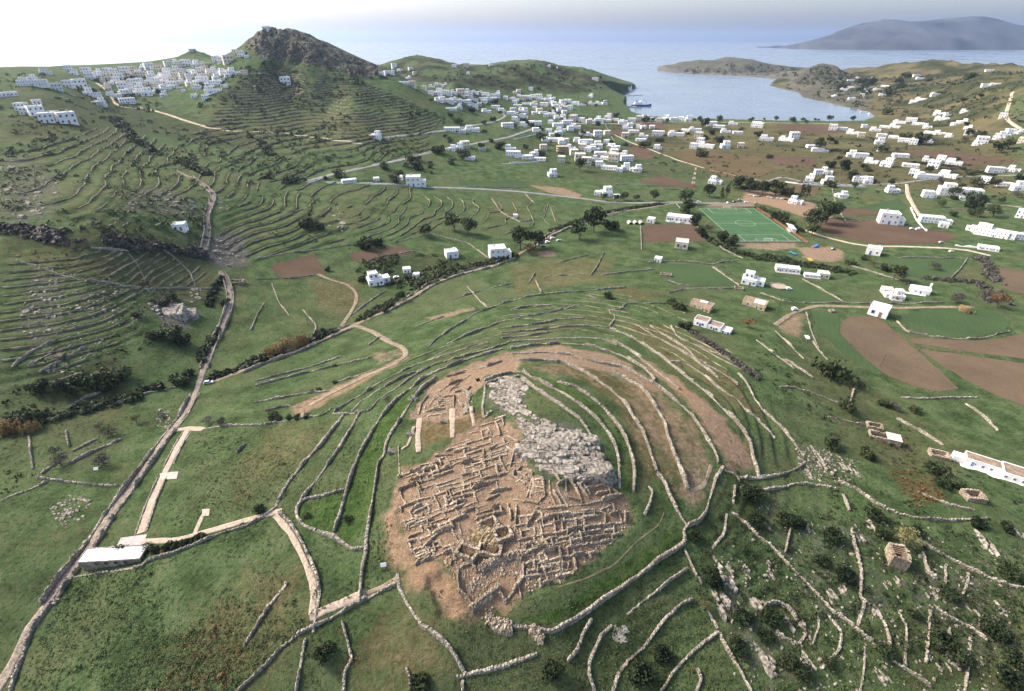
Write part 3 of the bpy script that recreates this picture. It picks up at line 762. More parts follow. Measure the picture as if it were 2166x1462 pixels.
def proto(w, d, blocks, doors, what, wall='white', roof='roof', frame=0, extras=(), cols=None):
    """blocks: (x, y, z, w, d, h, n windows front, rows). returns list of parts"""
    P = []
    for bi, (x, y, z, bw, bd, bh, nw, rows) in enumerate(blocks):
        nm = 'wall' if bi == 0 else ('upper_storey' if z > 1 else 'annex')
        P.append((nm, block_mesh(bw, bd, bh, M[wall], 3.0 if z < 1 else 0), (x, y, z), 0, None))
        P.append(('roof', slab_mesh(bw, bd, M[roof]), (x, y, z + bh), 0, None))
        for r in range(rows):
            zz = z + 1.55 + r * 2.9
            if zz + .7 > z + bh: continue
            for k in range(nw):
                xx = x - bw/2 + (k + .5) * bw / nw
                if r == 0 and z < 1 and any(abs(xx - dx) < 1.0 for dx, dy in doors if abs(dy - (y - bd/2)) < .1): continue
                P.append(('window', WIN[frame], (xx, y - bd/2, zz), 0, None))
            for s in (-1, 1):
                P.append(('window', WIN[frame], (x + s * bw/2, y, zz), s * math.pi/2, None))
    for k, (dx, dy) in enumerate(doors): P.append(('door', DOOR[(k + frame) % 3], (dx, dy, 0), 0, None))
    for e in extras: P.append(e)
    return dict(w=w, d=d, parts=P, what=what)
def chim(x, y, z): return ('chimney', MB().box(-.3, .3, -.3, .3, 0, 1.1).box(-.42, .42, -.42, .42, 1.1, 1.22, 0, True).build('chimney', M['white']), (x, y, z), 0, None)
def tank(x, y, z): return ('water_tank', MB().bar((0, 0, .35), (0, 0, 1.35), .5, 10).bar((0, 0, 0), (0, 0, .35), .4, 4).build('water_tank', M['grey']), (x, y, z), 0, None)
def perg(x, y, w, d, h=2.5):
    b = MB()
    for sx in (-1, 1): b.bar((sx*w/2, -d/2, -2), (sx*w/2, -d/2, h), .12, 5)
    for k in range(int(w / .8) + 1): b.box(-w/2 + k*.8 - .06, -w/2 + k*.8 + .06, -d/2 - .3, d/2, h, h + .14, 0, True)
    b.box(-w/2-.1, w/2+.1, -d/2-.07, -d/2+.07, h-.15, h-.002, 0, True)
    return ('pergola', b.build('pergola', M['wood']), (x, y, 0), 0, None)
def terr(x, y, w, d, h=.35): return ('terrace', MB().box(-w/2, w/2, -d/2, d/2, -3, h).build('terrace', M['grey']), (x, y, 0), 0, None)
def stairs(x, y, n=8):
    b = MB()
    for k in range(n): b.box(k*.3, n*.3, -.5, .5, k*.35 - (3 if k == 0 else 0), (k+1)*.35)
    return ('stairs', b.build('stairs', M['white']), (x, y, 0), 0, None)
HP = {
 'cube': [proto(6, 5.5, [(0,0,0,6,5.5,3.2,2,1)], [(.9,-2.75)], 'small white cube house', frame=1),
          proto(6.5, 5.5, [(0,0,0,6.5,5.5,3.4,2,1)], [(-1.2,-2.75)], 'white house with chimney', extras=(chim(1.6,1,3.4),)),
          proto(6, 6, [(0,0,0,6,6,3.1,2,1)], [(0,-3)], 'small cream house', wall='cream', frame=2)],
 'two': [proto(8.5, 7, [(0,0,0,8.5,7,6.0,3,2)], [(0,-3.5)], 'two storey white house', frame=1, extras=(tank(2,1,6.05),)),
         proto(8, 7, [(0,0,0,8,7,3.2,3,1),(1.2,1,3.24,5.4,4.8,2.9,2,1)], [(-1,-3.5)], 'white house with upper room'),
         proto(8.5, 7, [(0,0,0,8.5,7,6.1,3,2)], [(1.4,-3.5)], 'two storey cream house', wall='cream', frame=2)],
 'step': [proto(12, 7.5, [(-2,0,0,8,7.5,3.3,3,1),(4,.8,0,4.2,5.6,2.8,1,1),(-2.6,1,3.34,5,5,2.8,2,1)], [(-1.2,-3.75)], 'stepped white house', frame=1, extras=(chim(4.6,1,2.8),)),
          proto(12.5, 8, [(1.5,0,0,9.5,8,3.2,3,1),(-4.6,1,0,2.9,5,2.7,1,1),(3,1.2,3.24,5,5,2.9,2,1)], [(1.4,-4)], 'white house with pergola', extras=(perg(0.6,-5.4,6,2.6),terr(.6,-5.6,7.5,3.1))),
          proto(12, 7.5, [(-1.5,0,0,9,7.5,5.9,3,2),(4.5,.5,0,3.2,6,3,1,1)], [(-1.4,-3.75)], 'tall white house with wing', frame=0, extras=(tank(-3,1,5.95),))],
 'wide': [proto(17, 8, [(0,0,0,17,8,3.4,6,1),(-3.5,1,3.44,8,5.6,2.9,3,1)], [(-3,-4),(4.4,-4)], 'wide white house', frame=0, extras=(tank(5,1,3.45),)),
          proto(17, 8, [(0,0,0,17,8,6.1,6,2)], [(0,-4)], 'broad two storey house', frame=1, extras=(chim(5,2,6.1),)),
          proto(17, 7.5, [(0,0,0,17,7.5,3.3,6,1)], [(2.8,-3.75),(-5.6,-3.75)], 'long low white house', frame=2, extras=(terr(0,-5,17.5,2.4),chim(-6,1,3.3)))],
 'hotel': [proto(30, 10, [(0,0,0,30,10,6.2,10,2),(-8,1,6.24,8,7,2.9,3,1)], [(0,-5),(7.5,-5)], 'long white guesthouse', frame=0, extras=(tank(9,1,6.25),tank(5,2,6.25))),
           proto(30, 9, [(-4,0,0,22,9,6.3,7,2),(11,1,0,8,7,3.3,3,1)], [(-4,-4.5),(10,-2.5)], 'white apartment block', frame=1, extras=(terr(10,-4.2,9,3.2),))],
}
HCOUNT = [0]
def place_house(u, v, wpx, style=None, idx=None, yaw=None, what=None, label=None, group='white houses of the villages and the plain'):
    g = hit([(u, v)])[0]
    zc = to_px(*g)[2]; wm = wpx * (.9 if label is None else 1) * zc / F
    if style is None:
        style = 'cube' if wm < 8.5 else 'two' if wm < 12 else R.choice(['step', 'step', 'two']) if wm < 16 else 'wide' if wm < 24 else 'hotel'
    L = HP[style]; p = L[R.randrange(len(L)) if idx is None else idx]
    s = max(.55, min(1.75, wm / p['w']))
    y_ = yaw if yaw is not None else math.atan2(-g[0], g[1]) * .8 + R.uniform(-.35, .35)
    cx = g[0] - math.sin(y_) * p['d'] * s / 2; cy = g[1] + math.cos(y_) * p['d'] * s / 2
    o = empty('house', (cx, cy, g[2] + .1), y_, s)
    for nm, me, loc, rz, _ in p['parts']:
        c = obj(nm, me, o, loc, rz)
    HCOUNT[0] += 1
    thing(o, what or p['what'], 'house', group, label, (u, v))
    return o

# ------------------------------------------------------------------ vegetation
def crown_mesh(name, rx, ry, rz, nleaf, mat, seed, leaf=.5, lobes=7, gap=.35, up=0.0):
    rs = np.random.RandomState(seed)
    cs = []; 
    for k in range(lobes):
        a = rs.uniform(0, 2*np.pi); e = rs.uniform(-.5, 1); r = rs.uniform(.25, .72)
        cs.append((np.cos(a)*r*rx, np.sin(a)*r*ry, (e*.62)*rz, rs.uniform(.34, .58)))
    V = []; 
    for i in range(nleaf):
        cx, cy, cz, cr = cs[rs.randint(lobes)]
        d = rs.normal(size=3); d /= np.linalg.norm(d); rr = rs.uniform(.55, 1.0) ** .5
        c = np.array([cx + d[0]*rr*cr*rx, cy + d[1]*rr*cr*ry, cz + d[2]*rr*cr*rz + up])
        nrm = d + rs.normal(size=3) * .55; nrm /= np.linalg.norm(nrm)
        t = np.cross(nrm, rs.normal(size=3)); t /= np.linalg.norm(t); b = np.cross(nrm, t)
        L = leaf * rs.uniform(.6, 1.5); w = L * rs.uniform(.45, .8)
        V += [c - t*L*.5, c + b*w*.5, c + t*L*.5, c - b*w*.5]
    V = np.array(V); Fq = np.arange(len(V)).reshape(-1, 4)
    return np_mesh(name, V, Fq, mat)
def trunk_mesh(h, r, mat, seed, br=5, spread=1.6):
    rs = random.Random(seed); b = MB()
    top = (rs.uniform(-.2, .2), rs.uniform(-.2, .2), h)
    b.bar((0, 0, -.8), top, r, 7, r*.6)
    for k in range(br):
        a = 2*math.pi*(k + rs.random())/br; z0 = h*rs.uniform(.6, 1)
        e = (math.cos(a)*spread*rs.uniform(.5, 1), math.sin(a)*spread*rs.uniform(.5, 1), h + rs.uniform(.5, 1.6)*spread*.6)
        b.bar((top[0]*.7, top[1]*.7, z0), e, r*.45, 5, r*.15)
    return b.build('trunk', mat)
VEG = {}
def veg(kind):
    if kind in VEG: return VEG[kind]
    L = []
    for s in range(4):
        h = abs(hash(kind)) % 97 if False else sum(map(ord, kind)) + s * 13
        if kind == 'tree': L.append([('trunk', trunk_mesh(2.2, .3, M['bark'], h)), ('crown', crown_mesh('crown', 3.5, 3.5, 2.9, 760, M['leafdark'], h, .72, 11, up=4.0))])
        if kind == 'midtree': L.append([('trunk', trunk_mesh(2.0, .26, M['bark'], h)), ('crown', crown_mesh('crown', 3.5, 3.5, 2.7, 680, M['leafmid'], h, .7, 11, up=3.8))])
        if kind == 'bush': L.append([('crown', crown_mesh('crown', 2.9, 2.9, 2.3, 620, M['leafdark'], h, .62, 10, up=1.2)), ('stem', trunk_mesh(.8, .14, M['bark'], h, 5, 1.3))])
        if kind == 'deepbush': L.append([('crown', crown_mesh('crown', 2.9, 2.9, 2.4, 760, M['leafdeep'], h, .6, 11, up=1.2)), ('stem', trunk_mesh(.8, .14, M['bark'], h, 5, 1.3))])
        if kind == 'midbush': L.append([('crown', crown_mesh('crown', 2.9, 2.9, 2.0, 560, M['leafmid'], h, .6, 10, up=1.1)), ('stem', trunk_mesh(.7, .12, M['bark'], h, 5, 1.3))])
        if kind == 'olive': L.append([('trunk', trunk_mesh(1.6, .28, M['bark'], h, 6, 1.8)), ('crown', crown_mesh('crown', 3.3, 3.1, 2.5, 620, M['leafolive'], h, .45, 10, up=3.4))])
        if kind == 'grey': L.append([('trunk', trunk_mesh(1.3, .2, M['bark'], h, 9, 2.2)), ('crown', crown_mesh('crown', 3.2, 3.2, 2.2, 640, M['leafgrey'], h, .40, 11, up=2.4))])
        if kind == 'rust': L.append([('trunk', trunk_mesh(1.2, .2, M['bark'], h, 8, 2.0)), ('crown', crown_mesh('crown', 3.0, 3.0, 2.0, 380, M['leafrust'], h, .45, 10, up=2.4))])
        if kind == 'pine': L.append([('trunk', trunk_mesh(2.5, .22, M['bark'], h, 4, .8)), ('crown', crown_mesh('crown', 1.5, 1.5, 4.2, 420, M['leafdark'], h, .5, 9, up=4.6))])
        if kind == 'reed':
            rs = random.Random(h); b = MB()
            for k in range(170):
                x, y = rs.gauss(0, 1.1), rs.gauss(0, .8); t = rs.uniform(1.6, 3.4)
                b.bar((x, y, -.2), (x + rs.gauss(0, .3), y + rs.gauss(0, .3), t), .07, 3, .14)
            L.append([('stalk_clump', b.build('stalk_clump', M['reed']))])
        if kind == 'cactus':
            rs = random.Random(h); b = MB(); 
            for k in range(120):
                x, y, z = rs.gauss(0, 1.6), rs.gauss(0, 1.1), abs(rs.gauss(0, .9)); a = rs.uniform(0, 3.14); c_, s_ = math.cos(a)*.34, math.sin(a)*.34
                i = len(b.v); b.v += [(x-c_*.5, y-s_*.5, z), (x+c_*.5, y+s_*.5, z), (x+c_, y+s_, z+.5), (x+c_*.5, y+s_*.5, z+.85), (x-c_*.5, y-s_*.5, z+.85), (x-c_, y-s_, z+.5)]
                b.f.append(tuple(range(i, i+6))); b.m.append(0)
            L.append([('pad_cluster', b.build('pad_cluster', M['leafmid']))])
        if kind == 'bare':
            rs = random.Random(h); b = MB()
            def grow(p, d, L_, r, n):
                e = p + d * L_; b.bar(p, e, r, 5, r*.65)
                if n == 0: return
                for _ in range(3 if n > 2 else 4):
                    q = (d + Vector((rs.gauss(0, .55), rs.gauss(0, .55), rs.gauss(.02, .35)))).normalized(); grow(e, q, L_*rs.uniform(.62, .85), r*.62, n-1)
            for k in range(5):
                a = k*1.26 + rs.random(); grow(Vector((0, 0, -.2)), Vector((math.cos(a)*.8, math.sin(a)*.8, .75)).normalized(), 1.25, .13, 4)
            L.append([('trunk', MB().bar((0, 0, -.6), (0, 0, .4), .3, 7, .2).build('trunk', M['palebark'])), ('branches', b.build('branches', M['palebark']))])
    VEG[kind] = L; return L
VW = {'deepbush': 5.6, 'tree': 7.4, 'midtree': 7.4, 'bush': 6.0, 'midbush': 6.0, 'olive': 7.6, 'grey': 7.0, 'rust': 7.0, 'pine': 3.6, 'reed': 4.5, 'cactus': 5.5, 'bare': 6.4}
VNAME = {'deepbush': ('bush', 'dark green bush', 'bush'), 'tree': ('tree', 'dark evergreen tree', 'tree'), 'midtree': ('tree', 'mid green tree', 'tree'), 'bush': ('bush', 'dark green bush', 'bush'), 'midbush': ('bush', 'grey green bush', 'bush'),
         'olive': ('olive_tree', 'yellow green tree with a broad crown', 'tree'), 'grey': ('bare_tree', 'bare grey winter tree', 'tree'), 'rust': ('bush', 'rust brown bush', 'bush'), 'pine': ('cypress_tree', 'slim dark cypress tree', 'tree'),
         'reed': ('reed_clump', 'clump of dry yellow reeds', 'reeds'), 'cactus': ('prickly_pear', 'prickly pear thicket', 'cactus'), 'bare': ('fig_tree', 'leafless white fig tree', 'tree')}
def plant(kind, u, v, wpx, hs=1.0, label=None):
    if kind == 'bush' and v > 1040: kind = 'deepbush'
    g = hit([(u, v)])[0]; s = wpx * 1.15 * to_px(*g)[2] / F / VW[kind]
    L = veg(kind); parts = L[R.randrange(len(L))]
    nm, what, cat = VNAME[kind]
    o = empty(nm, (g[0], g[1], g[2]), R.uniform(0, 6.28)); o.scale = (s, s, s * hs * R.uniform(.9, 1.1))
    for pn, me in parts:
        c = obj(pn, me, o)
        if pn in ('pad_cluster', 'stalk_clump'): c['kind'] = 'stuff'
    return thing(o, what, cat, cat + ' standing in the fields' if cat != 'reeds' else 'reed clumps', label, (u, v))
def leaf_mass(name, xy, rad, mat, seed, per=26, leaf=.55, hgt=1.0):
    """a continuous mass of low growth: leaf-sized faces over many small mounds"""
    rs = np.random.RandomState(seed); n = len(xy)
    z = Hm(xy[:, 0], xy[:, 1])
    d = rs.normal(size=(n, per, 3)); d /= np.linalg.norm(d, axis=2, keepdims=True); d[:, :, 2] = np.abs(d[:, :, 2])
    rr = rs.uniform(.45, 1, (n, per, 1)) ** .5
    c = d * rr * rad[:, None, None] * np.array([1, 1, hgt]); c[:, :, 0] += xy[:, None, 0]; c[:, :, 1] += xy[:, None, 1]; c[:, :, 2] += z[:, None]
    nr = d + rs.normal(size=d.shape) * .5; nr /= np.linalg.norm(nr, axis=2, keepdims=True)
    t = np.cross(nr, rs.normal(size=d.shape)); t /= np.linalg.norm(t, axis=2, keepdims=True); b = np.cross(nr, t)
    L = (leaf * rad[:, None, None] * rs.uniform(.6, 1.4, (n, per, 1)))
    V = np.stack([c - t*L*.5, c + b*L*.32, c + t*L*.5, c - b*L*.32], 2).reshape(-1, 3)
    return np_mesh(name, V, np.arange(len(V)).reshape(-1, 4), mat)
def scatter_in(px, dens_per_px, seed):
    """ground points seen inside a picture outline"""
    rs = np.random.RandomState(seed); px = np.asarray(px, float)
    lo, hi = px.min(0), px.max(0); n = int((hi[0]-lo[0])*(hi[1]-lo[1])*dens_per_px)
    q = rs.uniform(lo, hi, (n, 2)); q = q[inside(q[:, 0], q[:, 1], px)]
    g = hit(q) if len(q) else np.zeros((0, 3))
    return g[(g[:, 1] < 3300) & (g[:, 2] > .3)] if len(g) else g
def stones_mesh(name, P, size, mat, seed, flat=.6, dirn=None, long=1.0):
    """many loose stones, eight-cornered and uneven; P (n,3) base points, size (n,)"""
    rs = np.random.RandomState(seed); n = len(P)
    c = np.array([(-1,-1,-1),(1,-1,-1),(1,1,-1),(-1,1,-1),(-.7,-.7,1),(.7,-.7,1),(.7,.7,1),(-.7,.7,1)], float)
    k = c[None] * rs.uniform(.6, 1.25, (n, 8, 3)) * size[:, None, None] * .5
    k[:, :, 2] *= flat; k[:, :, 0] *= long
    a = rs.uniform(0, 2*np.pi, n) if dirn is None else dirn + rs.normal(size=n) * .18
    x = k[:, :, 0]*np.cos(a)[:, None] - k[:, :, 1]*np.sin(a)[:, None]; y = k[:, :, 0]*np.sin(a)[:, None] + k[:, :, 1]*np.cos(a)[:, None]
    tilt = rs.normal(size=(n, 1)) * .25
    z = k[:, :, 2] + x * tilt
    V = np.stack([x + P[:, None, 0], y + P[:, None, 1], z + P[:, None, 2] + size[:, None]*flat*.2], 2).reshape(-1, 3)
    f = np.array([(0,1,5,4),(1,2,6,5),(2,3,7,6),(3,0,4,7),(4,5,6,7)])
    return np_mesh(name, V, (np.arange(n)[:, None, None]*8 + f[None]).reshape(-1, 4), mat)
# ================================================================== roads and tracks
ribbon('stone_path', [(-14,1475),(8,1436),(30,1396),(62,1330),(100,1280),(143,1215),(180,1172),(232,1090),(290,1012),(345,935),(388,880),(415,830),(428,790),(442,745),(466,700),(482,660),(488,625),(480,592),(466,574)], 2.6, M['cobble'])
ribbon('stone_path', [(432,528),(440,490),(437,455),(455,415),(436,395),(402,375),(376,362)], 2.6, M['cobble'])
ribbon('farm_track', [(436,812),(500,790),(560,765),(620,745),(680,718),(745,690),(800,665),(870,630),(915,600),(970,580),(1040,563),(1085,545),(1130,520),(1160,500),(1200,480),(1250,460),(1310,448),(1370,440),(1428,430)], 3.0, M['track'])
ribbon('dirt_track', [(752,688),(790,702),(820,722),(852,735),(862,750),(832,772),(770,798),(700,832),(655,858)], 2.8, M['track'])
ribbon('dirt_track', [(672,580),(700,592),(735,602),(755,618),(754,640),(738,668),(722,690)], 2.2, M['track'])
ribbon('asphalt_road', [(648,386),(700,370),(770,355),(850,338),(905,325),(935,316),(1000,305),(1080,290),(1120,276),(1145,268)], 5.5, M['asphalt'])
ribbon('asphalt_road', [(812,291),(880,285),(940,277),(1000,266),(1050,257),(1072,247),(1064,240)], 5.0, M['asphalt'])
ribbon('asphalt_road', [(690,386),(800,389),(900,396),(960,398),(1030,401),(1090,405),(1160,412),(1230,420),(1280,427),(1340,430),(1428,428),(1500,430),(1560,431),(1585,428)], 5.0, M['asphalt'])
ribbon('asphalt_road', [(1575,398),(1620,385),(1655,374),(1700,385),(1800,391),(1900,389),(1990,376),(2080,372),(2200,370)], 4.5, M['asphalt'])
ribbon('dirt_road', [(1690,482),(1740,500),(1800,515),(1840,521),(1920,522),(2000,525),(2050,530),(2095,541)], 3.8, M['paletrack'])
ribbon('dirt_road', [(1918,390),(1920,412),(1935,440),(1947,458)], 4.5, M['paletrack'])
ribbon('dirt_road', [(1300,285),(1330,300),(1380,318),(1430,338),(1490,356)], 3.6, M['paletrack'])
ribbon('dirt_road', [(2142,195),(2133,222),(2127,248),(2140,262),(2158,272)], 5.0, M['paletrack'])
ribbon('hill_road', [(205,176),(225,190),(238,208),(250,226),(310,230),(350,241),(400,258),(450,272),(500,279),(540,279),(600,282),(660,290),(720,298),(765,304)], 4.0, M['paletrack'])
ribbon('farm_track', [(1640,688),(1668,668),(1690,657),(1730,647),(1830,650),(1900,652),(1990,650),(2060,650)], 3.0, M['track'])
ribbon('footpath', [(640,868),(640,880)], 1.5, M['track'], it=0)
ribbon('paved_path', [(398,908),(375,948),(357,985),(345,1008),(322,1060),(298,1128)], 2.6, M['paving'])
ribbon('paved_path', [(365,912),(395,906),(430,908)], 2.6, M['paving'])
ribbon('paved_path', [(300,1146),(370,1143),(420,1130),(470,1116),(520,1101),(560,1090),(596,1080)], 1.8, M['paving'])
ribbon('paved_path', [(412,1130),(422,1106),(436,1080)], 1.5, M['paving'])
ribbon('paved_path', [(582,1090),(612,1124),(632,1160),(648,1195),(662,1232),(664,1262),(660,1300)], 1.7, M['paving'])
ribbon('paved_path', [(655,1305),(700,1286),(735,1271),(772,1256)], 2.4, M['paving'])
ribbon('footpath', [(772,1256),(805,1243),(838,1224)], 1.0, M['track'], lift_=.04)
ribbon('footpath', [(1180,1242),(1240,1224),(1300,1196),(1345,1148),(1395,1110),(1404,1085)], .4, simple('worn_grass', (.14,.12,.065), .3, 1.5), lift_=.03)
ribbon('footpath', [(1440,1000),(1462,1040),(1490,1028),(1505,985)], 1.2, M['track'], lift_=.04)
ribbon('dirt_road', [(1180,560-300),(1240,262),(1320,262),(1420,258),(1640,260),(1760,262)], 4, M['paletrack'])

# ================================================================== fields
FIELDS = [('ploughed_field', 'brown', 0.5, [(1782,680),(1805,668),(1850,671),(1880,690),(1915,720),(1960,760),(2028,822),(1990,830),(1935,819),(1870,790),(1820,750),(1777,706)]),
 ('ploughed_field','brown',1.1,[(1945,738),(1990,745),(2080,756),(2185,772),(2185,868),(2100,834),(2040,804),(1985,770)]),('ploughed_field','brown',1.2,[(1925,714),(1990,718),(2060,721),(2120,716),(2185,703),(2185,762),(2060,746),(1990,735),(1930,726)]),
 ('ploughed_field','red',.2,[(1361,476),(1468,475),(1502,511),(1362,512)]),('ploughed_field','red',.3,[(1725,472),(1752,461),(1850,465),(1880,477),(1930,480),(2000,490),(2030,501),(1990,515),(1880,516),(1812,510),(1742,490)]),
 ('ploughed_field','red',.8,[(570,562),(664,537),(690,580),(592,588)]),('ploughed_field','red',.9,[(737,536),(848,520),(874,535),(772,559),(746,551)]),
 ('ploughed_field','red',.2,[(1328,309),(1362,308),(1385,322),(1380,335),(1335,334)]),('fallow_field','dry',.2,[(1420,322),(1500,320),(1600,331),(1640,358),(1580,386),(1510,368),(1450,342)]),
 ('ploughed_field','red',.3,[(1605,329),(1730,334),(1720,354),(1645,351)]),('ploughed_field','red',.3,[(1645,263),(1740,266),(1790,280),(1705,285),(1640,270)]),('ploughed_field','red',.1,[(1346,258),(1404,257),(1408,273),(1350,271)]),
 ('ploughed_field','red',.4,[(1352,381),(1400,373),(1470,391),(1482,400),(1362,388)]),('fallow_field','dry',.6,[(1632,396),(1700,392),(1742,401),(1722,415),(1642,411)]),('ploughed_field','brown',.6,[(2110,566),(2185,576),(2185,628),(2122,610)]),
 ('ploughed_field','red',.6,[(1775,438),(1850,446),(1900,455),(1780,458)]),('ploughed_field','red',.6,[(1900,318),(2000,320),(2100,332),(2166,340),(2060,350),(1960,335)]),('ploughed_field','red',.5,[(1280,276),(1320,274),(1330,286),(1290,288)]),
 ('green_field','green',.5,[(1897,668),(1960,655),(2030,651),(2095,657),(2138,680),(2125,700),(2060,714),(1990,714),(1932,700)]),('green_field','green',.3,[(1716,664),(1768,655),(1776,672),(1774,706),(1818,752),(1868,792),(1850,792),(1790,755),(1735,700)]),
 ('green_field','green',.3,[(1390,556),(1500,562),(1560,603),(1470,607),(1416,598)]),('green_field','green',.9,[(1570,612),(1640,585),(1700,600),(1785,640),(1680,632)]),('green_field','green',.4,[(1790,445),(1900,420),(1925,440),(1900,452),(1800,440)]),
 ('green_field','lush',.4,[(632,1098),(640,1068),(728,1042),(716,1100),(702,1132)]),('green_field','green',.2,[(970,383),(1110,384),(1116,397),(975,394)]),('green_field','green',.6,[(1880,545),(2040,550),(2020,585),(1950,590),(1885,575)]),
 ('green_field','lush',.6,[(800,884),(868,826),(880,835),(842,890),(792,1000),(782,1090),(745,1150),(722,1140),(745,1000)]),('green_field','lush',.6,[(1200,1275),(1430,1115),(1440,1140),(1400,1178),(1215,1302),(1160,1325),(1090,1310)]),
 ('green_field','lush',.2,[(1108,790),(1180,805),(1250,850),(1300,920),(1312,985),(1338,1040),(1318,1040),(1312,980),(1290,915),(1240,860),(1180,825)])]
FM = {'brown': field_mat('ploughed_brown', (.088, .064, .043), (.160, .120, .082), .5, .9, .05), 'red': field_mat('ploughed_red', (.076, .052, .036), (.138, .096, .066), .2, 1.1, .05), 'dry': field_mat('fallow_dry', (.08, .062, .034), (.145, .112, .06), .4, 4.0, .03),
      'green': field_mat('crop_green', (.040, .068, .030), (.074, .108, .046), .5, 3.0, .04), 'lush': None}
m_, nt_, b_ = new_mat('lush_grass'); p_ = geo_pos(nt_)
c_ = ramp(nt_, noise(nt_, p_, 5, 5, .65), [(.34, (.034, .064, .018)), (.5, (.055, .100, .028)), (.66, (.092, .132, .044))])
c_ = mixc(nt_, maprange(nt_, noise(nt_, p_, 1.0, 6, .7), .54, .66, 0, .6), c_, (.13, .125, .065)); c_ = mixc(nt_, maprange(nt_, noise(nt_, p_, 1.1, 6, .68), .47, .34, 0, .7), c_, (.018, .034, .010)); nt_.links.new(c_, b_.inputs['Base Color']); bump(nt_, b_, noise(nt_, p_, .9, 5, .7), 1.4, 1.0)
b_.inputs['Roughness'].default_value = 1; b_.inputs['Specular IOR Level'].default_value = .04
FM['lush'] = m_
for nm, mk, ang, px in FIELDS:
    drape(nm, ground_poly(px), FM[mk], .06)

# the football pitch: kept level, laid out at true size
PC = (230.0, 480.0, 8.0); PW, PL = 58.0, 101.0
t = obj('pitch_turf', mesh('pitch_turf', [(-PW/2-1.5,-PL/2-1.5,.22),(PW/2+1.5,-PL/2-1.5,.22),(PW/2+1.5,PL/2+1.5,.22),(-PW/2-1.5,PL/2+1.5,.22)], [(0,1,2,3)], [M['turf']]), loc=PC, kind='structure')
b = MB(); lw = .15
def rect(x0, x1, y0, y1):
    for a in ((x0-lw, x0+lw, y0-lw, y1+lw), (x1-lw, x1+lw, y0-lw, y1+lw), (x0+lw+.001, x1-lw-.001, y0-lw, y0+lw), (x0+lw+.001, x1-lw-.001, y1-lw, y1+lw)): b.box(*a, .21, .232)
rect(-PW/2, PW/2, -PL/2, PL/2); b.box(-PW/2+lw, PW/2-lw, -lw, lw, .21, .231)
for s in (-1, 1):
    y0, y1 = sorted((s*PL/2 - s*lw*1.01, s*(PL/2-16.5))); 
    for a in ((-20.15-lw, -20.15+lw, y0, y1), (20.15-lw, 20.15+lw, y0, y1), (-20.15, 20.15, s*(PL/2-16.5)-lw, s*(PL/2-16.5)+lw)): b.box(*a, .21, .2335)
    y0, y1 = sorted((s*PL/2 - s*lw*1.01, s*(PL/2-5.5)))
    for a in ((-9.16-lw, -9.16+lw, y0, y1), (9.16-lw, 9.16+lw, y0, y1), (-9.16, 9.16, s*(PL/2-5.5)-lw, s*(PL/2-5.5)+lw)): b.box(*a, .21, .2345)
for k in range(36):
    a, e = 2*math.pi*k/36, 2*math.pi*(k+1)/36; i = len(b.v); r0, r1 = 9.15-lw, 9.15+lw
    b.v += [(r0*math.cos(a), r0*math.sin(a), .236), (r1*math.cos(a), r1*math.sin(a), .236), (r1*math.cos(e), r1*math.sin(e), .236), (r0*math.cos(e), r0*math.sin(e), .236)]; b.f.append((i, i+1, i+2, i+3)); b.m.append(0)
obj('pitch_markings', b.build('pitch_markings', M['line']), loc=PC, kind='structure')
for s, lb in ((-1, 'white football goal at the near end of the green pitch'), (1, 'white football goal at the far end of the green pitch')):
    g = empty('football_goal', (PC[0], PC[1] + s*PL/2, PC[2] + .22)); g['label'] = lb; g['category'] = 'goal'; g['group'] = 'football goals'
    fb = MB().bar((-3.66,0,0),(-3.66,0,2.44),.14).bar((3.66,0,0),(3.66,0,2.44),.14).bar((-3.8,0,2.44),(3.8,0,2.44),.14); obj('frame', fb.build('frame', M['white']), g)
    nb = MB()
    for k in range(9): x = -3.66 + k*.915; nb.bar((x,0,2.44),(x,s*1.6,0),.03,3)
    for k in range(4): nb.bar((-3.66,s*.4*k,2.44-.6*k),(3.66,s*.4*k,2.44-.6*k),.03,3)
    obj('net', nb.build('net', M['white']), g)
def rail(name, pts, what, cat, mat_post, mat_rail, h=1.6, gap=3.0, label=None):
    o = empty(name, pts[0]); o['category'] = cat; o['label'] = label; P0 = Vector(pts[0])
    for a, e in zip(pts[:-1], pts[1:]):
        a = Vector(a) - P0; e = Vector(e) - P0; L = (e-a).length; n = max(1, int(L/gap))
        me = MB().bar((0,0,-.5),(0,0,h),.09,5).build('post', mat_post)
        for k in range(n+1): obj('post', me, o, a + (e-a)*k/n)
        rb = MB()
        d = (e-a).normalized(); q = Vector((-d.y, d.x, 0))*.10
        for z0, z1 in ((.1, .75), (h-.1, h)):
            rb.hull8([tuple(a-q+Vector((0,0,z0))), tuple(e-q+Vector((0,0,z0))), tuple(e+q+Vector((0,0,z0))), tuple(a+q+Vector((0,0,z0))), tuple(a-q+Vector((0,0,z1))), tuple(e-q+Vector((0,0,z1))), tuple(e+q+Vector((0,0,z1))), tuple(a+q+Vector((0,0,z1)))])
        obj('rail', rb.build('rail', mat_rail), o)
    return o
x1 = PC[0] + PW/2 + 4
rail('fence', [(x1, PC[1]-PL/2-4, 8.1), (x1, PC[1]+PL/2+4, 8.1)], '', 'fence', M['white'], M['redpaint'], 1.7, 3.4, 'long red and white railing along the right touchline of the pitch')
rail('fence', [(PC[0]-PW/2-2, PC[1]+PL/2+5, 8.1), (x1-1, PC[1]+PL/2+5, 8.1)], '', 'fence', M['white'], M['paving'], 1.1, 3.4, 'low pinkish railing behind the far goal of the pitch')
rail('fence', [(PC[0]-PW/2, PC[1]-PL/2-4, 8.1), (x1-1, PC[1]-PL/2-4, 8.1)], '', 'fence', M['white'], M['paving'], 1.0, 3.4, 'low pinkish railing behind the near goal of the pitch')
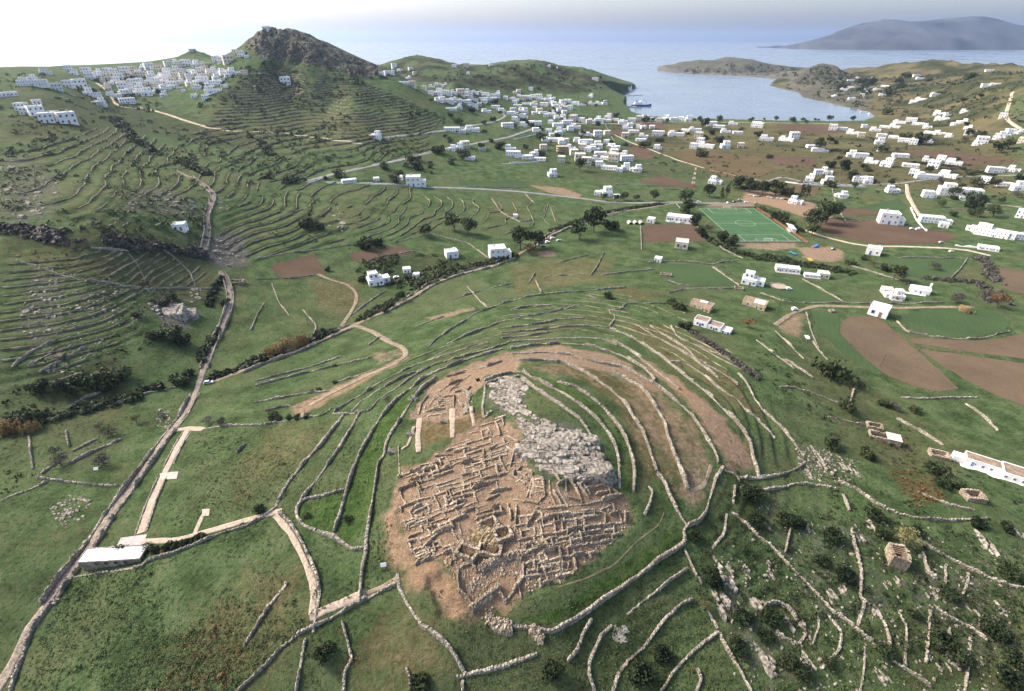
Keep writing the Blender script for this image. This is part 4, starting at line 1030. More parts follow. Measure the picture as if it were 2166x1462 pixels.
# ================================================================== stone walls (picture points along each wall's foot)
SITE = [ # retaining walls of the mound
 [(1080,738),(1132,730),(1184,727),(1236,730),(1277,741),(1314,752),(1342,768),(1366,782),(1379,795),(1384,808)],
 [(1080,749),(1158,746),(1210,752),(1262,767),(1314,777),(1353,798),(1392,819),(1418,839),(1444,860),(1462,878),(1483,907),(1496,930),(1509,949),(1518,972),(1519,980)],
 [(1096,764),(1153,764),(1192,769),(1225,782),(1257,800),(1283,819),(1306,837),(1327,860),(1342,886),(1361,915),(1368,936),(1379,967),(1389,996)],
 [(1298,787),(1327,803),(1355,821),(1371,837),(1384,858),(1397,876),(1405,892),(1413,928),(1423,954),(1436,983),(1446,1011),(1454,1037)],
 [(1179,808),(1218,821),(1249,839),(1277,863),(1296,886),(1314,910),(1329,943),(1340,980),(1342,1006),(1340,1040)],
 [(1106,787),(1127,800),(1158,816),(1194,834),(1218,850),(1246,871),(1272,897),(1288,917),(1301,943),(1309,975),(1310,1006),(1311,1034)],
 [(1103,800),(1145,832),(1194,863),(1225,886),(1244,910),(1253,930)],
 [(1290,694),(1340,716),(1374,738),(1405,759),(1426,777),(1452,798),(1483,821),(1509,845),(1532,868),(1555,891),(1574,915),(1587,936),(1592,967),(1600,993),(1605,1011)],
 [(1293,723),(1327,737),(1361,762),(1387,785),(1418,808),(1436,824)],
 [(1389,1000),(1405,1021),(1420,1058),(1444,1100),(1454,1113),(1446,1121),(1449,1147)],
 [(1449,1147),(1428,1163),(1392,1186),(1353,1217),(1314,1243),(1262,1280),(1210,1316),(1166,1339),(1127,1328),(1080,1324),(1030,1312)],
 [(1454,1113),(1478,1105),(1493,1085),(1501,1055),(1514,1011),(1530,988)],[(1371,1029),(1381,1042),(1374,1066),(1363,1089)],
 [(873,819),(834,850),(805,884),(784,920),(761,962),(748,993),(737,1027),(727,1063),(717,1097),(706,1126)],
 [(922,800),(896,819),(878,840),(862,863),(844,892),(823,923),(815,946),(813,964),(800,980),(795,1019),(789,1058),(782,1100),(776,1134),(774,1173),(766,1207),(763,1248),(762,1277)],
 [(1065,738),(1034,748),(995,759),(950,777),(917,789),(891,803),(873,819)],
 [(761,872),(748,897),(727,933),(706,967),(685,995),(659,1029),(639,1058),(630,1073),(627,1089),(631,1100),(644,1112),(675,1126),(701,1134),(722,1148),(748,1164),(770,1159)],
 [(727,878),(706,907),(678,943),(649,972),(626,1001),(610,1021),(592,1053),(583,1071)],
 [(839,1235),(761,1274),(696,1311),(628,1342)],[(841,1214),(844,1243),(867,1287),(891,1321),(911,1334),(945,1363),(966,1394),(987,1430)],
 [(1041,870),(1024,885),(1020,866),(1024,840),(1026,815)],[(1024,806),(1050,797),(1078,790),(1103,786)],[(1028,814),(1060,803),(1103,796)],[(978,828),(1000,838)]]
for px in SITE: stone_wall(px, 1.2, .72, 'thick dry stone retaining wall', jit=.14)
FIELDW = [
 [(1418,764),(1457,772),(1491,795),(1517,819),(1561,847),(1574,865),(1600,886),(1626,912),(1640,928)],[(1561,790),(1579,811),(1594,840),(1615,871),(1640,891),(1672,925),(1700,968)],
 [(1703,978),(1690,990),(1650,1006),(1606,1009)],[(630,1068),(649,1055),(680,1050),(706,1042),(731,1037)],
 [(1073,728),(1028,741),(982,754),(917,772),(878,793),(847,816),(820,832),(800,847),(784,868),(761,872)],
 [(1034,725),(982,738),(930,754),(891,767),(839,790),(800,811),(769,832),(737,852),(706,872)],[(904,777),(847,800),(800,826),(763,850),(743,871)],
 [(703,875),(727,878),(761,873)],[(540,852),(592,843),(644,833),(696,828)],[(540,816),(592,803),(657,787),(706,775),(761,762),(789,756)],[(540,806),(592,793),(644,780),(685,768),(722,754)],
 [(706,811),(748,798),(795,781)],[(430,908),(480,900),(540,900),(566,898),(618,889),(657,881),(680,880),(702,863)],
 [(906,734),(925,716),(956,695),(982,680),(1008,661),(1034,654),(1060,643),(1106,630),(1158,622),(1197,619),(1246,615),(1288,611),(1324,608)],
 [(945,729),(982,711),(1015,698),(1060,682),(1100,672)],[(1080,656),(1119,648),(1166,646)],[(1080,670),(1132,668),(1184,656),(1225,646)],[(1080,693),(1132,686),(1184,677),(1236,673)],
 [(1060,705),(1121,700),(1171,693),(1210,690),(1262,690),(1290,693)],[(1060,716),(1132,709),(1166,702)],[(1070,726),(1114,720),(1184,716),(1246,715),(1275,719),(1306,731)],
 [(1355,693),(1392,716),(1431,737),(1470,762),(1520,800)],[(1376,690),(1415,716),(1451,737),(1480,765),(1530,790),(1560,815)],[(1418,690),(1436,716),(1470,729),(1540,760),(1580,785)],
 [(1409,642),(1379,642),(1340,642),(1319,645),(1315,654),(1288,656),(1290,661),(1302,669),(1296,682),(1288,691)],[(1413,620),(1444,613),(1472,609),(1509,611),(1545,611),(1566,607)],
 [(1506,565),(1530,581),(1563,604)],[(1371,555),(1444,552),(1501,560),(1532,554),(1574,550)],[(1355,477),(1357,529)],[(1428,428),(1444,448),(1465,469),(1485,490),(1506,508),(1517,518),(1537,531),(1571,547)],
 [(1413,594),(1444,604),(1470,607)],[(1249,583),(1262,565),(1277,534)],[(1246,539),(1184,555)],[(1270,582),(1314,577),(1366,572),(1385,570)],[(1118,599),(1132,578)],[(1133,594),(1145,620)],
 [(988,606),(1013,635),(1031,651)],[(911,496),(945,505),(992,516),(1034,547),(1049,555)],[(834,513),(872,503),(911,496)],[(540,548),(618,534),(670,529),(743,518)],[(769,555),(815,542),(878,531)],
 [(540,591),(618,589),(665,582)],[(740,669),(774,643),(815,615)],[(31,550),(78,563),(122,581),(145,586),(182,594),(234,598),(286,611),(338,611),(377,610),(429,611),(476,611)],
 [(192,526),(226,528),(273,531)],[(346,529),(377,552),(403,578),(413,604)],[(273,537),(296,568),(312,608)],[(26,777),(65,746),(117,720)],[(60,775),(104,749),(166,728)],[(83,788),(130,764),(182,733)],[(99,816),(135,800),(182,790)],
 [(148,865),(179,842),(215,830)],[(78,1011),(138,1019),(195,1027),(250,1028)],[(88,1003),(130,972)],[(145,982),(208,951),(260,928)],[(153,956),(203,930)],[(62,923),(70,993)],[(140,912),(147,945)],[(0,1060),(31,1047),(62,1037),(101,1019)],
 [(148,1222),(225,1211),(299,1199),(312,1186),(364,1172),(416,1151),(468,1129),(520,1113),(556,1095),(583,1073)],[(143,1224),(122,1251),(99,1290),(73,1321),(57,1363),(47,1394),(34,1428),(23,1462)],
 [(609,1233),(566,1287),(540,1331),(515,1368)],[(626,1347),(592,1373),(571,1399),(540,1430),(500,1465)],[(966,1433),(1034,1417),(1073,1407),(1100,1396),(1137,1383)],[(724,1313),(735,1355),(745,1394),(730,1420),(727,1465)],
 [(646,1352),(636,1407),(626,1465)],[(860,1412),(868,1440),(870,1462)],[(979,1440),(979,1465)],[(1566,1011),(1605,1013),(1640,1007)],[(1532,996),(1556,1006),(1566,1020)],[(1566,1032),(1605,1038),(1658,1032),(1676,1024),(1736,1027),(1772,1037)],[(1555,1027),(1550,1066)],
 [(1251,1311),(1233,1342),(1220,1378),(1200,1399)],[(1454,1204),(1415,1230),(1387,1253),(1355,1274),(1327,1300)],[(1293,1324),(1272,1344),(1257,1376),(1246,1402),(1246,1430),(1259,1465)],
 [(1465,1269),(1439,1280),(1413,1303),(1397,1321),(1366,1365),(1332,1394),(1309,1422),(1296,1465)],[(1519,1337),(1488,1360),(1457,1386),(1426,1420),(1397,1465)],[(1522,1339),(1537,1373),(1561,1412),(1589,1465)],[(1475,1415),(1483,1438),(1472,1465)],
 [(1449,1165),(1467,1207),(1485,1238)],[(1496,1290),(1519,1331)],[(1537,1087),(1532,1129),(1506,1160)],[(1548,1085),(1574,1105),(1600,1131),(1632,1155),(1658,1186),(1697,1222),(1731,1261),(1762,1295),(1788,1311),(1819,1337),(1866,1378),(1905,1409),(1944,1435),(1970,1455)],
 [(1671,1118),(1666,1142),(1660,1170)],[(1801,1118),(1806,1155),(1814,1176),(1822,1207),(1819,1264),(1829,1274),(1814,1324)],[(1952,1168),(1962,1212),(1982,1226)],[(1938,1144),(1970,1160),(2022,1188),(2061,1209),(2113,1230),(2180,1252)],
 [(1892,1280),(1918,1326),(1914,1409)],[(1967,1290),(1965,1342),(1957,1402)],[(1975,1280),(2009,1308),(2048,1324),(2087,1355)],[(2048,1212),(2045,1238),(2032,1264)],[(2001,1194),(1998,1238)],[(2009,1329),(2001,1389)],[(2053,1342),(2048,1407),(2040,1462)],
 [(1829,1368),(1827,1420),(1819,1465)],[(1616,1280),(1645,1274),(1671,1290),(1684,1308)],[(1692,1316),(1705,1342),(1689,1363),(1658,1352),(1640,1334)],[(1751,1300),(1780,1337),(1775,1376),(1736,1415)],[(1731,1305),(1733,1324),(1718,1363)],[(1868,1313),(1881,1352),(1879,1381)],
 [(1892,1085),(1944,1098),(1996,1103),(2092,1098)],[(1718,720),(1731,741),(1751,762)],[(1648,819),(1684,821),(1723,834),(1767,850),(1798,855),(1803,832),(1814,806)],[(1905,841),(1944,845),(1996,843),(2068,841)],[(1606,860),(1645,897),(1668,923),(1682,938)],
 [(2042,855),(2074,876),(2110,912)],[(1897,886),(1944,912),(1996,943)],[(1772,1019),(1814,1037),(1853,1066),(1892,1084)],[(1783,1045),(1796,1081)],[(1606,620),(1632,628),(1658,638),(1694,641),(1762,641),(1840,643),(1918,643),(1996,639)],
 [(1697,591),(1731,609),(1783,638)],[(2048,544),(2032,568),(2009,591)],[(1705,661),(1715,698),(1731,737)],[(1897,680),(1918,703),(1996,716),(2074,717),(2139,700)],[(91,892),(182,868),(247,855),(312,832),(372,819)],[(560,640),(545,665),(530,700)],[(640,655),(670,690),(660,720)],
 [(1240,925-300),(1262,640-8)],[(575,600),(590,640),(612,668)],[(780,1290-560),(805,712),(830,720)],[(975,395),(1110,398)],[(1100,470),(1150,462),(1160,430)],[(1050,560),(1040,540)],[(1330,1462-1020),(1300,455),(1270,462)]]
FIELDW += [[(1500,360),(1640,390)],[(1330,345),(1440,350)],[(1760,400),(1770,440),(1790,470)],[(1850,400),(1925,410)],[(1640,300),(1790,300)],[(1280,262),(1300,300)],[(2040,425),(2166,440)],[(1990,440),(2100,450)],[(1480,285),(1500,320)],[(1400,400),(1500,405)],[(1300,390),(1420,395)],[(1900,545),(2060,548)],[(1790,560),(1900,592)],[(1780,470),(1900,462)],[(940,640),(1000,620),(1080,600)],[(880,690),(940,670)],[(1150,585),(1240,580)],[(1040,420),(1060,450),(1100,470)],[(1110,410),(1130,430)],[(600,450),(660,440)],[(1165,440),(1175,470)],[(560,870),(600,860),(640,862)],[(500,960),(520,940)],[(1750,880),(1830,900)],[(1660,760),(1720,800)],[(1600,720),(1680,780)],[(1640,700),(1700,760)],[(1940,1040),(2010,1070),(2060,1080)]]
for px in FIELDW: stone_wall(px, .9, .56)
# both sides of the old paths
def off_px(px, k): 
    p = line_w(px, 1, 3.0); nn = normals(p); return p + nn * k
def wall_ground(p, h, w, what, pos, label=None):
    WN[0] += 1; o = obj('dry_stone_wall', wall_mesh(p, h, w, M['stone'], seed=WN[0])); return thing(o, what, 'wall', 'dry stone field walls', label, pos)
PA = [(100,1280),(143,1215),(180,1172),(232,1090),(290,1012),(345,935),(388,880),(413,832)]
PB = [(432,780),(442,745),(466,700),(482,660),(488,625),(480,592),(470,578)]
PD = [(432,528),(440,490),(437,455),(455,415),(436,395),(402,375)]
for px, nm, wd in ((PA, 'stone path beside the visitor building', 1.9), (PB, 'stone path climbing the left valley', 1.7), (PD, 'stone path high on the left slope', 1.7)):
    for k, s in ((wd, 'left'), (-wd, 'right')): wall_ground(off_px(px, k), 1.3, .7, '', None, 'dry stone wall on the %s side of the %s' % (s, nm))
for px, nm in (([(510,786),(560,765),(620,745),(680,718),(745,690)], 'lower farm track'), ([(800,665),(870,630),(915,600),(970,580),(1040,563),(1085,545)], 'middle farm track'), ([(1130,520),(1160,500),(1200,480),(1250,460),(1310,448)], 'upper farm track')):
    for k, s in ((2.4, 'far'), (-2.4, 'near')): wall_ground(off_px(px, k), 1.1, .7, '', None, 'dry stone wall on the %s side of the %s' % (s, nm))
for px, nm in (([(398,908),(375,948),(357,985)], 'upper flight of the paved path'), ([(345,1008),(322,1060),(298,1128)], 'lower flight of the paved path')):
    for k, s in ((1.75, 'left'), (-1.75, 'right')): wall_ground(off_px(px, k), .55, .42, '', None, 'low stone kerb wall left of the %s' % nm if s == 'left' else 'low stone kerb wall right of the %s' % nm)
wall_ground(off_px([(582,1090),(612,1124),(632,1160),(648,1195),(662,1232),(664,1262),(655,1310),(650,1340)], 1.5), 1.0, .8, '', None, 'stone wall along the curving paved path below the mound')

# ---- contour walls of the terraces: too many to tell apart, one mass of low walls
def contour_walls():
    from collections import defaultdict
    g = 3.5; xs = np.arange(-760, 520, g); ys = np.arange(190, 1150, g)
    xx, yy = np.meshgrid(xs, ys); z = lift(ZPRE + warpz, GX, GY, xx, yy); tm = lift(TM, GX, GY, xx, yy); td = lift(TD, GX, GY, xx, yy)
    keepn = fbm(xx, yy, 45, 3, 88)
    segs = []
    for dz in sorted(set(t[1] for t in TERR)):
        msk = (np.abs(td - dz) < .06) & (tm > .35) & (keepn > -.30)
        mc = msk[:-1, :-1] & msk[1:, 1:] & msk[1:, :-1] & msk[:-1, 1:]
        q = z / dz
        for lv in range(int(np.floor(q[msk].min())) if msk.any() else 0, int(np.ceil(q[msk].max())) + 1 if msk.any() else 0):
            L = q - (lv + 0.86)
            s = L > 0; c = s[:-1, :-1].astype(int) + s[1:, :-1] + s[:-1, 1:] + s[1:, 1:]
            for j, i in np.argwhere((c > 0) & (c < 4) & mc):
                P = []
                cor = [(j, i), (j, i+1), (j+1, i+1), (j+1, i)]
                for a in range(4):
                    (ja, ia), (jb, ib) = cor[a], cor[(a+1) % 4]
                    va, vb = L[ja, ia], L[jb, ib]
                    if (va > 0) != (vb > 0):
                        t = va / (va - vb); P.append((xs[ia] + (xs[ib]-xs[ia])*t, ys[ja] + (ys[jb]-ys[ja])*t))
                if len(P) >= 2: segs.append((P[0], P[1]))
    S = np.array(segs); 
    a, b2 = S[:, 0], S[:, 1]; m = (a + b2) / 2
    ja = fbm(a[:, 0], a[:, 1], 9, 2, 14); jb = fbm(b2[:, 0], b2[:, 1], 9, 2, 14)
    d = b2 - a; L = np.maximum(1e-6, np.hypot(d[:, 0], d[:, 1])); nn = np.stack([-d[:, 1], d[:, 0]], 1) / L[:, None]
    far_ = np.clip(np.hypot(m[:, 0], m[:, 1]) / 500, .7, 1.5)
    V = []
    for q, j in ((a, ja), (b2, jb)):
        z0 = Hm(q[:, 0], q[:, 1]); hh = (.55 + j * 1.3).clip(.2) * far_; w = .3 * far_
        for sgn, up in ((-1, -1), (-1, 1), (1, 1), (1, -1)):
            p = q + nn * (sgn * w * (1 if up > 0 else 1.25))[:, None]
            V.append(np.stack([p[:, 0], p[:, 1], z0 + np.where(up > 0, hh, -1.2)], 1))
    V = np.stack(V, 1).reshape(-1, 3); n = len(S)
    f = np.array([(0,4,5,1),(1,5,6,2),(2,6,7,3)])
    Fq = (np.arange(n)[:, None, None]*8 + f[None]).reshape(-1, 4)
    o = obj('terrace_walls', np_mesh('terrace_walls', V, Fq, M['farstone']), kind='stuff'); o['label'] = 'low dry stone terrace walls following the hillside contours'
    return n
contour_walls()
# ================================================================== the excavated settlement: low house walls, block by block
RUIN = [(843,947,845,1008),(887,996,927,980),(845,1008,887,996),(890,981,905,980),(905,980,925,976),(888,992,895,1021),(907,981,918,1013),(918,1013,925,1027),(873,1013,895,1008),(895,1008,912,1001),(895,1027,925,1022),(916,946,923,976),(923,965,957,963),(957,963,982,953),
(962,940,963,958),(962,940,994,930),(994,930,1019,928),(962,951,992,943),(963,958,994,950),(963,982,1007,967),(976,981,1020,972),(1008,977,1027,971),(1008,986,1024,981),(1024,980,1032,1001),(1034,971,1048,992),(1036,971,1070,962),(963,1006,988,993),(988,993,1007,993),
(926,1026,963,1012),(963,1012,982,1003),(926,1032,976,1020),(976,1020,1017,1005),(1017,1005,1027,1024),(1027,1024,1034,1034),(992,1016,998,1028),(1007,1036,1029,1026),(1032,960,1063,952),(1029,952,1057,945),(1024,937,1045,932),(1024,917,1042,910),(1024,927,1047,920),(1046,918,1052,936),
(946,1032,960,1064),(960,1064,972,1087),(952,1059,994,1047),(994,1047,1026,1031),(1007,1044,1022,1064),(969,1072,994,1061),(975,1087,994,1079),(993,1074,1017,1074),(1017,1074,1022,1082),(1022,1074,1038,1092),(1024,1102,1057,1082),(1057,1082,1075,1067),(1004,1093,1023,1106),
(907,1041,927,1037),(910,1049,928,1067),(897,1057,912,1051),(881,1061,891,1056),(849,1081,861,1075),(861,1075,876,1066),(856,1090,872,1079),(872,1079,897,1073),(879,1084,907,1070),(864,1103,877,1095),(877,1095,895,1085),(880,1093,887,1106),(880,1110,912,1100),(866,1117,900,1106),
(915,1082,917,1091),(917,1091,928,1086),(865,1118,866,1138),(865,1141,890,1130),(879,1142,897,1136),(867,1142,875,1170),(877,1145,890,1168),(889,1168,928,1146),(897,1156,928,1128),(880,1172,930,1157),(881,1193,907,1175),(907,1175,931,1160),(910,1116,922,1110),(900,1108,901,1128),
(911,1126,922,1120),(925,1108,928,1128),(927,1106,955,1102),(937,1125,960,1107),(937,1128,960,1148),(945,1145,930,1156),(947,1166,960,1147),(932,1158,948,1176),(976,1090,976,1101),(980,1101,1000,1096),(977,1196,1013,1172),(976,1201,998,1191),(998,1191,1007,1207),(970,1205,968,1221),(968,1221,971,1249),
(971,1249,994,1270),(1018,1214,1013,1196),(1107,1145,1110,1190),(1107,1195,1107,1220),(1107,1220,1088,1248),(1088,1248,1072,1270),(1096,1241,1102,1262),(1099,1152,1118,1150),(1113,1173,1143,1156),(1143,1156,1168,1138),(1107,1136,1125,1127),(1125,1127,1146,1131),(1146,1131,1171,1133),(1143,1108,1149,1144),
(1151,1145,1154,1165),(1171,1095,1176,1134),(1178,1136,1178,1166),(1178,1166,1182,1186),(1171,1165,1160,1168),(1216,1107,1222,1145),(1218,1113,1230,1132),(1230,1132,1236,1148),(1236,1148,1239,1165),(1233,1090,1244,1104),(1244,1104,1254,1118),(1254,1122,1265,1134),(1265,1134,1276,1140),(1232,1130,1265,1119),
(1265,1119,1287,1111),(1282,1098,1290,1120),(1185,1156,1212,1151),(1237,1154,1262,1147),(1115,1194,1135,1187),(1143,1187,1149,1205),(1156,1192,1198,1191),(1189,1187,1190,1207),(1112,1173,1108,1190),(1212,1148,1238,1152),(1088,999,1102,990),(1102,990,1124,1003),(1124,1003,1108,1022),(1108,1022,1086,1008),(1086,1008,1088,999),
(1096,1003,1115,1015),(1095,1018,1115,1000),(1126,1014,1115,1049),(1129,1018,1121,1051),(1126,1015,1146,1013),(1146,1013,1151,1028),(1128,1029,1150,1032),(1128,1042,1150,1039),(1150,1032,1152,1045),(1162,1019,1164,1046),(1164,1046,1175,1069),(1171,1042,1185,1065),(1178,1026,1192,1057),(1192,1057,1200,1071),
(1165,993,1183,1015),(1182,1024,1196,1018),(1196,1018,1198,1038),(1198,1038,1205,1054),(1208,1018,1218,1033),(1218,1033,1229,1060),(1223,1026,1244,1051),(1233,1026,1247,1044),(1223,1014,1257,1010),(1229,1025,1260,1014),(1238,1036,1256,1033),(1205,1054,1229,1060),(1136,1076,1160,1076),(1160,1076,1192,1071),
(1192,1071,1240,1067),(1240,1067,1276,1058),(1276,1058,1312,1048),(1144,1078,1147,1093),(1156,1075,1162,1089),(1146,1094,1212,1087),(1212,1087,1272,1083),(1272,1078,1295,1068),(1282,1089,1304,1083),(1295,1067,1302,1085),(1088,1074,1082,1093),(1092,1074,1089,1123),(1132,1085,1115,1112),(1115,1112,1096,1130),
(1106,1060,1135,1065),(1089,1057,1106,1062),(1142,1060,1150,1052),(1060,1080,1075,1065),(1260,1030,1285,1022),(1285,1022,1290,1045),(1290,1030,1308,1046),(1262,1046,1288,1040),(1060,1010,1076,1035),(1045,1040,1076,1035),(1040,1010,1062,1004),(1056,1050,1082,1048),(1070,985,1086,980),(1050,1000,1064,985),(1072,945,1092,960),(1085,965,1080,985),
(885,876,891,856),(891,856,904,840),(904,840,914,820),(914,820,926,810),(906,862,916,848),(916,848,930,837),(933,850,952,848),(935,853,953,852),(945,837,952,827),(952,827,970,812),(951,815,978,805),(946,797,980,789),(970,848,977,860),(960,837,960,861),(904,872,940,866),(907,881,940,875),(982,802,994,794),(985,830,994,820),
(896,872,900,860),(925,850,930,862),(918,862,938,858),(940,840,958,838),(930,828,945,818),(958,820,975,818),(965,830,982,826),(920,842,935,846),(910,868,925,866),(1000,782,1030,776),(1032,775,1060,766),(960,795,985,784),(1050,885,1066,880),(1055,898,1070,890),(1062,908,1080,905),(1050,925,1072,918),(1075,925,1095,935),(1060,940,1075,932),
(1043,1170,1062,1160),(1065,1125,1085,1130),(1030,1135,1050,1142),(1048,1112,1062,1120),(1010,1145,1020,1160),(985,1150,1000,1140),(1000,1120,1012,1130),(960,1125,975,1120),(975,1120,982,1140),(960,1176,985,1165),(1120,1160,1140,1150),(1160,1115,1170,1112),(1190,1100,1210,1098),(1195,1120,1215,1118),(1250,1095,1265,1092)]
from collections import defaultdict
RUIN = [q for q in RUIN if math.hypot(q[2]-q[0], q[3]-q[1]) > 31 or (q[0]+q[2])/2 > 1075 and (q[1]+q[3])/2 < 1078 or (q[1]+q[3])/2 < 890 or ((q[1]+q[3])/2 > 1190)]
_r = random.Random(5); _fall = lambda u: .40*(u-840) - .00030*(u-840)**2
_bx = lambda u: .46 - .34*(u-840)/500
_t = 930.0; _rows = []
while _t < 1460: _rows.append(_t); _t += _r.choice((11, 13, 16, 20))
def _node(u, t): w = u + _bx(u)*(t - 1150); return w, t - _fall(w)
def _ok(p): return inside(np.array([p[0]]), np.array([p[1]]), DIG)[0] and not (p[0] > 1078 and p[1] < 1078) and not (968 < p[0] < 1105 and p[1] > 1192) and not (968 < p[0] < 1085 and 1100 < p[1] < 1192 and (p[1] - 1100) > (p[0] - 1085) * .2 and p[0] > 985)
for t0, t1 in zip(_rows[:-1], _rows[1:]):
    u = 760.0; us = []
    while u < 1500: us.append(u); u += _r.choice((13, 18, 24, 34))
    skip = 0
    for a, e in zip(us[:-1], us[1:]):
        p, q, p1 = _node(a, t0 + _r.uniform(-2.4, 2.4)), _node(e, t0 + _r.uniform(-2.4, 2.4)), _node(a + _r.uniform(-3.5, 3.5), t1 - _r.choice((0, 0, 0, 5)))
        if _ok(p) and _ok(q) and _r.random() < .80: RUIN.append((*p, *q))
        if _ok(p) and _ok(p1) and _r.random() < .72: RUIN.append((*p, *p1))
cells = defaultdict(list)
for s in RUIN:
    mu, mv = (s[0] + s[2]) / 2, (s[1] + s[3]) / 2
    cells[(int((mu - 830) // 82), int((mv - 770) // 58))].append(s)
big = {k: v for k, v in cells.items() if len(v) >= 3}
for k, v in cells.items():
    if k not in big:
        j = min(big, key=lambda q: (q[0] - k[0]) ** 2 + 1.3 * (q[1] - k[1]) ** 2); big[j] = big[j] + v
sd0 = 500
for k, v in sorted(big.items()):
    mu = sum(s[0] + s[2] for s in v) / 2 / len(v); mv = sum(s[1] + s[3] for s in v) / 2 / len(v)
    g0 = hit([(mu, mv)])[0]
    o = empty('ruined_house', tuple(g0))
    for s in v:
        sd0 += 1
        g = hit(dens([(s[0], s[1]), (s[2], s[3])], 12))[:, :2]
        e = (g[-1] - g[0]) / max(.1, np.hypot(*(g[-1] - g[0]))) * .5; g[0] -= e; g[-1] += e
        me = wall_mesh(g, R.choice((.35, .6, .8, 1.0, 1.3)), R.uniform(.34, .62), M['ruin'], jit=.11, seed=sd0, step=.5, batter=.05)
        me.transform(Matrix.Translation(Vector((-g0[0], -g0[1], -g0[2]))))
        me.name = 'wall'; obj('wall', me, o)
    thing(o, 'low stone walls of a dug out house', 'ruin', 'excavated prehistoric houses', 'walls of a dug out house, %s block from left, %s row of the excavation' % (ORD[k[0]], ORD[k[1]]))
# the great rubble mound wall, the thick leaning wall and the fallen stones
def rubble_bank(name, px, h, w, label, cat, mat='ruin'):
    g = smooth(hit(dens(px, 12))[:, :2], 1); WN[0] += 1; rs_ = np.random.RandomState(WN[0])
    g = dens(g, .4); n = int(len(g) * .4 * w * 9); k = rs_.randint(0, len(g), n); t = np.clip(rs_.normal(0, .36, n), -1, 1)
    q = g[k] + normals(g)[k] * (t * w * .5)[:, None]; c0 = (*g.mean(0), float(Hm(*g.mean(0))))
    z = Hm(q[:, 0], q[:, 1]) + h * (1 - t * t) * rs_.uniform(.55, 1, n) * .8
    o = empty(name, c0); me = wall_mesh(g, h * .62, w * .62, M[mat], batter=.4, jit=.16, seed=WN[0], step=.9); me.transform(Matrix.Translation(Vector(c0) * -1)); me.name = 'core'; obj('core', me, o)
    obj('stones', stones_mesh('stones', np.stack([q[:, 0]-c0[0], q[:, 1]-c0[1], z-c0[2]], 1), np.exp(rs_.normal(-.95, .35, n)), M[mat], WN[0], .75), o)['kind'] = 'stuff'
    return thing(o, '', cat, None, label)
rubble_bank('rubble_wall', [(994,1290),(1024,1268),(1057,1241)], 1.7, 1.9, 'thick sloping rubble wall at the low tip of the excavation', 'wall')
rubble_bank('rubble_wall', [(1013,1208),(1025,1198),(1056,1183),(1072,1182),(1084,1172),(1104,1180)], 1.7, 2.6, 'high mound of rubble wall in front of the timbered pits', 'wall')
rubble_bank('rubble_wall', [(1049,1243),(1071,1275)], 1.3, .8, 'short rubble wall right of the thick sloping wall', 'wall')
rubble_bank('rubble_heap', [(1030,1308),(1052,1322),(1082,1326)], 1.6, 3.0, 'heap of fallen stones at the left end of the great retaining wall', 'stones')
rubble_bank('rubble_heap', [(1125,1330),(1150,1352)], 1.4, 3.2, 'collapsed stones below the bend of the great retaining wall', 'stones')
rubble_bank('rubble_heap', [(985,876),(990,850),(993,835)], 1.0, 2.2, 'long heap of small grey stones beside the grass on the mound top', 'stones', 'stone')
# broad wall tops and stair blocks left of the top
for px, w, lb in (([(957,866),(957,927)], 1.9, 'broad paved wall top right of the dry grass trench'), ([(888,885),(884,922),(886,958)], 1.6, 'broad paved wall top left of the dry grass trench'), ([(996,862),(1003,902)], 1.1, 'narrow paved wall top by the grassy strip'), ([(877,905),(862,945),(850,952)], 1.0, 'paved wall top at the left edge of the dig')):
    g = hit(dens(px, 10))[:, :2]; WN[0] += 1
    thing(obj('paved_wall', wall_mesh(g, .9, w, M['paving'], batter=.06, jit=.06, seed=WN[0], step=.7)), '', 'wall', None, lb)
for (u, v), yaw, lb in (((948,892), 1.55, 'short flight of stone steps beside the broad paved wall'), ((877,920), 1.5, 'short flight of stone steps on the left paved wall'), ((837,955), 1.57, 'flight of stone steps climbing the outer edge of the dig')):
    g = hit([(u, v)])[0]; o = empty('stone_stairs', tuple(g), yaw); o['label'] = lb; o['category'] = 'steps'; o['group'] = 'stone steps of the dig'
    for k in range(6): obj('step', MB().box(-.9 + .004*k, .9 - .004*k, k*.42, k*.42 + .43, -1.2, .15 + .17*k).build('step', M['stone']), o)
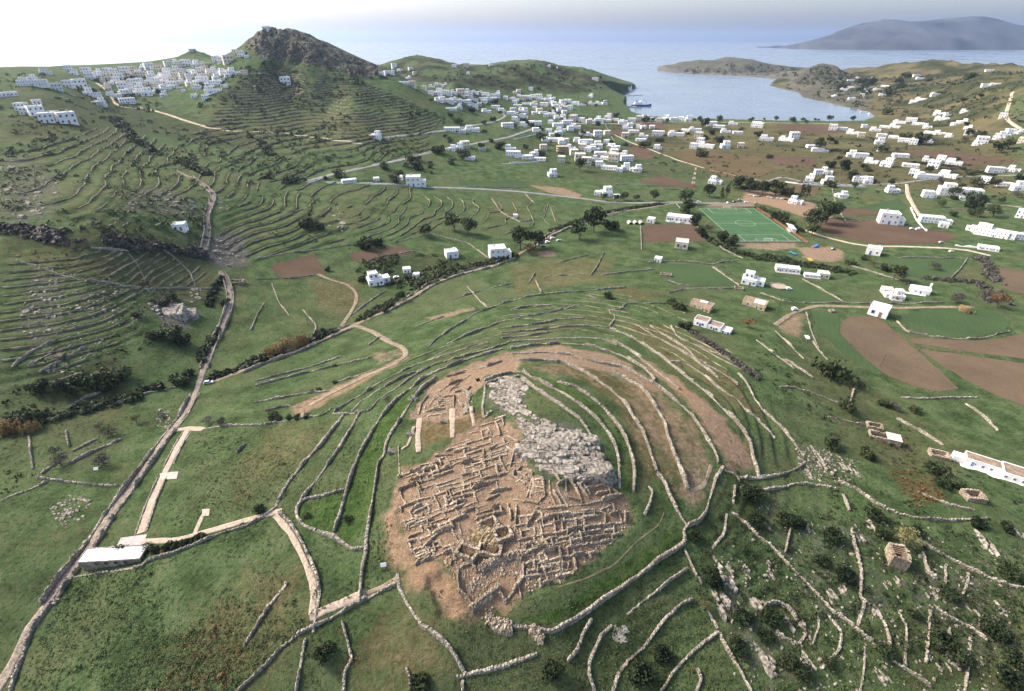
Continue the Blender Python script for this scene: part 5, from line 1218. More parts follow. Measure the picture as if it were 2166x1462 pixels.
# timber shoring over the four deep pits
for u, v, w, l, yaw, lb in ((1034,1117,4.2,5.0,.5,'deep pit with splayed timber props behind the dry bank'), (988,1172,4.6,4.0,-.45,'deep pit with timber props at the left of the rubble mound'), (1036,1168,5.2,3.6,-.2,'deep pit with timber props behind the rubble mound'), (1064,1133,3.6,4.2,.4,'deep shaded pit at the right end of the dry bank')):
    g = hit([(u, v)])[0]; o = empty('excavation_pit', (g[0], g[1], g[2] - .1), yaw); o['label'] = lb; o['category'] = 'pit'; o['group'] = 'timbered pits'
    b = MB(); t = .7; h = 1.7
    for k in range(4):
        a = [(-w/2,-l/2,w/2+t,-l/2+t),(w/2,-l/2+t,w/2+t,l/2),(-w/2-t,l/2-t,w/2,l/2),(-w/2-t,-l/2,-w/2,l/2-t)][k]
        n = max(2, int(max(a[2]-a[0], a[3]-a[1]) / .6))
        for i in range(n):
            f0, f1 = i/n, (i+1)/n
            if a[2]-a[0] > a[3]-a[1]: q = (a[0]+(a[2]-a[0])*f0, a[0]+(a[2]-a[0])*f1, a[1], a[3])
            else: q = (a[0], a[2], a[1]+(a[3]-a[1])*f0, a[1]+(a[3]-a[1])*f1)
            b.box(q[0]+R.uniform(-.06,.06), q[1], q[2]+R.uniform(-.06,.06), q[3], -1.2, h + R.uniform(-.35,.3))
    obj('wall', b.build('wall', M['ruin']), o)
    obj('pit_floor', MB().box(-w/2, w/2, -l/2, l/2, -.3, .12).build('pit_floor', simple('pit_earth', (.09,.065,.045), .3, 1)), o)
    for k in range(7):
        x = -w/2 + (k+.5)*w/7; obj('timber_prop', MB().bar((x*.4, -.4, .15), (x*1.15, l/2 - .2, h + .1), .09, 5).build('timber_prop', M['wood']), o)
thing(obj('earth_bank', wall_mesh(hit(dens([(1012,1122),(1032,1136),(1058,1156)], 8))[:, :2], 1.5, 3.4, simple('dry_grass_bank', (.20,.15,.085), .5, .8), batter=.4, jit=.12, seed=903, step=.6)), '', 'bank', None, 'dry grass bank between the timbered pits of the excavation')
# loose stones all over the dig
P1 = scatter_in(DIG, .05, 41); P1 = P1[fbm(P1[:, 0], P1[:, 1], 7, 2, 8) > .02]; P2 = scatter_in(DIG2, .10, 42); P3 = scatter_in([(1010,1185),(1110,1175),(1105,1225),(1030,1215)], .12, 43); P4 = scatter_in([(962,1215),(1000,1265),(1050,1235),(1060,1215),(985,1195)], .05, 44)
P = np.concatenate([P1, P2, P3, P4])
o = obj('loose_stones', stones_mesh('loose_stones', P, np.exp(RN.normal(-1.3, .4, len(P))), M['ruin'], 45, .7), kind='stuff'); o['label'] = 'loose stones scattered over the excavated soil'

# ================================================================== rock on the mound: tilted slabs
def outcrop(px, n, size, dirpx, label, mat='rock', flat=.45, long=2.0, name='rock_outcrop', seed=1):
    px = np.asarray(px, float); c = px.mean(0); g0 = hit([tuple(c)])[0]
    d = hit([tuple(c), (c[0] + dirpx[0], c[1] + dirpx[1])]); ang = math.atan2(d[1][1] - d[0][1], d[1][0] - d[0][0])
    rs = np.random.RandomState(seed); lo, hi = px.min(0), px.max(0); q = rs.uniform(lo, hi, (n * 6, 2)); q = q[inside(q[:, 0], q[:, 1], px)][:n]
    if len(q) == 0: q = c[None]
    G = hit(q); o = empty(name, tuple(g0))
    for i, g in enumerate(G):
        s = size * math.exp(rs.normal(0, .4)); b = MB()
        s *= .68; L, w, h = s * long, s, s * flat; nn = 7
        ring = [(max(-.86, min(.86, math.cos(2*math.pi*k/nn)*1.2))*rs.uniform(.8, 1.1), max(-.8, min(.8, math.sin(2*math.pi*k/nn)*1.3))*rs.uniform(.85, 1.1)) for k in range(nn)]
        a = ang + rs.normal(0, .09); ca, sa = math.cos(a), math.sin(a); tl = rs.normal(.30, .06); j = len(b.v)
        for z, f in ((-h*1.2, 1.15), (h*.55, 1.0), (h*.92, .9)):
            for x, y in ring:
                X_, Y_ = x*L*.5*f, y*w*.5*f + (z*.2); zz = z + Y_*tl + rs.uniform(-.06, .06)*s
                b.v.append((X_*ca - Y_*sa, X_*sa + Y_*ca, zz - h*.5))
        for r in range(2):
            for k in range(nn): b.f.append((j+r*nn+k, j+r*nn+(k+1)%nn, j+(r+1)*nn+(k+1)%nn, j+(r+1)*nn+k)); b.m.append(0)
        b.f.append(tuple(j+2*nn+k for k in range(nn))); b.m.append(0)
        obj('slab', b.build('slab', M[mat if rs.rand() < .6 else 'rock']), o, (g[0]-g0[0], g[1]-g0[1], g[2]-g0[2]))
    o['category'] = 'rocks'; o['label'] = label; o['group'] = 'bare rock outcrops'; return o
outcrop([(1036,806),(1100,798),(1108,850),(1110,880),(1075,872),(1045,850)], 120, 1.7, (30,6), 'grey rock outcrop on the top of the mound, upper part', 'palerock', .4, 3.0, seed=3)
outcrop([(1075,865),(1112,870),(1160,893),(1205,912),(1165,935),(1112,940),(1098,905)], 130, 1.5, (30,12), 'pale broken rocks between the two outcrops of the mound', 'palerock', .35, 1.8, seed=4)
outcrop([(1112,930),(1150,925),(1235,915),(1255,945),(1285,1000),(1240,1012),(1180,1010),(1130,985)], 150, 2.5, (40,9), 'large grey slabs of the main rock outcrop on the mound', 'palerock', .42, 3.2, seed=5)
outcrop([(1205,905),(1235,915),(1252,940),(1222,930)], 14, 1.6, (40,20), 'tilted slabs at the far edge of the main rock outcrop', 'rock', .5, 2.0, seed=6)
RO = [([(1505,1195),(1535,1190),(1560,1225),(1545,1245)],9,2.0),([(1505,1250),(1530,1255),(1545,1300),(1520,1300)],9,2.2),([(1535,1265),(1565,1275),(1570,1295),(1548,1290)],6,1.8),([(1578,1262),(1605,1268),(1608,1292),(1590,1290)],6,1.7),([(1585,1350),(1605,1360),(1650,1420),(1620,1425)],10,2.2),
 ([(1690,1370),(1715,1395),(1720,1430),(1700,1415)],8,1.6),([(1825,1095),(1848,1110),(1855,1128),(1838,1125)],6,1.8),([(1800,1115),(1825,1130),(1830,1142),(1812,1140)],5,1.6),([(1865,1228),(1908,1222),(1900,1240),(1870,1242)],8,1.4),([(1950,1242),(1985,1248),(1978,1262),(1955,1262)],7,1.6),
 ([(2055,1120),(2080,1135),(2130,1180),(2100,1175)],12,1.5),([(2040,1282),(2075,1295),(2110,1320),(2070,1310)],9,1.4),([(1700,935),(1735,960),(1760,1000),(1730,985)],14,1.8),([(1690,985),(1720,1000),(1745,1022),(1715,1015)],10,1.6),([(1765,985),(1800,985),(1822,1005),(1795,1002)],8,1.7),
 ([(1825,1262),(1850,1280),(1868,1302),(1845,1295)],9,1.3),([(1650,1300),(1665,1305),(1682,1340),(1668,1335)],6,1.6),([(1765,1225),(1785,1240),(1795,1265),(1775,1255)],6,1.6),([(1840,1400),(1870,1420),(1890,1450),(1860,1440)],9,1.3),([(1745,1250),(1760,1245),(1765,1270),(1750,1275)],5,1.4),
 ([(2100,1275),(2125,1290),(2128,1305),(2105,1295)],6,1.5),([(1560,1180),(1580,1200),(1600,1235),(1580,1225)],6,1.4),([(1625,1175),(1640,1200),(1632,1225),(1618,1195)],6,1.3),([(1960,1385),(2000,1400),(2010,1420),(1970,1410)],7,1.3),([(1700,1095),(1720,1110),(1722,1130),(1705,1120)],6,1.3),([(2140,1110),(2166,1130),(2166,1150),(2145,1135)],6,1.4)]
def pxmid(p): a = np.asarray(p, float).mean(0); return float(a[0]), float(a[1])
for i, (px, n, s) in enumerate(RO):
    o = outcrop(px, int(n * 1.2), s * .55, (20, 30), '', 'palerock' if i % 5 == 0 else 'rock', .42, 4.4, seed=20 + i); REG.append((o, 'tilted grey rock slabs', pxmid(px)))
o = outcrop([(345,640),(385,640),(410,662),(395,685),(355,680)], 5, 9, (40,10), 'large pale boulder above the stone path in the left valley', 'palerock', .4, 1.3, 'boulder', 77)
for i, (px, n, s, m) in enumerate([([(0,335),(60,335),(120,385),(110,450),(0,470)],50,2.0,'rock'),([(250,415),(340,398),(420,430),(400,465),(330,445),(265,448)],45,2.0,'rock'),([(65,575),(120,590),(130,680),(80,720),(40,700)],30,1.6,'rock'),([(430,495),(500,505),(525,555),(470,565),(425,540)],40,1.8,'rock'),
    ([(315,635),(345,632),(345,690),(320,690)],20,1.8,'palerock'),([(400,610),(430,615),(425,640),(405,640)],14,1.6,'palerock'),([(205,600),(250,610),(230,660),(190,680),(160,650)],30,1.8,'brownrock'),([(110,735),(160,750),(140,790),(100,785)],20,1.6,'brownrock'),([(700,445),(720,430),(735,480),(700,505),(690,480)],16,2.4,'palerock'),([(440,405),(480,420),(500,450),(470,450)],14,2.2,'rock'),
    ([(105,1075),(150,1045),(195,1060),(180,1095),(130,1115)],70,1.0,'rock'),([(330,860),(360,870),(360,905),(330,905)],40,.9,'rock')]):
    o = outcrop(px, n, s, (30, 6), '', m, .5, 1.8, seed=60 + i); REG.append((o, 'weathered rock patch', pxmid(px)))
# the crest: jagged rocks standing on the peak ridge
cr = scatter_in([(520,102),(538,62),(570,48),(640,74),(720,109),(800,139),(860,158),(800,166),(740,164),(660,138),(600,128),(560,124)], .035, 9)
o = obj('crest_rocks', stones_mesh('crest_rocks', cr, np.exp(RN.normal(.85, .5, len(cr))), M['brownrock'], 10, .9), kind='stuff'); o['label'] = 'jagged brown rocks of the peak ridge'
# ================================================================== houses (foot point in the picture, width)
VILL = [(510,122,14),(498,117,10),(525,120,10),(487,131,18),(470,133,18),(455,130,14),(372,134,16),(390,133,16),(408,133,18),(425,133,18),(440,137,12),(360,142,14),(378,143,14),(396,142,14),(414,143,14),(430,144,14),(448,147,12),
(145,153,14),(158,156,14),(185,158,14),(205,156,16),(225,156,14),(245,156,14),(262,155,14),(280,153,14),(300,151,14),(318,150,14),(338,151,14),(355,153,14),(372,154,14),(390,155,14),(408,155,14),(426,156,14),(443,157,14),(460,158,16),(478,159,16),(490,161,14),
(190,167,16),(210,168,16),(232,169,16),(250,167,14),(268,166,14),(286,165,14),(303,164,14),(320,164,14),(337,165,14),(354,165,14),(371,166,14),(388,167,14),(405,167,14),(422,168,14),(440,170,16),(458,171,14),(245,179,14),(262,180,16),(280,179,14),(297,178,14),(314,177,14),(331,178,14),(348,178,14),(366,178,14),(384,177,14),
(420,181,16),(434,183,18),(460,184,28),(455,195,30),(222,184,12),(258,191,16),(275,189,14),(292,189,14),(310,187,14),(328,189,14),(345,191,14),(365,189,18),(245,204,22),(312,201,26),(190,200,18),(206,207,16),(207,220,26),(432,210,14),(408,208,12),(480,166,12),(500,158,12),(520,157,12),
(122,191,18),(142,184,16),(172,185,24),(70,184,42),(60,168,20),(18,208,38),(84,221,18),(45,233,20),(57,242,16),(83,248,24),(110,247,20),(98,263,22),(150,262,30),(100,156,18),(232,192,12),(268,200,14),(290,200,14),(330,200,12),(349,202,12),(384,190,12),(400,180,12)]
for u, v, w in VILL: place_house(u + R.uniform(-4, 4), v + R.uniform(-3, 3.5), w * R.uniform(.95, 1.35))
place_house(272,220,32, 'wide', 1, what='white house with a red and blue side'); place_house(605,180,28,'two',0,label='lone two storey white house on the terraced hillside below the peak')
_rf = random.Random(17)
for poly, n in (([(175,150),(300,146),(480,155),(490,185),(400,195),(250,200),(200,175)], 70), ([(900,195),(1050,195),(1180,205),(1240,220),(1180,250),(1060,240),(940,225)], 45), ([(1150,255),(1230,260),(1330,330),(1290,350),(1230,320),(1160,300)], 22), ([(1180,250),(1400,250),(1520,262),(1500,270),(1300,275)], 14)):
    pa = np.array(poly, float)
    while n:
        u, v = _rf.uniform(pa[:, 0].min(), pa[:, 0].max()), _rf.uniform(pa[:, 1].min(), pa[:, 1].max())
        if inside(np.array([u]), np.array([v]), pa)[0]: n -= 1; place_house(u, v, _rf.uniform(9, 13) if v < 200 else _rf.uniform(11, 17), _rf.choice(('cube', 'two', 'cube')))
HAM = [(808,158,10),(825,159,24),(845,151,14),(835,144,12),(870,149,12),(878,158,9),(865,167,12),(855,178,24),(870,184,16),(895,191,12),(912,187,14),(925,181,16),(940,183,14),(960,144,10),(985,143,12),(1040,140,12),(990,158,8),
(925,202,20),(945,202,20),(960,199,16),(975,202,18),(990,198,18),(1005,198,18),(1020,200,18),(1035,203,18),(1050,206,18),(930,217,20),(950,219,18),(968,215,22),(987,221,24),(1003,214,20),(1022,214,20),(1042,215,22),(955,234,26),(970,230,18),(1000,225,20),(1030,239,22),(1047,231,20),(1062,238,16),(1080,244,20),(1096,247,16),
(1090,213,18),(1100,206,16),(1115,209,18),(1130,207,18),(1145,211,18),(1160,213,18),(1095,226,20),(1112,222,18),(1130,224,18),(1150,225,20),(1170,220,18),(1187,224,18),(1200,217,18),(1216,222,18),(1232,224,18),(1098,197,10),(1123,192,10),(1150,241,20),(1166,247,20),(1182,252,20),(1090,257,18),(1106,250,18),(1121,260,20),(1136,265,22),(1086,239,14),(1136,281,20),(1075,271,28),(1107,268,18),
(1250,222,14),(1265,221,16),(1280,222,12),(1248,206,10),(1258,170,14),(1160,142,10),(1175,146,10),(1165,240,14),(1205,232,12),(1185,236,14)]
for t in HAM: place_house(*t)
VAL = [(1165,263,16),(1181,270,24),(1201,264,24),(1217,272,24),(1176,300,34),(1186,278,22),(1238,287,32),(1226,303,28),(1240,308,32),(1265,290,18),(1285,287,14),(1251,318,36),(1271,328,28),(1281,338,28),(1262,342,22),(1296,343,24),(1327,341,30),(1287,359,34),(1270,353,22),(1345,364,28),(1324,360,18),(1310,364,14),(1227,343,24),(1141,340,28),(1111,337,36),(1085,333,34),(1080,321,26),(1130,329,22),(990,338,30),(970,318,18),(985,314,20),(955,320,16),(1170,375,20),(1205,318,22),(1215,330,18),(1190,306,18),(1300,328,16),(1155,300,18),(1150,318,16)]
for t in VAL: place_house(*t)
BEACH = [(1190,259,16),(1210,257,18),(1230,259,18),(1250,258,18),(1268,259,20),(1285,257,18),(1300,255,18),(1320,260,18),(1336,257,18),(1351,257,16),(1366,255,14),(1381,256,18),(1425,256,18),(1441,256,16),(1456,257,16),(1490,260,18),(1505,266,22),(1520,271,26),(1600,262,20),(1550,265,20),(1315,265,16),(1326,275,24),(1341,281,24),(1351,272,14),(1360,291,22),(1356,299,24),(1391,288,28),(1430,289,36),(1449,278,20),(1470,278,28),(1476,294,20),(1322,293,16),(1390,316,18),(1480,304,16),(1491,313,36),(1465,315,16),(1535,315,22),(1566,313,14),(1535,282,22),(1561,283,22),(1600,270,26),(1620,298,30),(1661,299,32),(1681,294,20),
(1760,276,18),(1785,276,28),(1801,284,24),(1830,271,14),(1851,278,22),(1871,271,22),(1890,271,22),(1901,262,26),(1926,258,22),(1941,265,24),(1960,272,18),(1865,291,20),(1891,293,24),(1911,301,22),(1821,291,14),(1985,243,22),(1991,255,28),(2006,248,16),(2021,265,18),(2036,261,18),(2051,285,22),(1965,283,22),(1986,285,22),(2006,291,16),(2046,273,16),(1940,304,28),(1961,303,18),(1930,306,16),(2065,308,18),(2076,305,22),(2111,295,22),(2126,291,22),(2141,285,22),(2157,283,18),(2160,303,16)]
for t in BEACH: place_house(*t)
PLAIN = [(1735,322,36),(1720,313,26),(1860,306,18),(1821,335,28),(1800,333,18),(1841,346,28),(1866,321,20),(1906,333,32),(1871,353,26),(1926,354,32),(1961,342,20),(1991,341,22),(2016,349,32),(1971,356,22),(2106,366,32),(2141,364,24),(1746,369,26),(1731,371,16),(1711,383,18),(1751,392,22),(1836,389,18),(1960,379,44),(2001,376,36),(2126,394,32),(2156,404,24),(1966,419,28),(1891,409,28),(1781,419,26),(2080,388,18),(1930,372,18)]
for t in PLAIN: place_house(*t)
HILLH = [(1800,172,14),(1816,167,14),(1785,192,18),(1801,187,16),(1871,184,16),(1841,197,18),(1856,192,18),(1866,203,14),(1821,207,12),(1801,212,14),(1941,162,18),(1946,168,16),(2091,183,26),(2106,180,18),(1981,203,22),(1946,213,22),(1931,218,16),(2096,152,22),(1846,167,10),(1830,190,12),(1815,180,12),(2040,238,18),(2120,250,14),(1765,205,10)]
for t in HILLH: place_house(*t)
place_house(1820,386,32,'wide',1,what='long low house with a bright blue wall'); place_house(2030,417,74,'hotel',0,label='long white hotel with rows of windows at the far right of the plain')
place_house(880,396,40,'step',2,label='white house with a raised rear block on the lower asphalt road',yaw=.1); place_house(740,387,30,'wide',2,label='white flat roofed house beside the bend of the asphalt road'); place_house(797,384,12,'cube',0,label='tiny white hut on the roadside right of the flat roofed house'); place_house(846,381,13,'cube',1,label='tiny white hut in the scrub above the lower road')
place_house(790,293,26,'step',1,label='white villa at the end of the pale hill road'); place_house(962,281,46,'hotel',1,label='long low white building on the upper asphalt road',yaw=.05); place_house(1000,279,30,'wide',0,label='white building at the right end of the long low building')
place_house(1187,344,16,'two',2,label='pinkish block in front of the unfinished brown building'); place_house(1240,350,20,'two',2,label='brown house behind the round dark tree')
place_house(1285,416,22,'two',1,label='white house half hidden by the tree row, right one'); place_house(1263,414,14,'cube',0,label='white house half hidden by the tree row, left one'); place_house(1305,420,12,'cube',1,label='small white house under the tree row'); place_house(1510,390,26,'step',0,label='white house before the pine belt left of the car park')
place_house(1885,476,46,'step',2,label='tall white house with red roof edges at the end of the red field'); place_house(1980,473,58,'hotel',1,label='large white guesthouse between the plain road and the pale lane'); place_house(2100,502,66,'hotel',0,label='big white house of the walled estate at right',group='white houses of the walled estate'); place_house(2065,492,34,'step',1,label='low white wing of the walled estate with round arches'); place_house(2150,508,34,'wide',1,label='right end block of the walled white estate')
place_house(2090,530,34,'wide',2,label='grey white shed below the walled estate'); place_house(1995,482,16,'cube',0,label='small white pump house before the guesthouse'); place_house(2160,462,22,'two',0,label='white house at the right picture edge behind the estate'); place_house(1680,432,26,'step',0,label='small house with red striped roof beside the car park'); place_house(1845,540,26,'cube',1,label='white hut with a red flower bush at the gravel yard')
place_house(1440,527,28,'cube',2,label='flat white box house in the meadow before the pitch'); place_house(1390,555,15,'cube',0,label='small white hut on the meadow wall'); place_house(1435,470,52,'wide',2,label='long low white building behind the brown field'); place_house(1375,472,16,'cube',0,label='small white hut with blue door left of the long low building')
place_house(2050,425,34,'wide',2,label='tan shed with a rounded roof below the long hotel',what='x'); 
# near houses, individually
place_house(958,547,26,'cube',1,yaw=.35,label='small white house in the green meadow left of the big trees'); place_house(1060,549,46,'step',2,yaw=.2,label='white house with two blocks beside the big trees on the track')
place_house(805,604,46,'step',0,yaw=.45,label='white house with a large terrace by the gully hedge'); place_house(862,578,16,'cube',0,label='white shed among the bushes behind the gully house, left one'); place_house(880,588,14,'cube',1,label='white shed among the bushes behind the gully house, right one')
place_house(380,489,24,'cube',0,yaw=.3,label='lone white hut in the left valley below the scree'); place_house(1590,605,44,'step',0,yaw=-.5,label='tall white house with rounded top block left of the threshing floor'); place_house(1666,577,46,'wide',2,yaw=-.3,label='long white farmhouse in front of the hedge')
place_house(1718,588,30,'wide',2,yaw=-.3,label='white house with a brown flat roof right of the long farmhouse'); place_house(1742,590,20,'cube',2,yaw=-.3,label='low grey annex at the end of the farmhouse row'); place_house(1893,634,34,'step',1,yaw=-.3,label='white house with a broken wall left of the chapel'); place_house(1878,624,20,'cube',2,yaw=-.3,label='low tan shed beside the white house near the chapel')
place_house(1853,670,40,'cube',0,yaw=-.75,label='white barn at the top corner of the big ploughed field')
for (u, v, w, lb, ow) in ((1487,655,44,'old ochre farmhouse with an earth roof',0), (1600,650,46,'old ochre farmhouse with a partly white roof',1)):
    g = hit([(u, v)])[0]; s = w * to_px(*g)[2] / F / 14
    p = proto(14, 8, [(0,0,0,14,8,3.2,2,1),(5,-5.2,0,4,2.4,2.3,1,1)], [(-2,-4),(2,-4)], '', wall='ochre', roof='earthroof', frame=2)
    o = empty('farmhouse', (g[0], g[1] + 3, g[2]), -.62, s); o['label'] = lb; o['category'] = 'house'; o['group'] = 'ochre farmhouses'
    for nm, me, loc, rz, _ in p['parts']: obj(nm, me, o, loc, rz)
    if ow: obj('roof_patch', MB().box(-.5, 6, -3, 3, 3.254, 3.30).build('roof_patch', M['white']), o)
    else: obj('roof_vault', MB().box(-2, 3, 1, 3.2, 3.254, 3.9).build('roof_vault', M['white']), o)
o = empty('stepped_house', tuple(hit([(1480,690)])[0]), -.62); o['label'] = 'white house of three blocks stepping down the slope'; o['category'] = 'house'
for k, (x, w, h) in enumerate(((0, 8, 3.4), (7.6, 8, 3.0), (14, 5, 2.4))):
    z = -k * .6; obj('wall', block_mesh(w-.4, 6.5-k*.4, h, M['white']), o, (x, 3, z)); obj('roof', slab_mesh(w-.4, 6.5-k*.4, M['earthroof'] if k < 2 else M['roof']), o, (x, 3, z + h))
    for q in (-1.4, 1.4): obj('window', WIN[1], o, (x + q, 3 - (6.5-k*.4)/2, z + 1.6))
    obj('door', DOOR[k % 3], o, (x + .1, 3 - (6.5-k*.4)/2, z))
# long white house at the right edge
g = hit([(2112,1006)])[0]; o = empty('long_house', (g[0], g[1]+3, g[2]), -.60); o['label'] = 'long white house with brown flat roofs at the right picture edge'; o['category'] = 'house'
for k, (x, y, w, d) in enumerate(((-3.5, 0, 11, 5), (5.6, -.4, 7, 7.2))):
    obj('wall' if k == 0 else 'annex', block_mesh(w, d, 3.0, M['white']), o, (x, y, 0)); obj('roof', slab_mesh(w, d, M['earthroof']), o, (x, y, 3.0))
    for q in (-2.5, 0, 2.5): obj('window', WIN[0], o, (x + q, y - d/2, 1.6))
obj('terrace', MB().box(-10, 9.5, -6, -2.6, -3, .25).build('terrace', M['white']), o); obj('door', DOOR[0], o, (-6.5, -2.5, .3)); obj('porch', MB().box(-12.5, -9.2, -2, 1.5, -2, 2.2).build('porch', M['white']), o)
# chapel
g = hit([(1950,622)])[0]; o = empty('chapel', (g[0], g[1]+3, g[2]), -.45); o['label'] = 'white chapel with a sloping roof and a small bell gable'; o['category'] = 'chapel'
b = MB(); b.box(-5.5, 5.5, -3.4, 3.4, -2.5, 2.6); obj('wall', b.build('wall', M['white']), o)
b = MB()
for k in range(10):
    a, e = math.pi*k/10, math.pi*(k+1)/10; i = len(b.v)
    for t in (a, e): b.v += [(-5.6, math.cos(t)*3.5, 2.603 + math.sin(t)*2.0), (5.6, math.cos(t)*3.5, 2.603 + math.sin(t)*2.0)]
    b.f.append((i, i+1, i+3, i+2)); b.m.append(0); b.f.append((i, i+2, len(b.v))) if False else None
i = len(b.v); b.v += [(x, math.cos(math.pi*k/10)*3.5, 2.603 + math.sin(math.pi*k/10)*2.0) for x in (-5.6, 5.6) for k in range(11)]
b.f += [tuple(i+k for k in range(11)), tuple(i+21-k for k in range(11))]; b.m += [0, 0]
obj('roof', b.build('roof', M['white']), o)
obj('bell_gable', MB().box(4.6, 5.4, -.9, -.4, 3, 6.6).box(4.6, 5.4, .4, .9, 3, 6.6).box(4.55, 5.45, -1, 1, 6.6, 7.2, 0, True).hull8([(4.6,-.9,7.2),(5.4,-.9,7.2),(5.4,.9,7.2),(4.6,.9,7.2),(4.7,-.1,8),(5.3,-.1,8),(5.3,.1,8),(4.7,.1,8)]).build('bell_gable', M['white']), o)
obj('door', DOOR[0], o, (0, -3.4, 0)); obj('window', WIN[0], o, (-3, -3.4, 1.5)); obj('forecourt', MB().box(-9, 3, -6.5, -3.5, -3, .2).build('forecourt', M['white']), o)
# unfinished brown block
g = hit([(1190,325)])[0]; o = empty('unfinished_building', (g[0], g[1]+6, g[2]), .1); o['label'] = 'unfinished three storey brown block in the valley village'; o['category'] = 'building'
for k in range(4): obj('floor_slab', MB().box(-9, 9, -5, 5, k*3.2-.3 if k else -2, k*3.2).build('floor_slab', M['ochre']), o)
for k in range(3):
    for x in range(5):
        for y in (-4.4, 4.4): obj('column', MB().box(-.35, .35, -.35, .35, 0, 2.897).build('column', M['ochre']), o, (-8 + x*4, y, k*3.2 + .002))
    obj('brick_panel', MB().box(-8.6, 8.6, -.1, .2, 0, 2.89).build('brick_panel', M['cream']), o, (0, 1.5, k*3.2 + .002))
# shrine on the peak, ruin on the small hill, church at the point, windmill stump
for u, v, w, lb, st in ((561,64,12,'small white chapel standing on the rocky peak',0), (405,110,10,'low stone ruin on the small hill behind the village',2)):
    place_house(u, v, w, 'cube', st, label=lb, yaw=0)
g = at_z(1330, 190, 4); o = empty('church', (g[0], g[1] + 6, 3.0), .2); o['label'] = 'white church with a blue dome on the harbour point'; o['category'] = 'church'
obj('wall', MB().box(-9, 9, -6, 6, -4, 7).build('wall', M['white']), o); obj('drum', MB().bar((0,0,7),(0,0,10),3.6,12).build('drum', M['white']), o); obj('dome', MB().bar((0,0,10),(0,0,12),3.6,12,2.6).bar((0,0,12),(0,0,13.2),2.6,12,.6).build('dome', M['blue']), o)
obj('bell_tower', MB().box(9.2, 12, -2, 1, -4, 13).build('bell_tower', M['white']), o); obj('terrace_wall', MB().box(-22, 14, -9, -8.4, -5, 2).build('terrace_wall', M['white']), o)

# ================================================================== visitor building and its yard
p = [hit([q])[0] for q in ((172,1212),(297,1192),(300,1160),(205,1178))]
g = (p[0] + p[1]) / 2; ya = math.atan2(p[1][1]-p[0][1], p[1][0]-p[0][0]); L = float(np.hypot(*(p[1]-p[0])[:2]))
o = empty('visitor_building', (g[0] - math.sin(ya)*3, g[1] + math.cos(ya)*3, g[2]), ya); o['label'] = 'long low stone visitor building with a flat white roof'; o['category'] = 'building'
obj('wall', MB().box(-L/2+.2, L/2-.2, -2.3, 2.3, -2.5, 2.6).build('wall', M['stone']), o); obj('roof', MB().box(-L/2, L/2, -2.5, 2.5, 2.604, 2.85, 0, True).build('roof', simple('roof_screed', (.60,.60,.59), .12, 1.6)), o)
b = MB()
for a in ((-L/2-.06, L/2+.06, -2.56, -2.3), (-L/2-.06, L/2+.06, 2.3, 2.56), (-L/2-.06, -L/2+.2, -2.3, 2.3), (L/2-.2, L/2+.06, -2.3, 2.3)): b.box(*a, 2.75, 3.0)
obj('roof_edge', b.build('roof_edge', M['stone']), o); obj('door', DOOR[1], o, (2, 2.34, 0), math.pi)
for q in (-4, -1.2, 1.6, 4.4): obj('window', WIN[2], o, (q, -2.3, 1.5))
drape('yard', ground_poly([(186,1166),(240,1155),(246,1164),(196,1178)]), M['paving'], .12, .1)
drape('yard', ground_poly([(256,1138),(312,1130),(306,1146),(290,1162),(242,1166)]), simple('grey_paving', (.34,.31,.29), .12, 1.0), .12, .1)
drape('paved_plaza', ground_poly([(338,1002),(378,998),(374,1014),(340,1016)]), simple('pale_concrete', (.34,.32,.28), .1, 1.0), .2, .05)
drape('paved_plaza', ground_poly([(428,1078),(444,1077),(442,1092),(428,1092)]), simple('sand_concrete', (.36,.31,.25), .1, 1.0), .2, .05)
def board(u, v, label):
    g = hit([(u, v)])[0]; o = empty('notice_board', tuple(g), .2); o['label'] = label; o['category'] = 'sign'
    obj('panel', MB().hull8([(-.8,-.05,.9),(.8,-.05,.9),(.8,.05,.9),(-.8,.05,.9),(-.8,.55,1.7),(.8,.55,1.7),(.8,.65,1.7),(-.8,.65,1.7)]).build('panel', M['white']), o)
    for x in (-.6, .6): obj('leg', MB().bar((x, .25, -.4), (x, .3, 1.2), .05, 5).build('leg', M['darkmetal']), o)
board(812, 1203, 'white information board beside the excavation path'); board(205, 998, 'white round topped board below the bare grey tree at left')
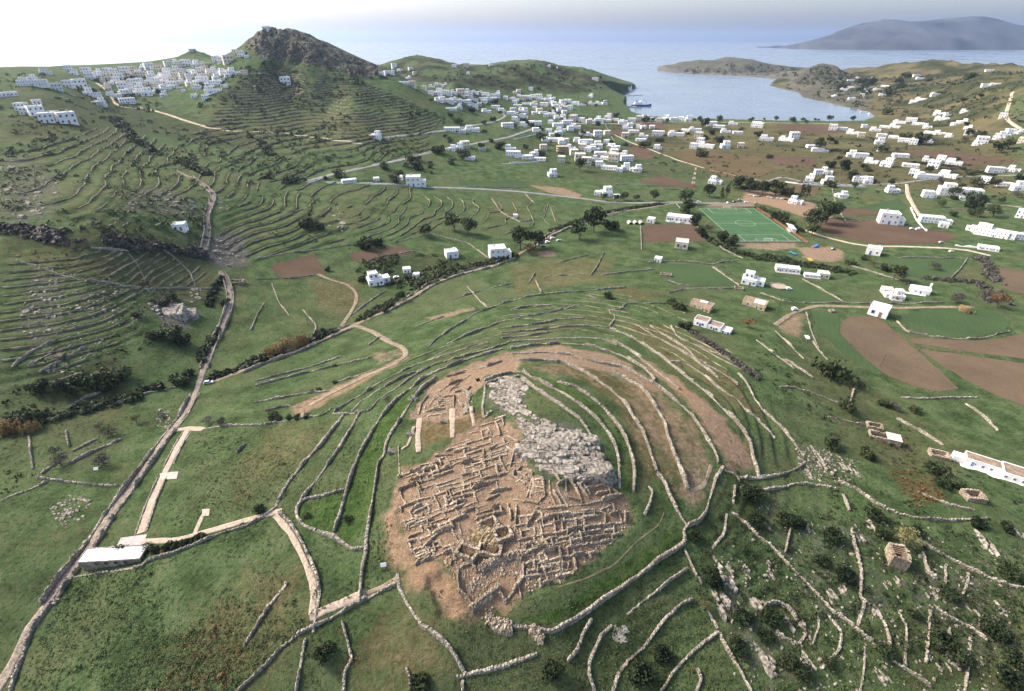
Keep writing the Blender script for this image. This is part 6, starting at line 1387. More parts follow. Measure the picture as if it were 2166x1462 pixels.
# ================================================================== trees and bushes, one by one
TREES = [('tree',1100,528,46),('rust',1120,540,34),('tree',1133,525,36),('tree',1255,492,46),('tree',1225,508,40),('bush',1290,486,34),('tree',960,488,36),('tree',990,494,34),('tree',900,500,24),('bush',775,524,34),('bush',800,520,28),('tree',847,638,22),('bush',825,650,22),('bush',812,660,18),('bush',765,594,18),('bush',694,574,14),
 ('tree',1381,424,20),('midtree',1275,424,14),('midtree',1300,426,16),('tree',1320,424,16),('midtree',1345,424,14),('tree',1226,362,24),('tree',1500,416,26),('tree',1455,450,26),('tree',1470,478,22),('tree',1482,500,20),('tree',1448,430,26),('bush',1525,508,30),('bush',1548,520,30),('grey',1500,490,22),
 ('pine',1535,425,14),('pine',1525,428,12),('tree',1560,402,28),('tree',1585,408,32),('tree',1612,412,30),('tree',1640,412,28),('tree',1662,416,20),('pine',1702,425,14),('pine',1694,423,12),('pine',1670,422,10),('bush',1640,462,24),('bush',1655,468,24),('bush',1670,475,20),('tree',1722,486,44),('tree',1745,472,44),('tree',1762,462,32),('tree',1716,498,26),
 ('grey',2020,640,36),('rust',2105,650,44),('grey',2095,632,30),('tree',1890,592,34),('grey',1975,570,26),('bush',1872,572,22),('rust',1582,694,34),('bush',1445,698,30),('bush',1422,645,22),('bush',1437,655,28),('grey',1156,698,14),('bush',1285,630,20),('bush',1895,700-70,22),('rust',1845,566,20),('midbush',1800,560,22),('midbush',1830,550,18),
 ('olive',1910,1155,54),('bush',1403,1392,38),('bush',1357,1437,50),('olive',1488,1290,28),('bush',888,1452,38),('bush',690,1384,40),('bush',1166,1424,44),('midbush',735,1102,22),('midbush',650,1094,16),('bare',1312,1345,38),('bare',874,846,18),('grey',822,850,20),
 ('grey',220,985,40),('grey',237,922,30),('grey',212,908,22),('olive',290,895,26),('grey',130,985,38),('grey',118,962,26),('grey',345,912-30,20),('bush',200,812,54),('bush',150,826,46),('bush',252,806,52),('bush',225,822,40),('bush',82,832,40),('bush',62,890,52),('bush',385,812,38),('bush',402,796,26),('bush',346,650,28),('bush',365,632,24),('bush',358,722,52),('bush',392,726,34),('bush',330,716,30),
 ('grey',148,524,26),('grey',180,524,20),('bush',650,480,32),('bush',670,484,28),('bush',290,670,18),('bush',478,645,20),('bush',260,1172,26),('bush',330,1168,18),('bush',352,1160,16),('bush',372,1155,16),('bush',392,1150,16),('bush',416,1140,16),('rust',345,1172,14),('midbush',310,1160,20),('midbush',480,1124,10),('midbush',513,1112,10),
 ('rust',30,915,30),('reed',70,910,26),('reed',45,908,30),('reed',20,912,28),('reed',590,745,26),('reed',612,738,28),('reed',640,728,26),('reed',575,752,22),('reed',2040,668-8,16),('cactus',1745,790,44),('cactus',1775,800,44),('cactus',1800,812,38),('cactus',1760,780,36),('grey',1820,815,22),('bush',1870,858,26),('grey',1890,866,26),('bush',1790,866,34),('bush',1935,872,22),
 ('bush',1825,962,34),('bush',1838,970,24),('bush',1760,945,38),('bush',1580,1055,40),('bush',1600,1048,30),('bush',1500,1225,36),('bush',1515,1240,30),('bush',1570,1310,38),('bush',1560,1370,40),('bush',1470,1140,24),('bush',1600,1110,34),('bush',1665,1105,36),('bush',1685,1110,28),('bush',1850,1095,30),('bush',1865,1130,28),('bush',1760,1140,36),('bush',1790,1225,36),('bush',1735,1190,30),
 ('bush',1980,1005,44),('bush',2010,1025,34),('bush',1990,1030,30),('bush',2070,1115,30),('bush',2130,1120,30),('bush',2000,1262,34),('bush',2085,1330,32),('bush',2110,1350,34),('bush',2130,1215,34),('bush',1945,1130,24),('bush',1660,1400,40),('bush',1690,1420,36),('bush',1630,1310,38),('bush',1870,1380,32),('bush',1990,1365,50),('bush',2020,1390,44),('bush',2130,1440,44),('bush',2150,1400,40),('bush',1620,1350,30),('bush',1750,1400,26),('bush',1930,1300,24),
 ('bush',550,1082,24),('bush',590,888,14),('bush',612,886,14),('bush',630,885,16),('bush',648,883,14),('bush',575,892,14),('midbush',580,882,24),('grey',470,900,26),('grey',440,895,24),('midbush',660,830,12),('midbush',675,825,12),('midbush',708,775,10),('midbush',708,810,12),('bush',1010,815-10,10)]
for k, u, v, w in TREES: plant(k, u, v, w)
# trees and bushes of the plain and the villages
rs = random.Random(99)
PT = []
for poly, n, kinds, wl in (([(1290,270),(1700,275),(1700,345),(1300,330)],16,('bush','midbush','midtree'),(10,20)),([(1700,280),(2160,290),(2160,420),(1700,400)],44,('bush','midbush','midtree','tree','grey'),(12,26)),([(1080,220),(1330,215),(1330,350),(1080,330)],26,('bush','midbush','midtree'),(10,20)),([(900,210),(1090,220),(1080,330),(920,300)],18,('bush','midbush'),(10,20)),
   ([(1940,410),(2166,420),(2166,480),(1950,470)],16,('midtree','bush'),(12,26)),([(1350,262),(1840,262),(1840,256),(1350,252)],22,('tree','midtree'),(7,12)),([(150,160),(500,155),(480,215),(180,225)],26,('bush','midbush'),(7,14)),([(1750,170),(2100,160),(2050,280),(1850,240)],22,('bush','midbush'),(10,22)),([(640,390),(1000,300),(1000,330),(900,390)],16,('bush','midbush'),(12,26))):
    pa = np.array(poly, float); lo, hi = pa.min(0), pa.max(0); c = 0
    while c < n:
        u, v = rs.uniform(lo[0], hi[0]), rs.uniform(lo[1], hi[1])
        if inside(np.array([u]), np.array([v]), pa)[0]: c += 1; plant(rs.choice(kinds), u, v, rs.uniform(*wl) * rs.choice((.7, .9, 1.2)))

# ---- hedges: unbroken lines of growth along walls and gullies
def hedge(px, wid, rad, label, mat='leafdark', den=1.0, seed=1):
    p = line_w(px, 1, 1.0); rs = np.random.RandomState(seed); L = len(p); sp = np.hypot(*(p[1]-p[0])) if L > 1 else 1
    rad *= 1.25; n = int(L * sp * den * max(1, wid / rad) / rad * 1.7); q = p[rs.randint(0, L, n)] + rs.uniform(-.5, .5, (n, 2)) * wid
    q = q[fbm(q[:, 0], q[:, 1], 16, 2, seed) > -.22]
    o = obj('hedge', leaf_mass('hedge', q, rad * rs.uniform(.5, 1.25, len(q)), M[mat], seed, 30, .7)); o['label'] = label; o['category'] = 'hedge'; o['group'] = 'rough hedges along walls and gullies'
hedge([(0,900),(60,897),(91,890),(182,864),(247,850),(312,828),(372,812)], 5.5, 1.7, 'dark hedge in the sunken lane leading left from the track junction', seed=11)
hedge([(450,800),(500,782),(560,757),(620,736),(680,709),(740,684)], 6, 1.6, 'dark hedge behind the lower farm track', seed=12)
hedge([(760,678),(800,655),(840,632)], 4, 1.4, 'thick hedge between the lower farm track and the gully house', seed=13)
hedge([(880,606),(915,590),(970,571),(1040,556),(1085,540)], 7, 1.8, 'dark hedge behind the middle farm track', seed=14)
hedge([(1165,490),(1215,470),(1280,450),(1340,440),(1400,432)], 4, 1.5, 'dark hedge along the upper farm track', seed=15)
hedge([(0,486),(60,490),(110,500),(180,505),(250,514),(320,524),(400,535),(440,540)], 8, 2.4, 'long dark thicket in the gully of the left valley', 'leafgrey', seed=16)
hedge([(470,590),(450,620),(440,650)], 3, 1.4, 'dark bushes left of the stone path', seed=17)
hedge([(420,770),(440,735),(460,700)], 3, 1.5, 'dark bushes along the left edge of the stone path', seed=18)
hedge([(780,570),(830,555),(880,545),(940,565),(900,590),(850,610)], 22, 1.6, 'rough orchard of bushes around the gully house', 'leafmid', .5, seed=19)
hedge([(1445,438),(1462,470),(1490,500),(1510,515),(1545,528),(1570,540),(1620,545),(1660,548)], 6, 2.0, 'hedge of trees down the left side of the pitch', seed=20)
hedge([(1590,545),(1640,550),(1690,560),(1760,570),(1800,580)], 8, 1.8, 'dark hedge between the gravel yard and the long farmhouse', seed=21)
hedge([(1605,440),(1640,458),(1670,478),(1690,490)], 5, 2.2, 'dark clipped hedge right of the pitch railing', seed=22)
hedge([(1560,398),(1600,400),(1650,408),(1690,414)], 8, 2.6, 'dark pine belt behind the car park', seed=23)
hedge([(560,380),(600,384),(650,380)], 10, 2.4, 'dark scrub at the left end of the asphalt road', seed=24)
hedge([(530,290),(560,310),(575,330)], 7, 2.6, 'dark growth in the side gully of the terraced hill', seed=25)
hedge([(240,250),(290,300),(330,325),(400,350),(440,370)], 9, 2.6, 'dark growth along the upper stream bed at left', seed=26)
hedge([(1900,600),(1960,590),(2080,600),(2090,640)], 6, 1.6, 'scrub line along the dry stream bed at right', 'leafgrey', .3, seed=27)
hedge([(2075,545),(2095,575),(2110,610),(2120,650)], 9, 1.8, 'grey scrub in the dry stream bed at the right edge', 'leafgrey', .25, seed=28)
hedge([(1930,345),(2010,352),(2100,372)], 5, 1.8, 'hedge through the middle of the plain', seed=29)
hedge([(1740,318),(1800,322),(1840,328)], 8, 2.6, 'dark hedge behind the red soil fields', seed=30)
hedge([(300,1165),(340,1160),(380,1152),(420,1140)], 2.0, .9, 'planted shrubs along the paved path by the visitor building', seed=31)
hedge([(0,1200),(12,1240),(10,1300),(14,1330)], 6, 1.6, 'dark shrubs at the left picture edge', seed=32)
hedge([(1440,690),(1520,740),(1600,800)], 3, 1.0, 'grey scrub along the upper slope right of the terraces', 'leafgrey', seed=33)
# ---- low scrub over the hillsides: nobody could count it
def scrub_stuff(name, zones, mat, label, seed, r=(1.0, 2.2), per=12):
    A = [scatter_in(px, dn, seed + i) for i, (px, dn) in enumerate(zones)]; P = np.concatenate([a for a in A if len(a)])
    P = P[fbm(P[:, 0], P[:, 1], 30, 3, seed) > -.05]
    rad = np.exp(np.random.RandomState(seed).normal(0, .4, len(P))) * np.interp(P[:, 1], [100, 900, 2500], (r[0], r[1], r[1] * 2.6))
    o = obj(name, leaf_mass(name, P[:, :2], rad, M[mat], seed, per, .75), kind='stuff'); o['label'] = label
    return len(P)
n1 = scrub_stuff('hillside_scrub', [([(420,150),(560,140),(760,170),(930,245),(900,320),(560,390),(420,330)],.022),([(0,160),(250,160),(430,270),(560,390),(430,400),(0,330)],.016),([(0,340),(430,400),(470,520),(0,480)],.014),([(800,150),(1150,135),(1340,185),(1200,200),(900,170)],.03),([(1700,140),(1850,165),(2166,150),(2166,260),(1950,260),(1800,225)],.035),([(1400,140),(1660,130),(1690,165),(1420,152)],.05),([(1655,185),(1740,138),(1830,170),(1840,225),(1700,205)],.05),([(520,120),(800,150),(760,180),(560,150)],.012),([(470,400),(900,420),(900,520),(600,540)],.003)], 'leafmid', 'low grey green scrub spread over the hillsides', 61, (.8, 2.3))
n2 = scrub_stuff('dark_scrub', [([(420,150),(560,140),(760,170),(930,245),(900,320),(560,390),(420,330)],.008),([(0,560),(420,600),(320,740),(0,850)],.004),([(1560,1000),(1720,960),(2166,1180),(2166,1462),(1450,1462),(1480,1150)],.006),([(1600,700),(1800,850),(2166,1000),(2166,1080),(1750,930),(1600,800)],.005),([(1280,270),(2166,290),(2166,420),(1700,420),(1300,340)],.009),([(0,850),(120,830),(100,1000),(0,1050)],.003),([(880,1190),(980,1290),(950,1330),(890,1270)],.003)], 'leafdark', 'dark low scrub spread over slopes and fields', 71, (.55, 2.0))
n3 = scrub_stuff('dry_weeds', [([(760,1300),(860,1285),(960,1380),(985,1450),(830,1462),(730,1400)],.05),([(1880,990),(1960,1000),(2000,1060),(1930,1075)],.05),([(430,1290),(600,1210),(650,1320),(560,1462),(330,1462)],.010),([(1250,650),(1420,690),(1560,800),(1640,900),(1500,830),(1380,740)],.012),([(0,520),(330,560),(330,600),(120,580)],.012),([(880,1290),(1020,1320),(1100,1400),(960,1340)],.02)], 'leafrust', 'rusty dry weeds in the rough pastures', 81, (.38, .8))
n4 = scrub_stuff('grass_tussocks', [([(60,1400),(150,1230),(560,1100),(650,1330),(500,1462),(40,1462)],.02),([(1080,1330),(1440,1160),(1560,1462),(1000,1462)],.02),([(640,1100),(830,900),(830,1230),(660,1300)],.02),([(1600,1050),(2166,1200),(2166,1462),(1550,1462)],.016),([(430,910),(700,890),(600,1060),(340,1120)],.016)], 'leafgrass', 'grass tussocks of the near meadows', 91, (.28, .5))
n5 = scrub_stuff('grass_tufts', [([(30,1440),(150,1225),(560,1100),(650,1330),(500,1462),(30,1462)],.035),([(840,1240),(1080,1330),(1440,1160),(1560,1462),(640,1462),(640,1350)],.03),([(640,1100),(700,930),(830,900),(830,1230),(660,1300)],.03),([(1450,1050),(1640,1020),(2166,1200),(2166,1462),(1550,1462)],.028),([(430,910),(700,890),(600,1060),(340,1120),(300,1060)],.03),([(0,900),(400,830),(140,1210),(0,1400)],.02),([(430,830),(880,740),(880,810),(560,900)],.012),([(1120,790),(1300,860),(1600,1000),(1450,1120),(1330,980)],.02),([(1500,720),(2166,960),(2166,1180),(1640,1010)],.016)], 'leafgrass', 'pale grass tufts of the pastures', 95, (.22, .5), 8)
# scattered field stones on the rough slopes
PS = np.concatenate([scatter_in(p, d, 31 + i) for i, (p, d) in enumerate((([(0,330),(140,380),(130,460),(0,480)],.008),([(250,410),(430,400),(430,465),(250,455)],.008),([(60,560),(330,600),(300,700),(150,790),(30,720)],.008),([(1600,1050),(2166,1150),(2166,1462),(1560,1462),(1500,1180)],.003),([(1680,930),(1830,980),(1790,1030),(1690,1000)],.03),([(520,105),(570,60),(860,158),(740,165),(560,128)],.03)))])
o = obj('field_stones', stones_mesh('field_stones', PS, np.interp(PS[:, 1], [100, 900], [.4, 1.5]) * np.exp(RN.normal(0, .4, len(PS))), M['rock'], 33, .6, None, 1.6), kind='stuff'); o['label'] = 'field stones and scree on the rough slopes'
# ================================================================== vehicles, masts, ship and ruins
def car_proto():
    b = MB(); b.hull8([(-2.1,-.85,.3),(2.1,-.85,.3),(2.1,.85,.3),(-2.1,.85,.3),(-2.05,-.84,.9),(2.05,-.84,.85),(2.05,.84,.85),(-2.05,.84,.9)])
    b.hull8([(-1.9,-.8,.901),(1.0,-.8,.88),(1.0,.8,.88),(-1.9,.8,.901),(-1.5,-.66,1.45),(.4,-.66,1.45),(.4,.66,1.45),(-1.5,.66,1.45)])
    w = MB()
    for s in (-1, 1): w.hull8([(-1.6,s*.80-.02,.95),(.7,s*.80-.02,.95),(.7,s*.80+.02,.95),(-1.6,s*.80+.02,.95),(-1.4,s*.69-.02,1.38),(.3,s*.69-.02,1.38),(.3,s*.69+.02,1.38),(-1.4,s*.69+.02,1.38)])
    w.hull8([(.98,-.7,.93),(1.02,-.7,.93),(1.02,.7,.93),(.98,.7,.93),(.44,-.6,1.40),(.5,-.6,1.40),(.5,.6,1.40),(.44,.6,1.40)])
    t = MB().bar((0,-.1,0),(0,.1,0),.32,10).bar((0,.1,0),(0,-.1,0),.32,10).build('wheel', M['tyre'])
    return b, w.build('window', M['glass']), t
cb, cw, ct = car_proto(); CB = {k: mesh('body', cb.v, cb.f, [M[k]], cb.m) for k in ('carwhite','cardark','carred','carsilver')}
def car(u, v, yaw, col, label=None, van=False):
    g = hit([(u, v)])[0]; o = empty('van' if van else 'parked_car', (g[0], g[1], g[2] + .12), yaw)
    obj('body', CB[col], o); obj('window', cw, o)
    if van: obj('cargo_box', MB().box(-2.0, .3, -.86, .86, .91, 2.0).build('cargo_box', M[col]), o)
    for x in (-1.3, 1.3):
        for y in (-.84, .84): obj('wheel', ct, o, (x, y, .32))
    nm = {'carwhite':'white','cardark':'dark','carred':'red','carsilver':'silver grey'}[col]
    return thing(o, 'parked %s %s' % (nm, 'van' if van else 'car'), 'van' if van else 'car', 'parked cars and vans', label, (u, v))
car(442,811,.25,'carsilver','silver grey car on the farm track at the lane junction'); car(1707,716,1.4,'carwhite','white car parked beside the curving field wall'); car(1668,613,.1,'carwhite','white car beside the round threshing floor',True); car(1680,656,.3,'carwhite','white van on the track below the farmhouses',True); car(2012,533,.1,'carwhite','white car on the track below the walled estate'); car(1990,514,.1,'carsilver','silver car in the grass before the walled estate')
for u, v, c in ((1588,414,'carwhite'),(1597,416,'carwhite'),(1606,416,'cardark'),(1626,418,'carwhite'),(1634,420,'carsilver'),(1646,421,'carwhite'),(1655,422,'carwhite'),(1662,423,'cardark'),(1565,424,'carsilver'),(1578,429,'carwhite'),(1552,428,'cardark'),(1540,430,'carwhite'),(1478,428,'carwhite'),(1600,431,'carsilver')): car(u, v, R.uniform(-.4, .5), c)
for u, v in ((1928,485),(1940,486),(1945,484)): car(u, v, .2, 'carwhite')
car(1168,505,.5,'carwhite','white car beside the track right of the big trees'); car(1158,514,.5,'carwhite','white van at the bend right of the big trees',True); car(1762,528,.4,'cardark','dark pick up truck on the gravel yard'); car(1148,522,.4,'cardark','dark car in the shade of the big trees')
car(838,588,.6,'carwhite','white car behind the gully house'); car(1182,1462-952,.4,'carsilver')
# bright plastic boats stacked in the yard
def boats(u, v, n, mats, yaw, label, L=4.2, w=1.1):
    g = hit([(u, v)])[0]; o = empty('boat_stack', tuple(g), yaw); o['label'] = label; o['category'] = 'boats'; o['group'] = 'stacked plastic boats'
    for k in range(n):
        b = MB(); y = (k - n/2) * w * 1.06; s = []
        prof = [(-L/2,.05,.55),(-L/2*.7,.42,.2),(0,.5,.1),(L/2*.7,.42,.2),(L/2,.05,.55)]
        for x, hw, zb in prof: s += [(x, y-hw*w, .75), (x, y, zb), (x, y+hw*w, .75), (x, y, .62)]
        i = len(b.v); b.v += s
        for q in range(4):
            for r in range(4): b.f.append((i+q*4+r, i+q*4+(r+1)%4, i+q*4+4+(r+1)%4, i+q*4+4+r)); b.m.append(0)
        obj('boat', b.build('boat', M[mats[k % len(mats)]]), o)
boats(1675,536,7,('bluepl','bluepl','greenpl'),.4,'row of blue and green plastic boats at the edge of the gravel yard'); boats(1712,550,6,('yellow',),-.2,'row of yellow plastic boats at the edge of the gravel yard')
g = hit([(1725,523)])[0]; o = empty('inflatable_slide', tuple(g), .3); o['label'] = 'blue inflatable slide with a red end on the gravel yard'; o['category'] = 'slide'
obj('slide', MB().hull8([(-2.6,-1.4,0),(2.2,-1.4,0),(2.2,1.4,0),(-2.6,1.4,0),(-2.2,-1.2,1.2),(1.8,-1.2,2.4),(1.8,1.2,2.4),(-2.2,1.2,1.2)]).build('slide', M['bluepl']), o); obj('ramp', MB().hull8([(-4.4,-1,0),(-2.62,-1,0),(-2.62,1,0),(-4.4,1,0),(-4.3,-.9,.3),(-2.62,-.9,1.0),(-2.62,.9,1.0),(-4.3,.9,.3)]).build('ramp', M['redpaint']), o)
# spectators' stand
g = hit([(1672,488)])[0]; o = empty('grandstand', tuple(g), 1.35); o['label'] = 'small white covered stand beside the pitch railing'; o['category'] = 'stand'
obj('wall', MB().box(-7, 7, -2.8, 0, -1, 3.2).build('wall', M['white']), o); obj('roof', MB().hull8([(-7.4,-3,3.21),(7.4,-3,3.21),(7.4,3.4,4.6),(-7.4,3.4,4.6),(-7.4,-3,3.5),(7.4,-3,3.5),(7.4,3.4,4.9),(-7.4,3.4,4.9)]).build('roof', M['white']), o)
for k in range(4): obj('bench', MB().box(-6.5, 6.5, .3+k*.7, .9+k*.7, 0, 1.6-k*.4).build('bench', M['grey']), o)
# masts and poles
def lattice(u, v, h, w, label):
    g = hit([(u, v)])[0]; o = empty('lattice_mast', tuple(g)); o['label'] = label; o['category'] = 'mast'
    for k in range(8):
        b = MB(); z0, z1 = h*k/8, h*(k+1)/8; a, e = w*(1-k/8*.75), w*(1-(k+1)/8*.75)
        c = [(-1,-1),(1,-1),(1,1),(-1,1)]
        for i in range(4):
            p, q = c[i], c[(i+1) % 4]
            b.bar((p[0]*a, p[1]*a, z0), (p[0]*e, p[1]*e, z1), .16, 4); b.bar((p[0]*a, p[1]*a, z0), (q[0]*e, q[1]*e, z1), .10, 4); b.bar((p[0]*e, p[1]*e, z1), (q[0]*e, q[1]*e, z1), .10, 4)
        obj('mast_section', b.build('mast_section', M['redpaint'] if k % 2 == 0 else M['white']), o)
lattice(1465, 394, 22, 1.7, 'red and white lattice mast beside the red field'); lattice(1268, 312, 12, .8, 'grey lattice mast among the valley village roofs')
def pole(u, v, h, lean, label, stays=False):
    g = hit([(u, v)])[0]; o = empty('utility_pole', tuple(g)); o['label'] = label; o['category'] = 'pole'; o['group'] = 'wooden utility poles'
    top = (lean[0], lean[1], h); obj('pole', MB().bar((0,0,-1), top, .16, 7, .11).build('pole', M['pole']), o)
    obj('cross_arm', MB().box(-.8, .8, -.06, .06, -.08, .08, 0, True).build('cross_arm', M['pole']), o, (lean[0], lean[1], h - .5))
    if stays:
        for e in ((-2.5, -2.0, 0), (3, -3, 0)): obj('stay', MB().bar((lean[0], lean[1], h-.8), e, .03, 4).build('stay', M['darkmetal']), o)
pole(2014,872,9,(.6,.3,),'leaning wooden pole with stays beside the ploughed fields', True); pole(1862,777,8,(0,0),'wooden pole standing in the big ploughed field'); pole(1540,570,8,(0,0),'wooden pole behind the white house with rounded top'); pole(2055,648,8,(.2,0),'wooden pole by the tree on the farm lane'); pole(1830,640,7,(0,0),'wooden pole left of the white house near the chapel'); pole(1330,535,7,(0,0),'wooden pole in the meadow before the brown field')
# threshing floor
g = hit([(1646,607)])[0]; o = empty('threshing_floor', tuple(g)); o['label'] = 'round stone threshing floor beside the tall white house'; o['category'] = 'threshing floor'
b = MB(); b.bar((0,0,-2),(0,0,.5),5.6,24); obj('floor', b.build('floor', M['paving']), o)
for k in range(24):
    a = 2*math.pi*k/24; obj('kerb_stone', MB().box(-.62,.62,-.25,.25,.2,1.1).build('kerb_stone', M['stone']), o, (math.cos(a)*5.5, math.sin(a)*5.5, 0), a + math.pi/2)
# roofless buildings
def shell(u, v, w, d, h, yaw, label, name='stone_ruin', roof=None, beams=0, mat='ruin'):
    g = hit([(u, v)])[0]; o = empty(name, (g[0], g[1], g[2] - .2), yaw); o['label'] = label; o['category'] = 'ruin'; t = .65
    rs = random.Random(int(u))
    for k, (x0, x1, y0, y1) in enumerate(((-w/2,w/2,-d/2,-d/2+t),(-w/2,w/2,d/2-t,d/2),(-w/2,-w/2+t,-d/2+t,d/2-t),(w/2-t,w/2,-d/2+t,d/2-t))):
        b = MB(); lx = x1-x0 > y1-y0; n = max(3, int(max(x1-x0, y1-y0)/.55))
        for i in range(n):
            f0, f1 = i/n, (i+1)/n; j = rs.uniform(-.04, .04)
            q = (x0+(x1-x0)*f0, x0+(x1-x0)*f1, y0+j, y1+j) if lx else (x0+j, x1+j, y0+(y1-y0)*f0, y0+(y1-y0)*f1)
            b.box(*q, -2.5, h*rs.uniform(.82, 1.04))
        obj('wall', b.build('wall', M[mat]), o)
    obj('floor', MB().box(-w/2+t, w/2-t, -d/2+t, d/2-t, -.4, .05).build('floor', M['earthroof']), o)
    if roof: obj('roof', MB().box(roof[0], roof[1], -d/2-.1, d/2+.1, h*1.06, h*1.06+.3, 0, True).build('roof', M['cream']), o)
    for k in range(beams): obj('beam', MB().box(-w/2+.1, w/2-.1, -.12, .12, 0, .24, 0, True).build('beam', M['wood']), o, (0, -d/2 + 1 + k*(d-2)/max(1, beams-1)*.62 + (d-2)*.3, h*.86))
    return o
shell(1893,1185,4.6,5.6,4.6,-.35,'small roofless stone tower with bare beams below the yellow green tree',beams=4); shell(2056,1054,6.2,4.6,2.6,-.15,'square roofless stone ruin left of the long white house'); shell(1868,930,11,4.6,2.4,-.42,'ochre roofless farmhouse with one roofed room', roof=(.5, 5.6)); shell(1848,905,6,4,2.0,-.4,'low roofless room behind the ochre roofless farmhouse')
shell(1985,965,6.5,4.5,1.9,-.4,'tumbled stone ruin between the roofless farmhouse and the long white house'); shell(1408,583,8,4,1.8,-.3,'brown roofless ruin at the corner of the green field'); shell(1562,612,6,4,1.8,-.3,'reddish roofless pen behind the second farmhouse'); shell(1020,318,10,7,4,.1,'grey stone shell beside the road bend houses',mat='grey')
shell(1758,660,3,2.6,1.8,.2,'round brick coloured oven hut beside the farm lane'); shell(500,598,9,5,1.6,.1,'stone pen right of the stone path in the valley')
g = hit([(1090,460)])[0]; o = empty('water_tank_block', tuple(g)); o['label'] = 'pale concrete water tank alone on the green slope'; o['category'] = 'tank'; obj('tank', MB().box(-2, 2, -2, 2, -1, 3).build('tank', M['white']), o); obj('lid', MB().box(-.5, .5, -.5, .5, 3.003, 3.2).build('lid', M['grey']), o)
# road walls, greenhouse tents
for k, u in enumerate((1332, 1344, 1356)):
    g = hit([(u, 473)])[0]; o = empty('tunnel_tent', tuple(g), .05); b = MB()
    for q in range(8):
        a, e = math.pi*q/8, math.pi*(q+1)/8; i = len(b.v); b.v += [(math.cos(a)*2.2,-3.5,math.sin(a)*2.4),(math.cos(a)*2.2,3.5,math.sin(a)*2.4),(math.cos(e)*2.2,3.5,math.sin(e)*2.4),(math.cos(e)*2.2,-3.5,math.sin(e)*2.4)]; b.f.append((i,i+1,i+2,i+3)); b.m.append(0)
    obj('cover', b.build('cover', M['grey']), o); obj('end_wall', MB().box(-2,2,3.3,3.4,0,2).build('end_wall', M['grey']), o)
    thing(o, '', 'tent', 'grey tunnel tents', 'grey tunnel tent behind the brown field, %s from left' % ORD[k])
for px, lb in (([(1062,347),(1100,346),(1140,343)], 'long white garden wall at the road bend houses'), ([(1660,386),(1700,391),(1760,394),(1830,396)], 'long white wall along the plain road'), ([(1085,295),(1115,290),(1140,283)], 'pale retaining wall above the asphalt bend'), ([(2020,520),(2060,525),(2110,522)], 'white garden wall of the estate'), ([(1410,470),(1440,473),(1466,472)], 'low white wall before the long low building'), ([(1925,440),(1940,470),(1960,490)], 'white lane wall before the guesthouse')):
    g = smooth(hit(dens(px, 20))[:, :2], 1); WN[0] += 1; thing(obj('garden_wall', wall_mesh(g, 1.6, .5, M['white'], batter=.02, jit=.03, seed=WN[0])), '', 'wall', 'white garden walls', lb)
for px, lb in (([(1440,250),(1560,252),(1660,253)], 'x'),): pass
# quay, pier and ship
def quay(a, e, w, label):
    p = np.array(a); q = np.array(e); d = (q-p)/np.hypot(*(q-p)); nn = np.array([-d[1], d[0]]) * w/2; b = MB()
    b.hull8([(*(p-nn),-3),(*(q-nn),-3),(*(q+nn),-3),(*(p+nn),-3),(*(p-nn),1.6),(*(q-nn),1.6),(*(q+nn),1.6),(*(p+nn),1.6)]); o = obj('pier', b.build('pier', M['grey'])); o['label'] = label; o['category'] = 'pier'; o['group'] = 'harbour piers'
quay(at_z(1308,227,0)[:2], at_z(1345,226,0)[:2], 12, 'grey stone pier where the blue ship is moored'); quay(at_z(1325,203,0)[:2], at_z(1359,201.5,0)[:2], 6, 'thin breakwater below the church point')
x, y, _ = at_z(1357, 225, 0); L = 42 * to_px(x, y, 0)[2] / F
o = empty('ship', (x, y, 0), .04); o['label'] = 'blue ferry with white upper decks moored at the pier'; o['category'] = 'ship'
h = L/2; bm = L*.085; st = []
for xx, hw, zt in ((-h,.85,4.2),(-h*.8,1,4.0),(h*.5,1,4.2),(h*.8,.7,5.6),(h,.06,7.0)): st.append([(xx,-hw*bm,zt),(xx*.97,-hw*bm*.75,-1.5),(xx*.97,hw*bm*.75,-1.5),(xx,hw*bm,zt)])
b = MB(); b.v = [p for s in st for p in s]
for k in range(4):
    for r in range(4): b.f.append((k*4+r, k*4+(r+1)%4, k*4+4+(r+1)%4, k*4+4+r)); b.m.append(0)
b.f += [(0,1,2,3),(19,18,17,16)]; b.m += [0,0]
obj('hull', b.build('hull', M['hull']), o)
obj('superstructure', MB().box(-h*.8, h*.05, -bm*.8, bm*.8, 4.1, 8).box(-h*.72, -h*.1, -bm*.66, bm*.66, 8.003, 11).build('superstructure', M['white']), o); obj('bridge', MB().box(-h*.22, h*.0, -bm*.75, bm*.75, 11.003, 13.5).build('bridge', M['white']), o)
for k in range(6): obj('window', MB().box(-.9, .9, -.1, .1, -.6, .6, 0, True).build('window', M['glass']), o, (-h*.7 + k*h*.12, -bm*.8, 6.2))
obj('mast', MB().bar((-h*.1,0,13.5),(-h*.1,0,22),.35,5).bar((-h*.1,-2,19),(-h*.1,2,19),.2,4).build('mast', M['white']), o); obj('funnel', MB().bar((-h*.55,0,11),(-h*.55,0,16),1.8,10).build('funnel', M['hull']), o); obj('cargo_crane', MB().bar((h*.45,0,4),(h*.45,0,13),.5,6).bar((h*.45,0,12.5),(h*.12,0,16),.3,5).build('cargo_crane', M['darkmetal']), o)
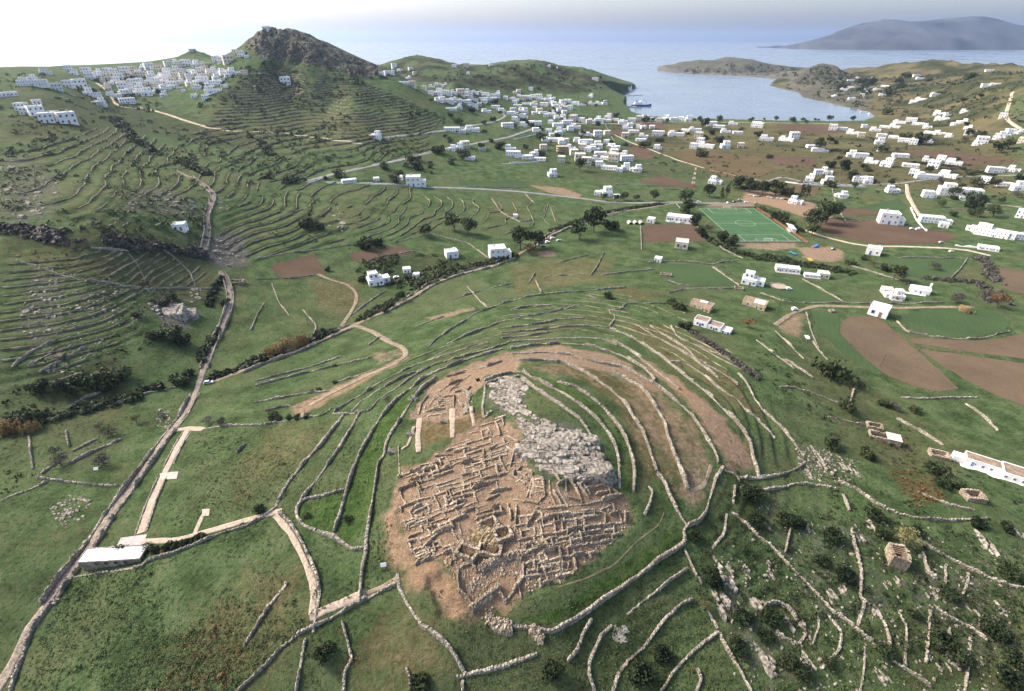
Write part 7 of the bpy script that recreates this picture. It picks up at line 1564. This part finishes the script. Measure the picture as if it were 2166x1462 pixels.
for k, (u, v) in enumerate(((1283,213),(1300,213),(1310,218),(1296,222),(1820,238),(1838,241))):
    x, y, _ = at_z(u, v, 0); o = empty('fishing_boat', (x, y, 0), .3*k); b = MB()
    for q, (xx, hw) in enumerate(((-4,.8),(0,1),(3,.8),(5,.05))): b.v += [(xx,-hw*1.6,1.2),(xx,-hw,-.4),(xx,hw,-.4),(xx,hw*1.6,1.2)]
    for q in range(3):
        for r in range(4): b.f.append((q*4+r, q*4+(r+1)%4, q*4+4+(r+1)%4, q*4+4+r)); b.m.append(0)
    obj('hull', b.build('hull', M['white'])  , o); obj('cabin', MB().box(-2.5,.3,-1,1,1.25,3).build('cabin', M['white']), o)
    thing(o, 'small white fishing boat', 'boat', 'small boats in the bay', None, (u, v))
# ================================================================== far island and air
def island():
    xs = np.linspace(-9000, 12000, 211); ys = np.linspace(-2500, 4500, 71); xx, yy = np.meshgrid(xs, ys)
    prof_u = [1690,1715,1745,1780,1830,1868,1900,1925,1960,2000,2050,2085,2110,2150,2200,2300,2420,2600]
    prof_v = [92,87,78,68,52,41,42,46,44,39,35,35,40,52,58,60,75,92]
    y0 = 12500.0
    px = [at_y(u, v, y0)[0] for u, v in zip(prof_u, prof_v)]; pz = [at_y(u, v, y0)[2] for u, v in zip(prof_u, prof_v)]
    cx = 9500.0
    ridge = np.interp(xx + cx, px, pz, left=-150, right=-150)
    base = np.clip(1 - np.abs(yy) / np.where(yy < 0, 1500 + 500 * vnoise(xx / 2500, yy * 0 + 3, 4), 2500), 0, 1) ** .75
    z = ridge * base + (np.abs(fbm(xx, yy, 1500, 4, 201)) * -260 + 55) * np.clip(base * 3, 0, 1) * (base < .93) - 60 * (1 - base)
    Vv = np.stack([xx, yy, z], -1).reshape(-1, 3); id_ = np.arange(211*71).reshape(71, 211)
    Fq = np.stack([id_[:-1, :-1], id_[:-1, 1:], id_[1:, 1:], id_[1:, :-1]], -1).reshape(-1, 4)
    o = obj('distant_island', np_mesh('distant_island', Vv, Fq, simple('island_slopes', (.05, .052, .05), .5, 700), True), loc=(cx, y0, 0), kind='structure')
island()
hz = new_mat('haze_air'); hm = hz[0]; nt = hm.node_tree; nt.nodes.clear()
ho = nt.nodes.new('ShaderNodeOutputMaterial'); hv = nt.nodes.new('ShaderNodeVolumePrincipled')
hv.inputs['Color'].default_value = (.57, .72, 1.0, 1); hv.inputs['Density'].default_value = 4.0e-5; hv.inputs['Anisotropy'].default_value = .55
nt.links.new(hv.outputs[0], ho.inputs['Volume'])
hb = MB().box(-W - 50, W + 50, -400, W + 50, -13, 760, 0, True)
obj('haze', hb.build('haze', hm), kind='stuff')

# ================================================================== naming each thing by its neighbours
ANCH = [(1090,1080,'the excavated ruins',190),(1190,960,'the mound rock',90),(1340,900,'the right hand terraces',130),(940,840,'the upper rubble slope',80),(230,1190,'the visitor building',110),
 (350,1010,'the straight paved path',90),(630,1190,'the curving paved path',80),(440,812,'the track car',60),(860,740,'the dirt track bend',60),(805,598,'the gully house',60),(1060,545,'the big trees house',50),
 (620,565,'the left brown field',60),(800,540,'the middle brown field',60),(375,655,'the pale boulder',60),(380,485,'the valley hut',50),(470,650,'the valley path',60),(200,800,'the left thicket',90),
 (1620,475,'the football pitch',90),(1430,495,'the pitch side field',60),(1465,375,'the red lattice mast',50),(1735,530,'the gravel yard',50),(1700,580,'the long white farmhouse',60),(1590,590,'the threshing floor',40),(1540,640,'the ochre farmhouses',60),
 (1505,685,'the white stepped house',40),(1853,660,'the white barn',50),(1940,610,'the white chapel',60),(1890,750,'the big ploughed field',90),(2090,800,'the rightmost field',90),(2010,690,'the oval green field',80),(2030,840,'the leaning pole',70),
 (1870,930,'the roofless farmhouse',70),(2115,985,'the right edge house',70),(2055,1045,'the square ruin',50),(1895,1175,'the stone tower',80),(1910,1130,'the yellow green tree',40),(1310,1330,'the white fig tree',70),(1390,1400,'the two dark bushes',60),(1640,1320,'the horseshoe wall',70),
 (1750,1280,'the long slanting wall',110),(2050,1330,'the bottom right corner',120),(900,1400,'the brown scrub',110),(400,1330,'the large green meadow',160),(60,1300,'the walled lane',90),(150,970,'the bare trees',110),
 (1100,650,'the curved terraces',150),(1500,740,'the mound slope',110),(700,930,'the green strips',110),(1250,560,'the pitch meadows',110),(950,480,'the meadow trees',80),(750,440,'the long green slope',130),
 (340,175,'the hilltop village',160),(90,230,'the far left houses',110),(560,70,'the rocky peak',90),(660,220,'the terraced hill',160),(500,275,'the pale hill road',150),(860,165,'the saddle',70),(1000,215,'the foothill hamlet',90),(970,275,'the upper road',70),(1140,215,'the harbour village',100),
 (1240,300,'the valley village',90),(1060,335,'the road bend',80),(880,390,'the lower road house',60),(740,385,'the roadside sheds',60),(1300,410,'the roadside trees',70),(1250,255,'the left beach',90),(1450,265,'the middle beach',110),(1650,275,'the right beach',110),
 (1350,222,'the blue ship',60),(1840,195,'the hillside hamlet',80),(1980,245,'the hill foot',90),(2000,150,'the right hill',120),(1880,280,'the bay plain',90),(1740,310,'the red soil fields',80),(1500,300,'the beach hotels',90),(2110,290,'the far right',80),
 (1880,345,'the mid plain',90),(2030,400,'the long hotel',80),(1760,385,'the road junction',80),(1885,470,'the red field house',60),(2090,495,'the white estate',90),(1590,405,'the pine belt',70),(1740,465,'the pitch trees',60),(300,430,'the rocky terraces',130),(80,400,'the grey scree',100),(250,560,'the sunlit terraces',110),(100,700,'the lower left slope',110)]
def where(u, v):
    best = None
    for au, av, nm, r in ANCH:
        d = math.hypot((u - au) / r, (v - av) * 1.6 / r)
        if best is None or d < best[0]: best = (d, au, av, nm, r)
    d, au, av, nm, r = best
    if d < .35: return 'at ' + nm
    if abs(u - au) > abs(v - av) * 1.6: return ('left of ' if u < au else 'right of ') + nm
    return ('behind ' if v < av else 'before ') + nm
def label_all():
    from collections import defaultdict
    G = defaultdict(list)
    for o, what, pos in REG:
        G[(what, where(*pos))].append((o, pos))
    for (what, wh), L in G.items():
        base = what + ' ' + wh
        if len(L) == 1: L[0][0]['label'] = base; continue
        L.sort(key=lambda t: t[1][1], reverse=True)
        if len(L) <= 5: rows = [L]
        else:
            nr = (len(L) + 4) // 5; k = math.ceil(len(L) / nr); rows = [L[i:i + k] for i in range(0, len(L), k)]
        for ri, row in enumerate(rows):
            row.sort(key=lambda t: t[1][0])
            for i, (o, p) in enumerate(row):
                s = ', ' + ORD[i] + ' from left' if len(row) > 1 else ''
                if len(rows) > 1: s += ', ' + ('nearest' if ri == 0 else 'farthest' if ri == len(rows) - 1 else ORD[ri] if len(rows) > 3 else 'middle') + ' row'
                o['label'] = base + s
def merge_small():
    H = [(o, w, p) for o, w, p in REG if o.name.startswith('house')]
    every = [o for o in SC.objects if o.name.startswith('house') and o.parent is None]
    over = len(every) - 296
    H.sort(key=lambda t: t[0].scale.x * (1 if 'small' not in t[1] else .7) / to_px(*t[0].location)[2])
    mats = []; VV = []; FF = []; MI = []; off = 0
    kids = defaultdict(list)
    for o in SC.objects:
        if o.parent is not None: kids[o.parent.name].append(o)
    dead = set()
    for o, w, p in H[:max(0, over)]:
        Mo = Matrix.LocRotScale(o.location, o.rotation_euler, o.scale)
        for c in kids[o.name]:
            Mc = Mo @ Matrix.LocRotScale(c.location, c.rotation_euler, c.scale); me = c.data; k = []
            for m in me.materials:
                if m not in mats: mats.append(m)
                k.append(mats.index(m))
            VV += [tuple(Mc @ v.co) for v in me.vertices]
            for f in me.polygons: FF.append(tuple(i + off for i in f.vertices)); MI.append(k[f.material_index])
            off += len(me.vertices); dead.add(c)
        dead.add(o)
    REG[:] = [t for t in REG if t[0] not in dead]
    bpy.data.batch_remove(list(dead))
    if VV:
        q = obj('small_far_houses', mesh('small_far_houses', VV, FF, mats, MI), kind='stuff'); q['label'] = 'tiny far white houses packed into the villages'
merge_small()
label_all()
for o in SC.objects:
    if o.type == 'MESH' and o.parent is None and 'kind' not in o.keys() and 'category' not in o.keys(): print('unlabelled', o.name)
